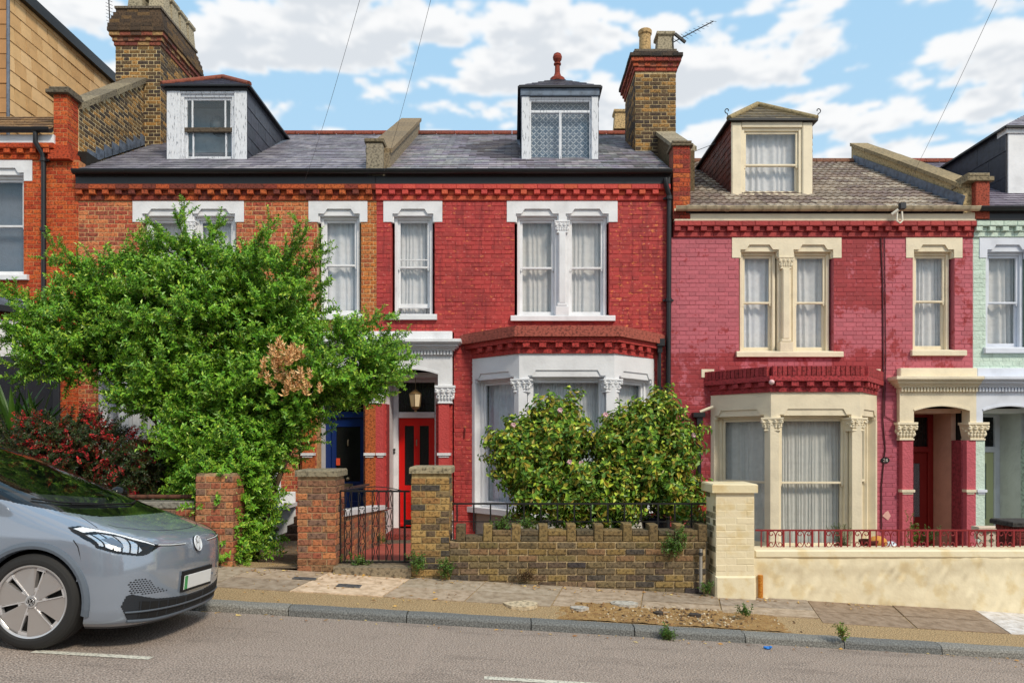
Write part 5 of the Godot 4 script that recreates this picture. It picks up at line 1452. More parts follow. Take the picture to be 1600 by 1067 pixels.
	b = mb(C(120, 100, 84)); b.frame(Vector3(X(84), 0, 0), Vector3(0, 0, -1), Vector3.UP)
	b.prism(PackedVector2Array([Vector2(0.1, 6.9), Vector2(0.95, 6.9), Vector2(0.95, 7.75), Vector2(0.3, 7.4)]), -0.02, 0.0); part(h, "skirt_end", b, M.mortar)
	# drainpipe
	downpipe(h, [Vector3(X(64), Y(212), 0.17), Vector3(X(64), Y(228), 0.17), Vector3(X(70), Y(243), 0.08), Vector3(X(71), Y(260), 0.065), Vector3(X(71), 0.1, 0.065)], 0.042, M.black, [Vector3(X(71), Y(252), 0.07), Vector3(X(71), Y(360), 0.065), Vector3(X(71), Y(520), 0.065)])
	# lean-to bay below with lead roof and white frieze
	var by := holder(h, "bay_window")
	b = mb(); b.column(PackedVector2Array([Vector2(-14, -0.05), Vector2(-14, 0.9), Vector2(X(0), 0.9), Vector2(X(52), 0.02), Vector2(X(52), -0.05)]), Y(492), Y(483)); part(by, "bay_gutter", b, M.black)
	b = mb(); b.column(PackedVector2Array([Vector2(-14, -0.05), Vector2(-14, 0.8), Vector2(X(-6), 0.8), Vector2(X(46), 0.02), Vector2(X(46), -0.05)]), Y(483), Y(468)); part(by, "bay_roof", b, M.lead)
	b = mb(); b.column(PackedVector2Array([Vector2(-14, -0.05), Vector2(-14, 0.7), Vector2(X(-12), 0.7), Vector2(X(38), 0.02), Vector2(X(38), -0.05)]), Y(530), Y(503)); part(by, "frieze", b, M.white)
	b = mb(C(150, 62, 46)); b.column(PackedVector2Array([Vector2(-14, -0.05), Vector2(-14, 0.66), Vector2(X(-12), 0.66), Vector2(X(36), 0.02), Vector2(X(36), -0.05)]), Y(503), Y(492)); part(by, "cornice", b, M.brick)
	b = mb(); b.column(PackedVector2Array([Vector2(-14, -0.05), Vector2(-14, 0.6), Vector2(X(-14), 0.6), Vector2(X(33), 0.02), Vector2(X(33), -0.05)]), -0.2, Y(530)); part(by, "bay_wall", b, M.white)

# ------------------------------------------------------------------ garden walls, gates, railings
var OLDRED := [C(196, 120, 80), C(176, 104, 76), C(162, 110, 86), C(210, 142, 94), C(142, 110, 90), C(188, 130, 94), C(170, 96, 72)]
var GWALL := [C(134, 114, 84), C(110, 94, 74), C(88, 80, 74), C(152, 128, 84), C(120, 104, 82), C(74, 70, 70), C(126, 106, 86), C(140, 112, 90)]

# square pier, brick on all four sides
func pier(parent: Node, x0: float, x1: float, y0: float, y1: float, z0: float, z1: float, pal: Array, mortar: Color, seed_: int, o := {}):
	var b := mb(mortar); b.box(x0 + 0.008, x1 - 0.008, y0, y1, z0 + 0.008, z1 - 0.008); part(parent, "pier_core", b, M.mortar)
	var bo := {"pal": pal, "mortar": mortar, "thick": 0.0, "parts": o.get("parts", 90), "seed": seed_, "proud": 0.012, "course": 0.0765, "len": 0.228, "head": 0.116, "bond": "flemish", "joint": 0.012}
	if o.has("tone"): bo.tone = o.tone
	brickwork(parent, Vector3(x0, y0, z1 - 0.01), Vector3.RIGHT, Vector3.UP, x1 - x0, y1 - y0, [], bo)
	bo.seed += 1
	brickwork(parent, Vector3(x1 - 0.01, y0, z1), Vector3(0, 0, -1), Vector3.UP, z1 - z0, y1 - y0, [], bo)
	bo.seed += 1; bo.parts = 0
	brickwork(parent, Vector3(x0 + 0.01, y0, z0), Vector3(0, 0, 1), Vector3.UP, z1 - z0, y1 - y0, [], bo)
	brickwork(parent, Vector3(x1, y0, z0 + 0.01), Vector3(-1, 0, 0), Vector3.UP, x1 - x0, y1 - y0, [], bo)

func pier_cap(parent: Node, x0: float, x1: float, y0: float, h: float, z0: float, z1: float, k: Color, m: Material = null):
	var b := mb(k)
	var c := 0.012
	b.box(x0, x1, y0, y0 + h - c, z0, z1)
	var a := [Vector3(x0, y0 + h - c, z1), Vector3(x1, y0 + h - c, z1), Vector3(x1, y0 + h - c, z0), Vector3(x0, y0 + h - c, z0)]
	var e := [Vector3(x0 + c, y0 + h, z1 - c), Vector3(x1 - c, y0 + h, z1 - c), Vector3(x1 - c, y0 + h + 0.006, z0 + c), Vector3(x0 + c, y0 + h + 0.006, z0 + c)]
	for i in 4: b.quad(a[i], a[(i + 1) % 4], e[(i + 1) % 4], e[i])
	b.quad(e[0], e[1], e[2], e[3])
	part(parent, "cap_stone", b, m if m else M.stone)

func scroll(b: MB, c: Vector3, r: float, a0: float, turn: float, dirr: float, th: float):
	var pts := []
	for i in 13:
		var f := i / 12.0
		var a := a0 + dirr * turn * f
		var rr := r * (1.0 - 0.72 * f)
		pts.append(c + Vector3(cos(a) * rr, sin(a) * rr, 0))
	b.tube(pts, th, 5)

func build_walls():
	var b: MB
	var zf := 4.62     # street face of the garden walls
	# --- two old red brick piers of the orange house
	var p1 := thing("gate_pier", "old red brick gate pier half hidden by leaves beside the car", "gate pier", "brick gate piers")
	pier(p1, X(305, zf), X(363, zf), 0.0, Y(740, zf), zf - 0.42, zf, OLDRED, C(196, 166, 128), 71)
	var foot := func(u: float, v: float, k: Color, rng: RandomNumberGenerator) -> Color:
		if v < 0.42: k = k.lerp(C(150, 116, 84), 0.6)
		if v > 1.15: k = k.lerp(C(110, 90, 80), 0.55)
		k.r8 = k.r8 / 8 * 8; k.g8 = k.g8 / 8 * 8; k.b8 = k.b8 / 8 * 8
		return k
	var p2 := thing("gate_pier", "red brick gate pier with grey cap stone left of the black iron gate", "gate pier", "brick gate piers")
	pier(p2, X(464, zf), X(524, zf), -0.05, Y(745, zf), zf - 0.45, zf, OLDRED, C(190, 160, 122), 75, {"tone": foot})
	pier_cap(p2, X(460, zf + 0.03), X(527, zf + 0.03), Y(745, zf) + 0.002, 0.075, zf - 0.49, zf + 0.03, C(150, 140, 116))
	# --- yellow stock pier and low wall of the red house
	var p3 := thing("gate_pier", "yellow stock brick gate pier with stone cap in front of the red door", "gate pier", "brick gate piers")
	var yel := [C(176, 140, 84), C(150, 118, 74), C(112, 94, 72), C(186, 152, 96), C(86, 78, 70), C(166, 124, 76), C(140, 118, 84)]
	pier(p3, X(642, zf), X(702, zf), -0.1, Y(740, zf), zf - 0.45, zf + 0.005, yel, C(190, 166, 116), 79)
	pier_cap(p3, X(639, zf + 0.03), X(705, zf + 0.03), Y(740, zf) + 0.002, 0.075, zf - 0.49, zf + 0.03, C(168, 156, 126))
	var lw := thing("garden_wall", "low weathered stock brick garden wall with upright bricks along its top", "garden wall")
	var wx0 := X(702.5, zf); var wx1 := X(1103, zf)
	var wtop := Y(847, zf)
	var wy := wtop - 15.0 * 0.0762
	var moss := FastNoiseLite.new(); moss.seed = 9; moss.frequency = 1.1
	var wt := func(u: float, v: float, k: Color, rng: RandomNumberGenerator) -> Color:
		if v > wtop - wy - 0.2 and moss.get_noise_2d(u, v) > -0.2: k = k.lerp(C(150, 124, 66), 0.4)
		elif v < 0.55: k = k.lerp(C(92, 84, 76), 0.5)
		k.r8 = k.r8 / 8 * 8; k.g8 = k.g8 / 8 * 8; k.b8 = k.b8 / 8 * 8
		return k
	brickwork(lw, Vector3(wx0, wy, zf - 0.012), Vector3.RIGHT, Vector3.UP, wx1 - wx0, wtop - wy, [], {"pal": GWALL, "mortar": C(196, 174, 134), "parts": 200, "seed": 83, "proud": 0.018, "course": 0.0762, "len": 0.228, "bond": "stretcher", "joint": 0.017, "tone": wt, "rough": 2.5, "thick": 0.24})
	var rng := RandomNumberGenerator.new(); rng.seed = 12
	var posts := [719.0, 761.5, 806.0, 848.5, 893.0, 935.5, 980.5, 1022.0, 1062.5, 1099.0]
	for i in posts.size():
		b = mb(C(150, 126, 78).lerp(C(104, 88, 64), rng.randf())); b.frame(Vector3(X(posts[i], zf), wtop, zf - 0.13), Vector3.RIGHT, Vector3.UP)
		b.xf = b.xf * Transform3D(Basis(Vector3(0, 0, 1), rng.randf_range(-0.03, 0.03)), Vector3.ZERO)
		b.cbox(-0.052, 0.052, 0.002, 0.205 + rng.randf_range(-0.01, 0.01), -0.1, 0.125, 0.01); part(lw, "upright_brick", b, M.brick)
		if i < posts.size() - 1:
			var a := X(posts[i], zf) + 0.058; var e := X(posts[i + 1], zf) - 0.058
			for q in 2:
				var top: float = [0.066, 0.136][q]
				if q == 1 and i in [0]: continue
				b = mb(GWALL[rng.randi() % GWALL.size()].lerp(C(140, 116, 66), 0.4)); b.cbox(a, e, wtop + 0.002 + 0.07 * q, wtop + top, zf - 0.22, zf - 0.012 - 0.004 * q, 0.008); part(lw, "brick", b, M.brick)
	# grey drain vent pipe against the wall
	b = mb(C(150, 146, 140)); b.tube([Vector3(X(1096, 4.7), Y(925, 4.7), 4.68), Vector3(X(1096, 4.7), Y(858, 4.7), 4.68)], 0.018, 10); b.tint(C(50, 50, 50)); b.lathe(Vector3(X(1096, 4.7), Y(866, 4.7), 4.68), [Vector2(0.018, -0.02), Vector2(0.026, -0.015), Vector2(0.026, 0.015), Vector2(0.018, 0.02)], 10)
	solo("vent_pipe", b, M.plain, "thin grey pipe standing against the end of the low brick wall", "pipe")
	# --- black railing behind the low wall
	var rl := thing("iron_railing", "plain black iron railing behind the low stock brick wall", "railing")
	var zr := 4.28
	b = mb(); b.bar(P(704, 787, zr), P(1106, 787, zr), 0.016, 0.022); part(rl, "top_rail", b, M.iron)
	b = mb(); b.bar(P(704, 815, zr), P(1106, 815, zr), 0.010, 0.012); part(rl, "bottom_rail", b, M.iron)
	var px := 714.0
	while px < 1104:
		b = mb(); b.bar(P(px, 787, zr), P(px, 814 if int(px) % 4 else 830, zr), 0.018, 0.018, Vector3.BACK); part(rl, "upright", b, M.iron)
		px += 26.2
	# --- iron gate between the piers
	var gt := thing("iron_gate", "black wrought iron garden gate with scrollwork in front of the red path", "gate")
	var zg := 4.42
	var ga := X(531, zg); var gb := X(640, zg); var gt0 := Y(878, zg); var gt1 := Y(767, zg)
	b = mb(); b.bar(Vector3(ga, gt1, zg), Vector3(gb, gt1 - 0.005, zg), 0.016, 0.022); b.bar(Vector3(ga, gt0, zg), Vector3(gb, gt0, zg), 0.016, 0.022)
	b.bar(Vector3(ga, gt0 - 0.01, zg), Vector3(ga, gt1, zg), 0.02, 0.02, Vector3.BACK); b.bar(Vector3(gb - 0.06, gt0, zg), Vector3(gb - 0.06, gt1, zg), 0.024, 0.024, Vector3.BACK)
	part(gt, "gate_frame", b, M.iron)
	var nbar := 9
	for i in nbar:
		var x: float = lerp(ga + 0.055, gb - 0.12, i / float(nbar - 1))
		b = mb(); b.bar(Vector3(x, gt0, zg), Vector3(x, gt1, zg), 0.011, 0.011, Vector3.BACK); part(gt, "gate_bar", b, M.iron)
	for i in range(0, nbar, 1):
		if i % 2 == 1 or i == nbar - 1: continue
		var xa: float = lerp(ga + 0.055, gb - 0.12, i / float(nbar - 1)); var xe: float = lerp(ga + 0.055, gb - 0.12, (i + 1) / float(nbar - 1))
		var xm := (xa + xe) / 2; var hw := (xe - xa) / 2 - 0.012
		for j in 4:
			var yc: float = lerp(gt0, gt1, (j + 0.1) / 4.0)
			b = mb()
			var pa := []; var pb := []
			for q in 13:    # teardrop of two facing curves
				var f := q / 12.0
				var wv: float = hw * (0.35 + 0.65 * abs(cos(f * PI * 0.92)))
				pa.append(Vector3(xm - wv, yc + f * 0.18, zg)); pb.append(Vector3(xm + wv, yc + f * 0.18, zg))
			b.tube(pa, 0.0055, 5); b.tube(pb, 0.0055, 5)
			scroll(b, Vector3(xm - hw * 0.5, yc + 0.19, zg), hw * 0.5, PI, 4.6, -1.0, 0.005); scroll(b, Vector3(xm + hw * 0.5, yc + 0.19, zg), hw * 0.5, 0.0, 4.6, 1.0, 0.005)
			part(gt, "scrollwork", b, M.iron)
	b = mb()
	var arcp := []
	for q in 13: arcp.append(Vector3(lerp(ga + 0.12, gb - 0.1, q / 12.0), gt1 + 0.05 * sin(PI * q / 12.0) * 0.9 + 0.005, zg))
	b.tube(arcp, 0.006, 5); scroll(b, Vector3(ga + 0.13, gt1 + 0.035, zg), 0.03, 0.0, 5.0, 1.0, 0.006); part(gt, "gate_cresting", b, M.iron)
	b = mb(); b.cbox(gb - 0.06, gb + 0.02, Y(820, zg), Y(812, zg), zg - 0.02, zg + 0.02, 0.005); part(gt, "latch", b, M.iron)
	# doorstep slab under the gate
	b = mb(C(150, 136, 112)); b.frame(Vector3(X(526, 4.5), 0, 0), Vector3.RIGHT, Vector3.UP)
	var gx := X(645, 4.5) - X(526, 4.5)
	b.prism(PackedVector2Array([Vector2(0, pave_y(X(526), 4.5) - 0.1), Vector2(gx, pave_y(X(645), 4.5) - 0.15), Vector2(gx, Y(882, 4.5) - 0.015), Vector2(0, Y(882, 4.5))]), 4.12, 4.68)
	structure("gate_threshold", b, M.stone)
	# red tiled path sloping down to the door
	b = mb(C(170, 84, 70))
	sheet(b, -2.18, -1.38, 0.15, 4.4, 4, 10, func(x, z): return lerp(-0.06, 0.235, clamp((z - 0.2) / 4.2, 0.0, 1.0)))
	structure("red_path", b, mat("path", Color(1, 1, 1), 0.85, TX.soft, 1.2, TX.fine_n, 0.3))
	# garden ground either side is lower: concrete path of the orange house
	b = mb(C(128, 112, 92))
	sheet(b, -3.75, -2.36, 0.2, 4.62, 4, 10, func(x, z): return lerp(0.02, 0.225, clamp((z - 0.2) / 4.4, 0.0, 1.0)))
	structure("side_path", b, M.slab)
	# --- dividing wall with white coping between the two paths
	var dv := thing("dividing_wall", "short red brick dividing wall with white coping behind the iron gate", "wall")
	var U := Vector3(0, 0, -1)
	brickwork(dv, Vector3(-2.20, -0.2, 4.16), U, Vector3.UP, 3.7, 1.0, [], {"pal": OLDRED, "mortar": C(190, 160, 122), "parts": 110, "seed": 91, "proud": 0.01, "thick": 0.2, "course": 0.0765, "len": 0.228, "top": func(u): return 0.96 - u * 0.062})
	b = mb(); b.frame(Vector3(-2.16, -0.2, 4.16), U, Vector3.UP); b.prism(PackedVector2Array([Vector2(0, 0.962), Vector2(3.7, 0.962 - 3.7 * 0.062), Vector2(3.7, 1.03 - 3.7 * 0.062), Vector2(0, 1.03)]), -0.28, 0); part(dv, "coping", b, M.white)
	b = mb(C(70, 52, 46)); b.tube([Vector3(-2.3, 1.08, 4.2), Vector3(-2.34, 1.0, 1.2)], 0.02, 6); part(dv, "handrail", b, M.plain)
	# brick steps of the orange house
	var sp := thing("brick_steps", "dark brick steps beside the green caddy at the orange house", "steps")
	for i in 4:
		b = mb([C(110, 78, 60), C(96, 72, 58), C(120, 84, 62), C(104, 70, 54)][i])
		b.cbox(X(440 + i * 5.0, 0.9), X(500, 0.9), Y(846 - i * 12.0, 0.9), Y(834.5 - i * 12.0, 0.9), 0.1, 1.0 - i * 0.2, 0.008); part(sp, "step", b, M.brick)
	# --- cream pier and rendered wall of the pink house
	var cp := thing("gate_pier", "cream painted brick pier with flat cap at the end of the rendered wall", "gate pier", "brick gate piers")
	var zc := 4.72
	var CR := [C(252, 250, 246), C(248, 246, 240), C(254, 252, 248)]
	b = mb(); b.box(X(1119, zc), X(1179, zc), -0.7, Y(770, zc), zc - 0.42, zc); part(cp, "pier_core", b, M.cream_render)
	brickwork(cp, Vector3(X(1119, zc), Y(893, zc), zc - 0.002), Vector3.RIGHT, Vector3.UP, X(1179, zc) - X(1119, zc), Y(770, zc) - Y(893, zc), [], {"pal": CR, "mortar": C(248, 244, 236), "thick": 0.0, "parts": 40, "proud": 0.005, "seed": 4, "mat": M.cream_render, "bond": "stretcher", "joint": 0.008})
	brickwork(cp, Vector3(X(1119, zc) + 0.002, Y(960, zc), zc - 0.42), Vector3(0, 0, 1), Vector3.UP, 0.42, Y(770, zc) - Y(960, zc), [], {"pal": [C(150, 142, 110), C(130, 122, 92), C(166, 156, 122)], "mortar": C(140, 130, 100), "thick": 0.0, "parts": 20, "proud": 0.003, "seed": 4})
	b = mb(); b.cbox(X(1119, zc) - 0.01, X(1181, zc), -0.8, Y(900, zc), zc - 0.4, zc + 0.022, 0.02); part(cp, "render_skirt", b, M.cream_render)
	pier_cap(cp, X(1112, zc), X(1184, zc + 0.02), Y(770, zc) + 0.002, 0.10, zc - 0.46, zc + 0.04, C(250, 248, 240), M.cream_render)
	var cw := thing("garden_wall", "long cream rendered garden wall with moulded coping below the red railing", "garden wall")
	var zw := 4.62
	var wa := X(1178, zw); var we := 9.6
	b = mb()
	var bump := FastNoiseLite.new(); bump.seed = 3; bump.frequency = 2.4; bump.fractal_octaves = 3
	var nx := 110; var ny := 16
	var yb := -0.95; var yt := Y(870, zw)
	var wz := func(x: float, y: float) -> float:
		var g := bump.get_noise_2d(x * 1.4, y * 2.6)
		return zw + 0.006 * g + 0.008 * smoothstep(0.22, 0.42, bump.get_noise_2d(x * 2.1 + 7.0, y * 2.1)) + 0.02 * smoothstep(0.16, 0.0, abs(y - yt + 0.06 + 0.03 * sin(x * 2.0)))
	for i in nx:
		for j in ny:
			var x0: float = lerp(wa, we, float(i) / nx); var x1: float = lerp(wa, we, float(i + 1) / nx); var y0: float = lerp(yb, yt, float(j) / ny); var y1: float = lerp(yb, yt, float(j + 1) / ny)
			var nn := []
			for q in [[x0, y0], [x1, y0], [x1, y1], [x0, y1]]:
				var e := 0.02
				nn.append(Vector3(-(wz.call(q[0] + e, q[1]) - wz.call(q[0] - e, q[1])) / (2 * e), -(wz.call(q[0], q[1] + e) - wz.call(q[0], q[1] - e)) / (2 * e), 1).normalized())
			b.squad(Vector3(x0, y0, wz.call(x0, y0)), Vector3(x1, y0, wz.call(x1, y0)), Vector3(x1, y1, wz.call(x1, y1)), Vector3(x0, y1, wz.call(x0, y1)), nn[0], nn[1], nn[2], nn[3])
	b.box(wa, we, yb, yt - 0.01, zw - 0.25, zw - 0.02)
	part(cw, "wall", b, M.cream_render)
	b = mb(); b.cbox(wa, we, yt - 0.015, yt + 0.085, zw - 0.3, zw + 0.035, 0.02); part(cw, "coping", b, M.cream_render)
	b = mb(C(206, 160, 80)); b.tube([Vector3(X(1188, zw), Y(898, zw), zw + 0.02), Vector3(X(1188, zw), Y(936, zw), zw + 0.02)], 0.028, 10); part(cw, "rusty_pipe", b, M.rust)
	b = mb(); b.cbox(X(1181, zw), X(1199, zw), Y(939, zw), Y(934, zw), zw, zw + 0.06, 0.01); part(cw, "pipe_foot", b, M.cream_render)
	# --- red railing on the cream wall
	var rr := thing("iron_railing", "low dark red scrolled iron railing on top of the cream wall", "railing")
	var zq := 4.42
	var redm := mat("red_iron", C(132, 30, 34), 0.5)
	var ra := X(1181, zq); var re := 7.6
	var ry0 := Y(856, zq); var ry1 := Y(828.5, zq)
	b = mb(); b.bar(Vector3(ra, ry1, zq), Vector3(re, ry1, zq), 0.02, 0.018); part(rr, "top_rail", b, redm)
	b = mb(); b.bar(Vector3(ra, ry0, zq), Vector3(re, ry0, zq), 0.02, 0.016); part(rr, "bottom_rail", b, redm)
	var x := ra - 0.20
	var pitch := 45.0 * (D - zq) / F
	while x < re:
		for off in [[0.0, 0.022], [pitch * 0.555, 0.022], [pitch * 0.78, 0.012]]:
			if x + off[0] < ra: continue
			b = mb(); b.bar(Vector3(x + off[0], ry0, zq), Vector3(x + off[0], ry1, zq), off[1], off[1] * 0.8, Vector3.BACK); part(rr, "upright", b, redm)
		b = mb()
		var xm := x + pitch * 0.277; var hw := pitch * 0.25; var ym := (ry0 + ry1) / 2; var hh := (ry1 - ry0) / 2
		for sx in [-1, 1]:
			for sy in [-1, 1]:
				var pts := []
				for q in 15:
					var f := q / 14.0
					if f < 0.45:
						var g := f / 0.45
						pts.append(Vector3(xm + sx * hw * 0.55 * g * g, ym + sy * hh * 0.92 * sin(g * PI / 2), zq))
					else:
						var a := (f - 0.45) / 0.55 * 4.8; var r := hw * 0.40 * (1.0 - 0.6 * (f - 0.45) / 0.55)
						pts.append(Vector3(xm + sx * (hw * 0.58 + r * sin(a)), ym + sy * (hh * 0.92 - hw * 0.40 + r * cos(a)), zq))
				b.tube(pts, 0.006, 5)
		if xm > ra + 0.1: part(rr, "scrollwork", b, redm)
		x += pitch
	for px2 in [1274.0, 1377.0, 1499.0]:
		b = mb(); b.bar(Vector3(X(px2, zq), ry0, zq), Vector3(X(px2, zq), yt + 0.07, zq), 0.016, 0.016, Vector3.BACK); part(rr, "foot", b, redm)
	# small brick pier with dark cap at the right edge
	var bp := thing("gate_pier", "small dark red brick pier with slate cap at the right edge", "gate pier", "brick gate piers")
	pier(bp, X(1589, 3.9), X(1660, 3.9), -0.6, Y(823, 3.9), 3.5, 3.9, [C(120, 44, 40), C(132, 50, 44), C(110, 40, 38)], C(120, 60, 54), 97, {"parts": 20})
	pier_cap(bp, X(1584, 3.93), X(1665, 3.93), Y(823, 3.9), 0.06, 3.47, 3.93, C(66, 62, 60))
	# pierced screen wall beyond it
	var sw := thing("screen_wall", "pale pierced block screen wall behind the red railing", "wall")
	var zs := 2.6
	b = mb(C(214, 196, 176)); b.cbox(X(1530, zs), X(1590, zs), Y(843, zs), Y(824, zs) - 0.01, zs - 0.1, zs - 0.04, 0.005); b.cbox(X(1528, zs), X(1592, zs), Y(829, zs), Y(823, zs), zs - 0.14, zs + 0.03, 0.01); b.cbox(X(1530, zs), X(1590, zs), -0.6, Y(862, zs), zs - 0.1, zs, 0.005)
	for i in 3:
		var c := P(1541 + i * 20, 845, zs)
		for q in 4:
			var a := q * PI / 2 + PI / 4
			b.bar(c + Vector3(cos(a) * 0.02, sin(a) * 0.02, -0.03), c + Vector3(cos(a) * 0.14, sin(a) * 0.14, -0.03), 0.06, 0.035, Vector3.BACK)
	part(sw, "blocks", b, M.render)
	# --- street wall of the far left house, behind the car, with a rusty rail
	var fw := thing("garden_wall", "low red brick garden wall behind the parked car", "garden wall")
	brickwork(fw, Vector3(-6.4, -0.1, 4.5), Vector3.RIGHT, Vector3.UP, X(304, 4.5) + 6.4, Y(795, 4.5) + 0.1, [], {"pal": OLDRED, "mortar": C(180, 150, 116), "parts": 60, "pick": Rect2(2.0, 0.3, 4, 3), "seed": 95, "proud": 0.01, "course": 0.0765, "len": 0.228})
	b = mb(C(150, 146, 136)); b.cbox(-6.4, X(304, 4.5), Y(795, 4.5) + 0.002, Y(784, 4.5), 4.24, 4.52, 0.01); part(fw, "coping", b, M.stone)
	b = mb(C(104, 64, 48)); b.tube([P(40, 776, 4.4), P(308, 776, 4.4)], 0.026, 10); part(fw, "rusty_rail", b, M.stone)
	# dark boarded fence between the far left gardens
	var df := thing("board_fence", "charcoal panelled fence running back from the street behind the spiky plant", "fence")
	for i in 4:
		b = mb(C(46, 48, 56)); var z0 := 0.25 + i * 0.9
		b.frame(Vector3(X(90, 0.3) - 0.25 * i * 0.0, 0, 0), Vector3(0, 0, -1), Vector3.UP)
		b.cbox(-z0 - 0.89, -z0, 0.0, 2.72 + 0.10 * (i + 1), -0.03, 0.0, 0.006); part(df, "fence_panel", b, M.black_matt)
	b = mb(C(46, 48, 56)); b.cbox(X(-60, 0.5), X(88, 0.5), 0.0, Y(556, 0.5), 0.40, 0.45, 0.005); b.tint(C(150, 148, 144)); b.cbox(X(60, 0.5), X(61, 0.5), Y(600, 0.5), Y(556, 0.5), 0.45, 0.458, 0.002); part(df, "fence_panel", b, M.black_matt)
	# old timber fence in the shade under the tree
	var tf := thing("board_fence", "old brown vertical board fence in the shade behind the car bonnet", "fence")
	for i in 12:
		b = mb([C(92, 66, 42), C(78, 56, 38), C(104, 76, 46)][i % 3]); var xx := X(196, 3.2) + i * 0.115
		b.cbox(xx, xx + 0.108, 0.1, Y(690, 3.2) + 0.01 * (i % 3), 3.14, 3.2, 0.006); part(tf, "board", b, M.wood)

# ------------------------------------------------------------------ plants
# A twig with leaves along it; o: len, n, leaf (length), wide, pal, droop, opp
func sprig(o: Dictionary, seed_: int) -> ArrayMesh:
	var rng := RandomNumberGenerator.new(); rng.seed = seed_
	var b := MB.new()
	var L: float = o.len; var n: int = o.n
	var bend := Vector3(rng.randf_range(-0.25, 0.25), 0, rng.randf_range(-0.25, 0.25))
	var at := func(f: float) -> Vector3: return Vector3(0, L * f, 0) + bend * L * f * f
	b.tint(o.get("twig", C(96, 84, 50)))
	var r0: float = o.get("r", 0.0035)
	for i in 3:
		var p: Vector3 = at.call(i / 3.0); var q: Vector3 = at.call((i + 1) / 3.0)
		b.bar(p, q, r0 * (1.4 - i * 0.35), r0 * (1.4 - i * 0.35), Vector3.FORWARD)
	var pal: Array = o.pal
	for i in n:
		var f: float = 0.12 + 0.88 * (i + rng.randf() * 0.5) / n
		var p: Vector3 = at.call(f)
		var a := i * 2.4 + rng.randf_range(-0.5, 0.5)
		var out := Vector3(cos(a), 0, sin(a))
		var up: float = o.get("up", 0.7) + rng.randf_range(-0.35, 0.35)
		var d := (out + Vector3.UP * up).normalized()
		var s := d.cross(Vector3.UP)
		s = (s.normalized() if s.length() > 0.1 else Vector3.RIGHT).rotated(d, rng.randf_range(-0.7, 0.7))
		var nn := s.cross(d)
		var ll: float = o.leaf * rng.randf_range(0.55, 1.3); var w: float = o.wide * rng.randf_range(0.8, 1.15)
		var k: Color = pal[rng.randi() % pal.size()]
		b.tint(k)
		var mid := p + d * ll * 0.45 
		var tip: Vector3 = p + d * ll - nn * ll * o.get("droop", 0.12)
		var lf := mid + s * w * 0.5 + nn * w * 0.22; var rt := mid - s * w * 0.5 + nn * w * 0.22
		b.tri(p, rt, tip); b.tri(p, tip, lf)
	return b.mesh()

func leaf_mat(key: String, rough := 0.42) -> StandardMaterial3D:
	if M.has(key): return M[key]
	var m := StandardMaterial3D.new()
	m.vertex_color_use_as_albedo = true; m.roughness = rough
	m.backlight_enabled = true; m.backlight = Color(0.38, 0.42, 0.26)
	M[key] = m
	return m

# all twigs of a crown joined into one mesh; four tints of each twig
func foliage(parent: Node, called: String, meshes: Array, xfs: Array, cols: Array, m: Material):
	var tinted := []
	for v in meshes:
		for t in 4:
			var a: Array = v.surface_get_arrays(0)
			var k: PackedColorArray = a[Mesh.ARRAY_COLOR].duplicate()
			var f: Color = cols[(t * 7) % cols.size()]
			for i in k.size(): k[i] = Color(k[i].r * f.r, k[i].g * f.g, k[i].b * f.b)
			a[Mesh.ARRAY_COLOR] = k
			var am := ArrayMesh.new(); am.add_surface_from_arrays(Mesh.PRIMITIVE_TRIANGLES, a)
			tinted.append(am)
	var st := SurfaceTool.new()
	for i in xfs.size(): st.append_from(tinted[(i * 5 + i / 7) % tinted.size()], 0, xfs[i])
	var o := MeshInstance3D.new()
	o.name = numbered(parent, called)
	o.mesh = st.commit(); o.material_override = m
	parent.add_child(o, true)

func turn_to(d: Vector3, rng: RandomNumberGenerator, s: float) -> Basis:
	d = d.normalized()
	var x := d.cross(Vector3(rng.randf() - 0.5, rng.randf() - 0.5, rng.randf() - 0.5)).normalized()
	return Basis(x, d, x.cross(d)).scaled(Vector3(s, s, s))

# Twigs gathered into pads that lie over the skins of overlapping ellipsoids [centre, radii, twigs].
func crown_spots(blobs: Array, rng: RandomNumberGenerator, xfs: Array, cols: Array, o: Dictionary):
	var nz := FastNoiseLite.new(); nz.seed = o.get("seed", 1); nz.frequency = o.get("lump", 1.6); nz.fractal_octaves = 2
	var per: int = o.get("per", 42); var pr: float = o.get("pad", 0.36); var flat: float = o.get("flat", 0.5)
	for bl in blobs:
		var c: Vector3 = bl[0]; var r: Vector3 = bl[1]
		var pads: int = max(2, int(bl[2] / float(per)))
		for k in pads:
			# spread evenly over the skin
			var fy := 1.0 - 2.0 * (k + 0.5) / pads; var an := k * 2.39996 + rng.randf() * 0.6
			var d := Vector3(cos(an) * sqrt(1.0 - fy * fy), fy, sin(an) * sqrt(1.0 - fy * fy))
			var pc := c + d * r * rng.randf_range(0.55, 0.96)
			var R := pr * rng.randf_range(0.6, 1.15)
			var light := rng.randf_range(0.8, 1.18)
			for i in per:
				var e := Vector3(rng.randfn(), rng.randfn(), rng.randfn()).normalized() * pow(rng.randf(), 0.45)
				var p := pc + Vector3(e.x * R, e.y * R * flat, e.z * R)
				var dir: Vector3 = d * 0.7 + e * 0.9 + Vector3.UP * o.get("rise", 0.55) + Vector3(rng.randfn(), rng.randfn(), rng.randfn()) * 0.3
				xfs.append(Transform3D(turn_to(dir, rng, rng.randf_range(0.75, 1.2)), p - dir.normalized() * o.get("sink", 0.1)))
				var t := light * rng.randf_range(0.85, 1.12)
				cols.append(Color(t * rng.randf_range(0.9, 1.12), t, t * rng.randf_range(0.8, 1.05)))

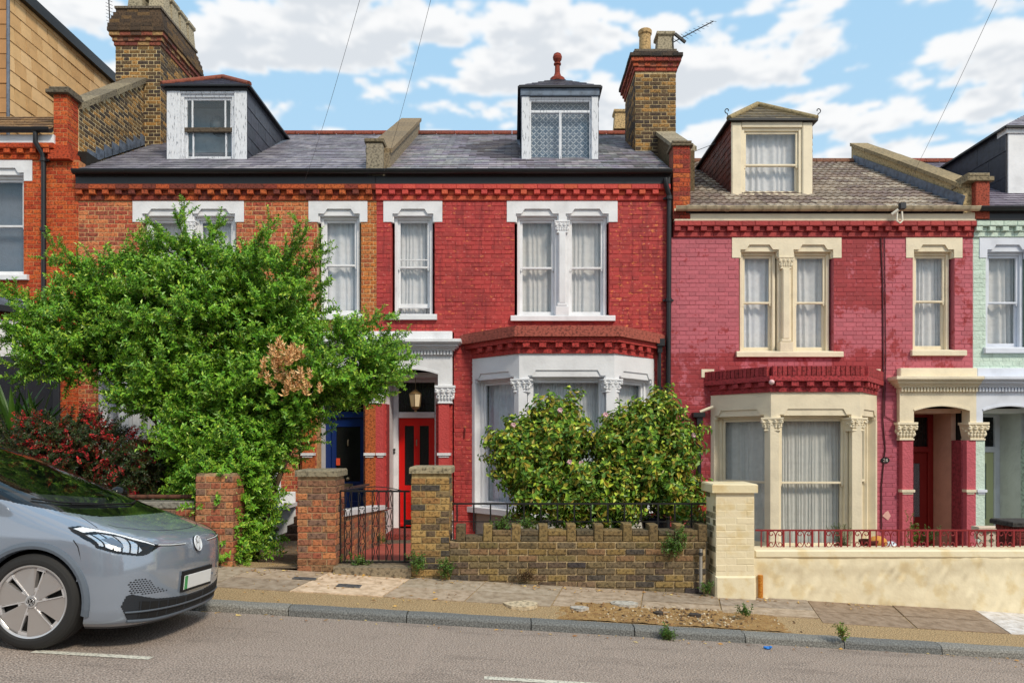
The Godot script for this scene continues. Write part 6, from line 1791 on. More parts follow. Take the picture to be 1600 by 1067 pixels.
func branch(b: MB, xfs: Array, cols: Array, a: Vector3, e: Vector3, r: float, n: int, rng: RandomNumberGenerator, sag := 0.1):
	var pts := []
	var mid := (a + e) / 2 + Vector3(rng.randf_range(-0.08, 0.08), -sag * (e - a).length(), rng.randf_range(-0.1, 0.1))
	for i in 7:
		var f := i / 6.0
		pts.append(a.lerp(mid, f).lerp(mid.lerp(e, f), f))
	var rs := []
	for i in 7: rs.append(r * (1.0 - 0.8 * i / 6.0))
	b.tube(pts, rs, 6)
	for i in n:
		var f := 0.15 + 0.85 * (i + 0.5) / n
		var k: int = min(int(f * 6.0), 5)
		var p: Vector3 = pts[k].lerp(pts[k + 1], f * 6.0 - k)
		var dir: Vector3 = (pts[k + 1] - pts[k]).normalized() * 0.9 + Vector3(rng.randfn(), rng.randfn() + 0.5, rng.randfn()) * 0.55
		xfs.append(Transform3D(turn_to(dir, rng, rng.randf_range(0.6, 1.0)), p))
		var t := rng.randf_range(0.9, 1.2)
		cols.append(Color(t, t, t * 0.9))

var PZ := 3.0
func EL(px: float, py: float, rx: float, ry: float, dz: float, rz: float, n: int) -> Array:
	var s := (D - PZ) / F
	return [P(px, py, PZ) + Vector3(0, 0, dz), Vector3(rx * s, ry * s, rz), n]

func build_plants():
	var rng := RandomNumberGenerator.new(); rng.seed = 100
	var lm := leaf_mat("leaf")
	var b: MB
	# ---------------- tall shrub-tree in front of the orange house
	var G1 := [C(136, 188, 60), C(110, 168, 54), C(162, 208, 74), C(88, 146, 50), C(190, 220, 88), C(122, 178, 60), C(150, 198, 60)]
	var sp := []
	for i in 4: sp.append(sprig({"len": 0.25, "n": 26, "leaf": 0.052, "wide": 0.029, "pal": G1, "up": 0.7}, 200 + i))
	var tree := thing("shrub_tree", "tall spreading green evergreen shrub tree hiding the orange brick house", "tree")
	var zc := 3.1
	var xfs := []; var cols := []
	PZ = zc
	var blobs := [
		EL(325, 510, 185, 95, 0.0, 1.15, 2600), EL(330, 520, 130, 66, -0.2, 0.7, 900), EL(355, 640, 90, 56, 0.1, 0.5, 700), EL(145, 512, 100, 56, 0.1, 0.8, 900), EL(520, 570, 95, 62, 0.2, 0.7, 800),
		EL(300, 430, 110, 55, 0.0, 0.8, 700), EL(185, 452, 80, 45, 0.1, 0.65, 420), EL(430, 460, 75, 62, 0.1, 0.7, 520),
		EL(345, 612, 150, 56, 0.35, 0.9, 1500), EL(160, 565, 95, 34, 0.4, 0.5, 420), EL(375, 682, 92, 54, 0.55, 0.6, 1100),
		EL(392, 756, 52, 56, 0.75, 0.4, 800), EL(398, 816, 36, 46, 1.0, 0.3, 480), EL(394, 846, 30, 30, 1.15, 0.25, 260), EL(560, 600, 60, 30, 0.5, 0.4, 220), EL(400, 735, 50, 52, 1.0, 0.35, 480), EL(455, 632, 72, 44, 0.5, 0.5, 620), EL(420, 690, 60, 46, 0.6, 0.45, 460), EL(408, 800, 40, 56, 0.9, 0.3, 360)]
	crown_spots(blobs, rng, xfs, cols, {"seed": 3, "pad": 0.36, "flat": 0.45, "per": 34})
	b = mb(C(96, 78, 54))
	var base := Vector3(X(392, 4.0), 0.1, 4.0)
	for l in [[330, 520, 0.0], [200, 520, 0.2], [460, 520, 0.1], [330, 640, 0.5], [520, 580, 0.2], [250, 470, -0.2], [400, 470, -0.1], [120, 540, 0.2]]:
		var e := P(l[0], l[1], zc) + Vector3(0, 0, l[2])
		var pts := []; var rs := []
		var m1 := base + Vector3(rng.randf_range(-0.12, 0.12), 1.0, rng.randf_range(-0.3, -0.1))
		for i in 9:
			var f := i / 8.0
			pts.append(base.lerp(m1, f).lerp(m1.lerp(e, f), f)); rs.append(0.06 * (1.0 - 0.8 * f))
		b.tube(pts, rs, 7)
	part(tree, "trunk", b, M.wood)
	b = mb(C(104, 96, 60))
	for l in [[298, 420, 287, 326], [280, 400, 240, 350], [310, 400, 345, 350], [160, 430, 72, 380], [60, 470, 4, 450], [60, 520, 2, 514], [110, 580, 22, 572], [430, 420, 468, 350], [400, 420, 420, 346], [460, 440, 498, 378], [510, 520, 606, 490], [560, 570, 640, 556], [540, 560, 632, 525], [580, 600, 630, 590]]:
		for k in 2: branch(b, xfs, cols, P(l[0] + rng.randf_range(-12, 12), l[1] + rng.randf_range(-8, 8), zc + rng.randf_range(0.0, 0.7)), P(l[2] + rng.randf_range(-14, 14) * k, l[3] + rng.randf_range(4, 24) * k, zc + rng.randf_range(0.0, 0.9)), 0.009, 17, rng, 0.06)
	part(tree, "branches", b, M.wood)
	foliage(tree, "crown", sp, xfs, cols, lm)
	# withered brown spray
	var BR := [C(238, 194, 138), C(222, 170, 116), C(248, 214, 166), C(200, 146, 96)]
	var dsp := [sprig({"len": 0.2, "n": 22, "leaf": 0.06, "wide": 0.026, "pal": BR, "up": -0.2, "droop": 0.5}, 300)]
	var dx := []; var dc := []
	for l in [[450, 545, 26, 14, 22], [425, 560, 14, 14, 7], [450, 585, 8, 20, 8], [478, 592, 12, 20, 9], [412, 578, 6, 14, 4]]:
		for i in l[4]:
			var p := P(l[0] + rng.randfn() * l[2] * 0.5, l[1] + rng.randfn() * l[3] * 0.5, 4.28 + rng.randf_range(-0.1, 0.08))
			dx.append(Transform3D(turn_to(Vector3(rng.randfn() * 0.4, -1, 0.3 + rng.randfn() * 0.3), rng, rng.randf_range(0.6, 1.0)), p)); dc.append(Color(1, 1, 1))
	foliage(tree, "withered_leaves", dsp, dx, dc, leaf_mat("dead_leaf", 0.7))

	# ---------------- rose bush in front of the white bay
	var G2 := [C(122, 160, 58), C(98, 140, 52), C(146, 180, 64), C(80, 120, 48), C(180, 200, 78), C(134, 166, 52), C(160, 150, 66), C(90, 134, 56)]
	var rs2 := []
	for i in 4: rs2.append(sprig({"len": 0.26, "n": 15, "leaf": 0.078, "wide": 0.048, "pal": G2, "up": 0.1, "droop": 0.35}, 400 + i))
	var rose := thing("rose_bush", "large leafy rose bush with a few pale pink blooms before the white bay", "bush")
	zc = 3.45; PZ = zc
	xfs = []; cols = []
	blobs = [EL(862, 698, 64, 44, 0.0, 0.5, 520), EL(992, 704, 66, 54, 0.0, 0.55, 560), EL(822, 722, 52, 44, 0.1, 0.4, 300), EL(1026, 732, 46, 54, 0.1, 0.4, 340), EL(930, 762, 100, 40, 0.2, 0.45, 520), EL(872, 650, 34, 18, 0.0, 0.25, 90), EL(1022, 648, 30, 26, 0.0, 0.3, 130), EL(935, 795, 60, 26, 0.3, 0.3, 180), EL(842, 772, 40, 34, 0.3, 0.3, 170), EL(1055, 780, 26, 34, 0.2, 0.25, 110), EL(795, 695, 24, 20, 0.1, 0.25, 70), EL(1058, 694, 20, 26, 0.1, 0.25, 70)]
	crown_spots(blobs, rng, xfs, cols, {"seed": 8, "rise": 0.25, "pad": 0.20, "flat": 0.8, "per": 15})
	b = mb(C(84, 72, 44))
	for i in 9:
		var pb := Vector3(X(rng.randf_range(890, 980), 3.3), -0.1, 3.3 + rng.randf_range(-0.2, 0.2))
		branch(b, xfs, cols, pb, P(rng.randf_range(810, 1060), rng.randf_range(640, 740), zc), 0.016, 8, rng, -0.1)
	part(rose, "canes", b, M.wood)
	foliage(rose, "crown", rs2, xfs, cols, lm)
	var pinkm := leaf_mat("petal", 0.6)
	for f in [[875, 641], [946, 648], [802, 664], [890, 722], [908, 724], [1084, 680], [1084, 748]]:
		b = MB.new()
		var c := P(f[0], f[1], zc + 0.62 - 0.35 * abs(f[0] - 935) / 150.0)
		for ring in 3:
			for i in 6:
				b.tint([C(236, 196, 206), C(226, 176, 192), C(240, 212, 216)][(i + ring) % 3])
				var a := TAU * i / 6 + ring * 0.5
				var o := Vector3(cos(a), sin(a), 0.0)
				var sd := Vector3(-sin(a), cos(a), 0)
				var R := 0.036 - 0.009 * ring
				b.quad(c + Vector3(0, 0, 0.01 * ring), c + o * R * 0.6 - sd * R * 0.5 + Vector3(0, 0, 0.012 + 0.012 * ring), c + o * R + Vector3(0, 0, 0.01 + 0.014 * ring), c + o * R * 0.6 + sd * R * 0.5 + Vector3(0, 0, 0.012 + 0.012 * ring))
		part(rose, "bloom", b, pinkm)

	# ---------------- dark shrub with red flowers behind the car
	var G3 := [C(52, 72, 36), C(64, 84, 40), C(44, 60, 34), C(84, 70, 44), C(72, 92, 48), C(96, 52, 44)]
	var s3 := []
	for i in 3: s3.append(sprig({"len": 0.22, "n": 22, "leaf": 0.034, "wide": 0.018, "pal": G3, "up": 0.5}, 500 + i))
	var fl := [sprig({"len": 0.16, "n": 12, "leaf": 0.036, "wide": 0.022, "pal": [C(190, 34, 44), C(206, 44, 52), C(160, 28, 40), C(176, 60, 60)], "up": -0.4, "droop": 0.5}, 510)]
	var fu := thing("flowering_shrub", "dark arching shrub covered in small red flowers behind the car", "shrub")
	zc = 3.75; PZ = zc
	xfs = []; cols = []
	blobs = [EL(30, 705, 110, 48, 0.0, 0.5, 620), EL(140, 712, 90, 48, 0.0, 0.5, 620), EL(215, 735, 48, 46, 0.0, 0.4, 300), EL(110, 672, 55, 26, 0.0, 0.35, 220), EL(100, 750, 130, 40, 0.1, 0.4, 420), EL(225, 770, 36, 26, 0.1, 0.3, 120)]
	crown_spots(blobs, rng, xfs, cols, {"seed": 12, "rise": 0.1, "pad": 0.26, "flat": 0.7, "per": 30})
	b = mb(C(70, 56, 40))
	for i in 7: branch(b, xfs, cols, Vector3(X(60 + i * 22, 3.6), 0.1, 3.6), P(20 + i * 34, 690 + (i % 3) * 14, zc), 0.014, 5, rng, -0.1)
	part(fu, "stems", b, M.wood)
	foliage(fu, "crown", s3, xfs, cols, lm)
	var fx := []; var fc := []
	crown_spots([EL(30, 700, 112, 50, 0.05, 0.52, 210), EL(140, 707, 92, 50, 0.05, 0.52, 210), EL(212, 730, 48, 46, 0.05, 0.42, 40), EL(110, 668, 56, 28, 0.05, 0.36, 60)], rng, fx, fc, {"seed": 13, "rise": -0.5, "pad": 0.16, "flat": 0.7, "per": 9, "sink": 0.0})
	foliage(fu, "blossom", fl, fx, fc, leaf_mat("red_flower", 0.6))

	# ---------------- sword-leaved plant
	var yu := thing("yucca_plant", "spiky sword leaved plant in front of the charcoal fence", "plant")
	var ym := leaf_mat("sword", 0.4)
	for grp in [[18, 690, 14], [56, 690, 11]]:
		var o := P(grp[0], grp[1], 3.3)
		for i in grp[2]:
			var a: float = TAU * i / grp[2] + rng.randf() * 0.4
			var lean := rng.randf_range(0.15, 0.75)
			var L := rng.randf_range(0.6, 0.98)
			var d := Vector3(cos(a) * lean, 1.0, sin(a) * lean * 0.8).normalized()
			var s := d.cross(Vector3(-sin(a), 0.2, cos(a))).normalized(); s = d.cross(s).normalized()
			b = mb([C(74, 118, 40), C(56, 96, 34), C(96, 140, 52), C(64, 104, 36)][i % 4])
			var prev := []
			for k in 6:
				var f := k / 5.0
				var c := o + d * L * f + Vector3(cos(a), -0.6, sin(a)) * 0.10 * f * f * lean
				var w: float = 0.038 * sin(PI * (0.16 + 0.84 * f)) + 0.002
				var row := [c - s * w + d.cross(s) * w * 0.4, c, c + s * w + d.cross(s) * w * 0.4]
				if k > 0:
					b.quad(prev[0], prev[1], row[1], row[0]); b.quad(prev[1], prev[2], row[2], row[1])
				prev = row
			part(yu, "leaf", b, ym)

	# ---------------- small plants
	var W1 := [C(84, 122, 44), C(64, 100, 38), C(104, 140, 56)]
	var ws := [sprig({"len": 0.14, "n": 12, "leaf": 0.034, "wide": 0.02, "pal": W1, "up": 0.4}, 600), sprig({"len": 0.12, "n": 10, "leaf": 0.04, "wide": 0.016, "pal": W1, "up": 0.8}, 601)]
	var small := [
		[783, 828, 18, 10, 4.5, 60, "fern", "feathery green fern sprouting on top of the low brick wall"],
		[825, 826, 14, 8, 4.4, 30, "weed", "dark trailing weed on the low wall beside the fern"],
		[1052, 860, 18, 12, 4.68, 80, "weed", "leafy weed growing out of the brick wall face near the cream pier"],
		[1066, 842, 8, 14, 4.66, 24, "weed", "weed climbing one upright brick near the cream pier"],
		[698, 893, 10, 12, 4.72, 46, "weed", "straggly weed at the foot of the yellow stock brick wall"],
		[652, 886, 9, 14, 4.72, 46, "weed", "bushy weed at the foot of the yellow gate pier"],
		[560, 884, 16, 9, 4.5, 36, "weed", "green weed under the hinge side of the iron gate"],
		[594, 846, 10, 4, 1.2, 24, "weed", "weed at the foot of the white pier base"],
		[1043, 998, 9, 7, 6.12, 34, "weed", "small weed sprouting from the kerb joint"],
		[1316, 995, 4, 7, 6.1, 16, "weed", "dry yellow weed tuft at the kerb near the blue scrap"],
		[1105, 925, 9, 8, 4.72, 22, "weed", "weed at the foot of the thin grey pipe"],
		[1095, 818, 18, 8, 4.2, 40, "weed", "weed beside the leaning tarpaulin behind the railing"],
		[1426, 838, 9, 22, 3.4, 36, "seedling", "yellow green seedling behind the red railing by the porch"],
		[1452, 842, 16, 14, 3.4, 36, "seedling", "leafy potted seedling behind the red railing"],
		[1165, 962, 10, 6, 5.6, 20, "weed", "pair of green weeds in the dirt patch"]]
	for s in small:
		var t := thing(s[6], s[7], "plant", "small plants")
		var wx := []; var wc := []
		for i in s[5]:
			var p := P(s[0] + rng.randfn() * s[2] * 0.5, s[1] + rng.randfn() * s[3] * 0.5, s[4] + rng.randf_range(-0.06, 0.05))
			wx.append(Transform3D(turn_to(Vector3(rng.randfn() * 0.5, 1.0, 0.35 + rng.randfn() * 0.4), rng, rng.randf_range(0.5, 1.0)), p))
			var k := 1.0
			wc.append(Color(1.5, 1.2, 0.7) if s[0] == 1316 or s[0] == 1426 else Color(k, k, k))
		foliage(t, "foliage", ws, wx, wc, lm)
	# rosemary in a pot on the pink house sill
	var rz := thing("potted_rosemary", "thin potted rosemary standing in front of the cream bay", "plant")
	var rsp := [sprig({"len": 0.34, "n": 40, "leaf": 0.035, "wide": 0.008, "pal": [C(104, 122, 76), C(86, 106, 66)], "up": 0.9}, 620)]
	var rx := []; var rc := []
	for i in 16:
		rx.append(Transform3D(turn_to(Vector3(rng.randfn() * 0.22, 1, rng.randfn() * 0.22), rng, rng.randf_range(0.7, 1.0)), P(1316 + rng.randfn() * 4, 858, 3.9))); rc.append(Color(1, 1, 1))
	foliage(rz, "foliage", rsp, rx, rc, lm)
	b = mb(C(150, 84, 58)); b.lathe(P(1316, 872, 3.9), [Vector2(0.06, 0.0), Vector2(0.09, 0.14), Vector2(0.10, 0.14), Vector2(0.10, 0.17), Vector2(0.08, 0.17)], 14); part(rz, "pot", b, M.stone)
	# dry dead tuft at the foot of the wall
	var dt := thing("dry_tuft", "dry brown dead weed at the foot of the low brick wall", "plant", "small plants")
	var dsx := []; var dcc := []
	for i in 60:
		dsx.append(Transform3D(turn_to(Vector3(rng.randfn() * 0.7, 0.8, 0.4 + rng.randfn() * 0.4), rng, rng.randf_range(0.5, 0.9)), P(825 + rng.randfn() * 12, 905 + rng.randfn() * 4, 4.7))); dcc.append(Color(0.7, 0.66, 0.6))
	foliage(dt, "foliage", [sprig({"len": 0.14, "n": 10, "leaf": 0.03, "wide": 0.01, "pal": [C(110, 84, 60), C(84, 62, 48), C(140, 108, 74)], "up": 0.5}, 630)], dsx, dcc, leaf_mat("dead_leaf"))

# ------------------------------------------------------------------ the parked car
# The shell is a stack of rounded outlines: at height y the outline reaches CXF ahead of the front axle, CXR behind it and CW to each side.
var CY_ := [0.16, 0.20, 0.27, 0.36, 0.50, 0.60, 0.68, 0.74, 0.79, 0.83, 0.87, 0.91, 0.95, 0.99, 1.03, 1.10, 1.20, 1.30, 1.40, 1.48, 1.53, 1.56, 1.575]
var CXF := [0.72, 0.765, 0.79, 0.797, 0.80, 0.798, 0.79, 0.78, 0.755, 0.70, 0.60, 0.47, 0.32, 0.16, 0.03, -0.15, -0.42, -0.70, -1.0, -1.30, -1.58, -1.90, -2.3]
var CW := [0.80, 0.86, 0.89, 0.90, 0.905, 0.905, 0.90, 0.893, 0.885, 0.875, 0.865, 0.855, 0.845, 0.835, 0.825, 0.80, 0.77, 0.735, 0.70, 0.655, 0.60, 0.50, 0.25]
var CA := [0.44, 0.47, 0.48, 0.48, 0.48, 0.48, 0.49, 0.50, 0.53, 0.60, 0.66, 0.66, 0.60, 0.52, 0.46, 0.44, 0.44, 0.42, 0.42, 0.42, 0.42, 0.42, 0.4]
var CXR := [-3.25, -3.32, -3.38, -3.40, -3.42, -3.43, -3.43, -3.43, -3.42, -3.42, -3.41, -3.41, -3.40, -3.40, -3.39, -3.36, -3.30, -3.20, -3.08, -2.95, -2.85, -2.75, -2.5]

func car_prof(t: Array, y: float) -> float:
	var i := 0
	while i < CY_.size() - 2 and y > CY_[i + 1]: i += 1
	var f: float = clamp((y - CY_[i]) / (CY_[i + 1] - CY_[i]), 0.0, 1.0)
	var a: float = t[max(i - 1, 0)]; var d: float = t[min(i + 2, t.size() - 1)]
	return cubic_interpolate_in_time(t[i], t[i + 1], a, d, f, CY_[i + 1] - CY_[i], CY_[max(i - 1, 0)] - CY_[i], CY_[min(i + 2, t.size() - 1)] - CY_[i])

# front of the car: angle 0 straight ahead, +-PI/2 where the sides begin
func car_front(phi: float, y: float) -> Vector3:
	var a := car_prof(CA, y)
	var e := 2.0 / 2.9
	return Vector3(car_prof(CXF, y) - a + a * pow(abs(cos(phi)), e), y, car_prof(CW, y) * sign(sin(phi)) * pow(abs(sin(phi)), e))
func car_normal(phi: float, y: float) -> Vector3:
	var u := car_front(min(phi + 0.02, 1.57), y) - car_front(max(phi - 0.02, -1.57), y)
	var v := car_front(phi, min(y + 0.01, 1.57)) - car_front(phi, max(y - 0.01, 0.16))
	return v.cross(u).normalized()

# patch of the nose inside a polygon of (angle, height), lifted off the shell by e
func car_patch(parent: Node, called: String, poly: PackedVector2Array, e: float, m: Material, k: Color, n := 60, keep = null) -> MeshInstance3D:
	var lo := Vector2(9, 9); var hi := Vector2(-9, -9)
	for p in poly: lo = lo.min(p); hi = hi.max(p)
	var b := mb(k)
	var ny: int = max(6, int(n * 0.5))
	var pos := []; var nor := []
	for j in ny + 1:
		var rp := []; var rn := []
		for i in n + 1:
			var f: float = lerp(lo.x, hi.x, float(i) / n); var y: float = lerp(lo.y, hi.y, float(j) / ny)
			var q := car_normal(f, y)
			rn.append(q); rp.append(car_front(f, y) + q * e)
		pos.append(rp); nor.append(rn)
	for j in ny:
		for i in n:
			var c := Vector2(lerp(lo.x, hi.x, (i + 0.5) / n), lerp(lo.y, hi.y, (j + 0.5) / ny))
			if not Geometry2D.is_point_in_polygon(c, poly): continue
			if keep and not keep.call(c): continue
			b.squad(pos[j][i + 1], pos[j][i], pos[j + 1][i], pos[j + 1][i + 1], nor[j][i + 1], nor[j][i], nor[j + 1][i], nor[j + 1][i + 1])
	return part(parent, called, b, m)

func car_line(b: MB, pts: Array, r: float, e := 0.0):
	var q := []
	for i in pts.size() - 1:
		for k in 8:
			var p: Vector2 = pts[i].lerp(pts[i + 1], k / 8.0)
			q.append(car_front(p.x, p.y) + car_normal(p.x, p.y) * e)
	q.append(car_front(pts[-1].x, pts[-1].y) + car_normal(pts[-1].x, pts[-1].y) * e)
	b.tube(q, r, 6)

# round maker's emblem: ring with a V above a W, in the local xy plane
func emblem(b: MB, o: Vector3, bs: Basis, r: float, th: float):
	var old := b.xf
	b.xf = old * Transform3D(bs, o)
	var ring := []
	for i in 33: ring.append(Vector3(cos(TAU * i / 32) * r, sin(TAU * i / 32) * r, 0))
	b.tube(ring, th, 6, false)
	var S := func(x0, y0, x1, y1): b.bar(Vector3(x0 * r, y0 * r, 0), Vector3(x1 * r, y1 * r, 0), th * 1.7, th * 1.7, Vector3(0, 0, 1))
	S.call(-0.42, 0.86, 0.0, 0.10); S.call(0.42, 0.86, 0.0, 0.10)
	S.call(-0.80, 0.52, -0.38, -0.82); S.call(-0.38, -0.82, 0.0, -0.02); S.call(0.0, -0.02, 0.38, -0.82); S.call(0.38, -0.82, 0.80, 0.52)
	b.xf = old

func build_car():
	var ex := Vector3(1, SLOPE, 0).normalized(); var ez := Vector3(0, 0.058, 1).normalized(); var ey := ez.cross(ex).normalized()
	ez = ex.cross(ey)
	var car := thing("parked_car", "blue grey electric hatchback parked at the kerb with its bonnet to the right", "car")
	car.transform = Transform3D(Basis(ex, ey, ez), Vector3(-3.474, 0.2046 - 0.058 * 0.89 + 0.004, 7.06))
	var paint := StandardMaterial3D.new()
	paint.albedo_color = C(142, 153, 168); paint.roughness = 0.12; paint.metallic = 0.3; paint.clearcoat_enabled = true; paint.clearcoat = 1.0; paint.clearcoat_roughness = 0.04
	paint.vertex_color_use_as_albedo = true
	var blackg := mat("car_black", C(14, 15, 17), 0.08)
	var plastic := mat("car_plastic", C(58, 62, 68), 0.6)
	var dark := mat("car_dark", C(12, 12, 13), 0.8)
	var glass := StandardMaterial3D.new()
	glass.albedo_color = Color(0.04, 0.07, 0.06, 0.45); glass.roughness = 0.02; glass.transparency = BaseMaterial3D.TRANSPARENCY_ALPHA
	var chrome := mat("car_chrome", C(226, 228, 230), 0.16); chrome.metallic = 0.9
	# ---- shell
	var B := {"body": mb(), "black": mb(), "wind": mb(), "side": mb(), "sill": mb()}
	var NF := 44; var NS := 96; var NR := 14
	var rows := []
	var y := 0.16
	while y < 1.5749:
		rows.append(y); y += 0.0045 if y > 0.93 and y < 1.09 else 0.0175
	rows.append(1.5749)
	for s: int in [-1, 1]:
		var pos := []; var nor := []; var tag := []
		for yy in rows:
			var r := []; var tg := []
			var xc := car_prof(CXF, yy) - car_prof(CA, yy); var xr := car_prof(CXR, yy) + 0.45
			var w := car_prof(CW, yy)
			for i in NF: r.append(car_front(s * PI / 2 * i / NF, yy)); tg.append(PI / 2 * (i + 0.5) / NF)
			for i in NS: r.append(Vector3(lerp(xc, xr, float(i) / NS), yy, s * w)); tg.append(2.0)
			for i in NR + 1:
				var a := PI / 2 * i / NR
				r.append(Vector3(xr - 0.45 * pow(abs(sin(a)), 2.0 / 3.0), yy, s * w * pow(abs(cos(a)), 2.0 / 3.0))); tg.append(3.0)
			pos.append(r); tag.append(tg)
		var N: int = pos[0].size()
		for j in rows.size():
			var rn := []
			for i in N:
				var u: Vector3 = pos[j][min(i + 1, N - 1)] - pos[j][max(i - 1, 0)]
				var v: Vector3 = pos[min(j + 1, rows.size() - 1)][i] - pos[max(j - 1, 0)][i]
				if i == 0: u = Vector3(0, 0, s)
				if i == N - 1: u = Vector3(0, 0, -s)
				var m := u.cross(v).normalized() * -s
				if m.dot(pos[j][i] - Vector3(-1.3, 0.6, 0)) < 0: m = -m
				rn.append(m)
			nor.append(rn)
		for j in rows.size() - 1:
			for i in N - 1:
				var c: Vector3 = (pos[j][i] + pos[j + 1][i + 1]) / 2
				var t: float = tag[j][i]
				if abs(c.z) > 0.45:
					if Vector2(c.x, c.y - 0.345).length() < 0.385 or Vector2(c.x + 2.77, c.y - 0.345).length() < 0.385: continue
				var key := "body"
				var cowl: float = 0.952 + 0.13 * pow(max(0.0, t - 0.55), 1.2) if t < 1.6 else 1.02
				if c.y < 0.185: key = "sill"
				elif t < 1.6 and c.y > cowl:
					key = "wind" if c.y > cowl + 0.045 and c.y < 1.50 and t < 1.16 else "black"
				elif t > 1.9 and c.y > 1.03:
					key = "black"
					if c.y > 1.05 and c.y < 1.46 and c.x > -3.1:
						if not (c.x < -1.02 and c.x > -1.12) and not (c.x < -2.2 and c.x > -2.3): key = "side"
					if t > 2.5 and c.y > 1.12 and c.y < 1.42: key = "side"
				var o: MB = B[key]
				if s > 0: o.squad(pos[j][i + 1], pos[j][i], pos[j + 1][i], pos[j + 1][i + 1], nor[j][i + 1], nor[j][i], nor[j + 1][i], nor[j + 1][i + 1])
				else: o.squad(pos[j][i], pos[j][i + 1], pos[j + 1][i + 1], pos[j + 1][i], nor[j][i], nor[j][i + 1], nor[j + 1][i + 1], nor[j + 1][i])
	var body := part(car, "body", B.body, paint)
	part(car, "roof_and_pillars", B.black, blackg)
	part(car, "windscreen", B.wind, glass)
	part(car, "side_windows", B.side, glass)
	part(car, "underside_lip", B.sill, plastic)
	var b: MB
	b = mb(); b.box(-3.2, 0.5, 0.17, 0.20, -0.7, 0.7); b.box(-2.35, -0.42, 0.20, 0.5, -0.84, 0.84); part(car, "floor_pan", b, dark)
	# wheel arches: inner liners and outer cladding
	for wx in [0.0, -2.77]:
		for s: int in [-1, 1]:
			b = mb()
			for i in 24:
				var a := PI * 1.16 * i / 24 - 0.25; var e := PI * 1.16 * (i + 1) / 24 - 0.25
				var p := Vector2(cos(a), sin(a)); var q := Vector2(cos(e), sin(e))
				b.quad(Vector3(wx + p.x * 0.40, 0.345 + p.y * 0.40, s * 0.40), Vector3(wx + q.x * 0.40, 0.345 + q.y * 0.40, s * 0.40), Vector3(wx + q.x * 0.40, 0.345 + q.y * 0.40, s * 0.88), Vector3(wx + p.x * 0.40, 0.345 + p.y * 0.40, s * 0.88))
				b.tri(Vector3(wx, 0.345, s * 0.42), Vector3(wx + p.x * 0.40, 0.345 + p.y * 0.40, s * 0.42), Vector3(wx + q.x * 0.40, 0.345 + q.y * 0.40, s * 0.42))
			part(car, "wheel_arch_liner", b, dark)
			b = mb()
			for i in 28:
				var a := PI * 1.13 * i / 28 - 0.20; var e := PI * 1.13 * (i + 1) / 28 - 0.20
				var ring := []
				for k in [[0.372, 0.86], [0.378, 0.918], [0.40, 0.926], [0.425, 0.918], [0.432, 0.895]]:
					for t in [a, e]:
						var yy: float = 0.345 + sin(t) * k[0]
						if yy < 0.17: yy = 0.17
						var xx: float = wx + cos(t) * k[0]
						var base := car_prof(CW, yy)
						if wx == 0.0 and xx > car_prof(CXF, yy) - car_prof(CA, yy):
							var ca := car_prof(CA, yy); var u: float = clamp((xx - car_prof(CXF, yy) + ca) / ca, 0.0, 1.0)
							base *= pow(max(0.0, 1.0 - pow(u, 2.9)), 1.0 / 2.9)
						ring.append(Vector3(xx, yy, s * (base + (k[1] - 0.905))))
				for k in 4:
					if s > 0: b.quad(ring[k * 2], ring[k * 2 + 2], ring[k * 2 + 3], ring[k * 2 + 1])
					else: b.quad(ring[k * 2 + 1], ring[k * 2 + 3], ring[k * 2 + 2], ring[k * 2])
			part(car, "wheel_arch_trim", b, mat("arch_trim", C(92, 102, 114), 0.45))
			# wheel
			var wh := holder(car, "wheel")
			var steer := 0.0
			wh.transform = Transform3D(Basis(Vector3.UP, 0.0 if s > 0 else PI), Vector3(wx, 0.345, s * 0.79))
			var ax := Transform3D(Basis(Vector3(1, 0, 0), Vector3(0, 0, 1), Vector3(0, -1, 0)), Vector3.ZERO)
			b = mb(C(34, 34, 36)); b.xf = ax
			b.lathe(Vector3.ZERO, [Vector2(0.24, -0.10), Vector2(0.315, -0.108), Vector2(0.338, -0.095), Vector2(0.345, -0.06), Vector2(0.3455, -0.032), Vector2(0.338, -0.030), Vector2(0.338, -0.024), Vector2(0.3455, -0.022), Vector2(0.346, 0.022), Vector2(0.338, 0.024), Vector2(0.338, 0.030), Vector2(0.3455, 0.032), Vector2(0.345, 0.062), Vector2(0.338, 0.088), Vector2(0.322, 0.104), Vector2(0.300, 0.112), Vector2(0.275, 0.113), Vector2(0.262, 0.104), Vector2(0.258, 0.08)], 64)
			part(wh, "tyre", b, mat("rubber", Color(1, 1, 1), 0.75))
			b = mb(C(206, 206, 208)); b.xf = ax
			b.lathe(Vector3.ZERO, [Vector2(0.255, 0.07), Vector2(0.264, 0.100), Vector2(0.259, 0.108), Vector2(0.250, 0.104), Vector2(0.246, 0.094)], 64)
			part(wh, "rim_lip", b, mat("alloy", Color(1, 1, 1), 0.3))
			M.alloy.metallic = 0.6
			b = mb(C(10, 10, 11)); b.xf = ax; b.lathe(Vector3.ZERO, [Vector2(0.0, 0.05), Vector2(0.248, 0.05)], 40); part(wh, "wheel_well", b, dark)
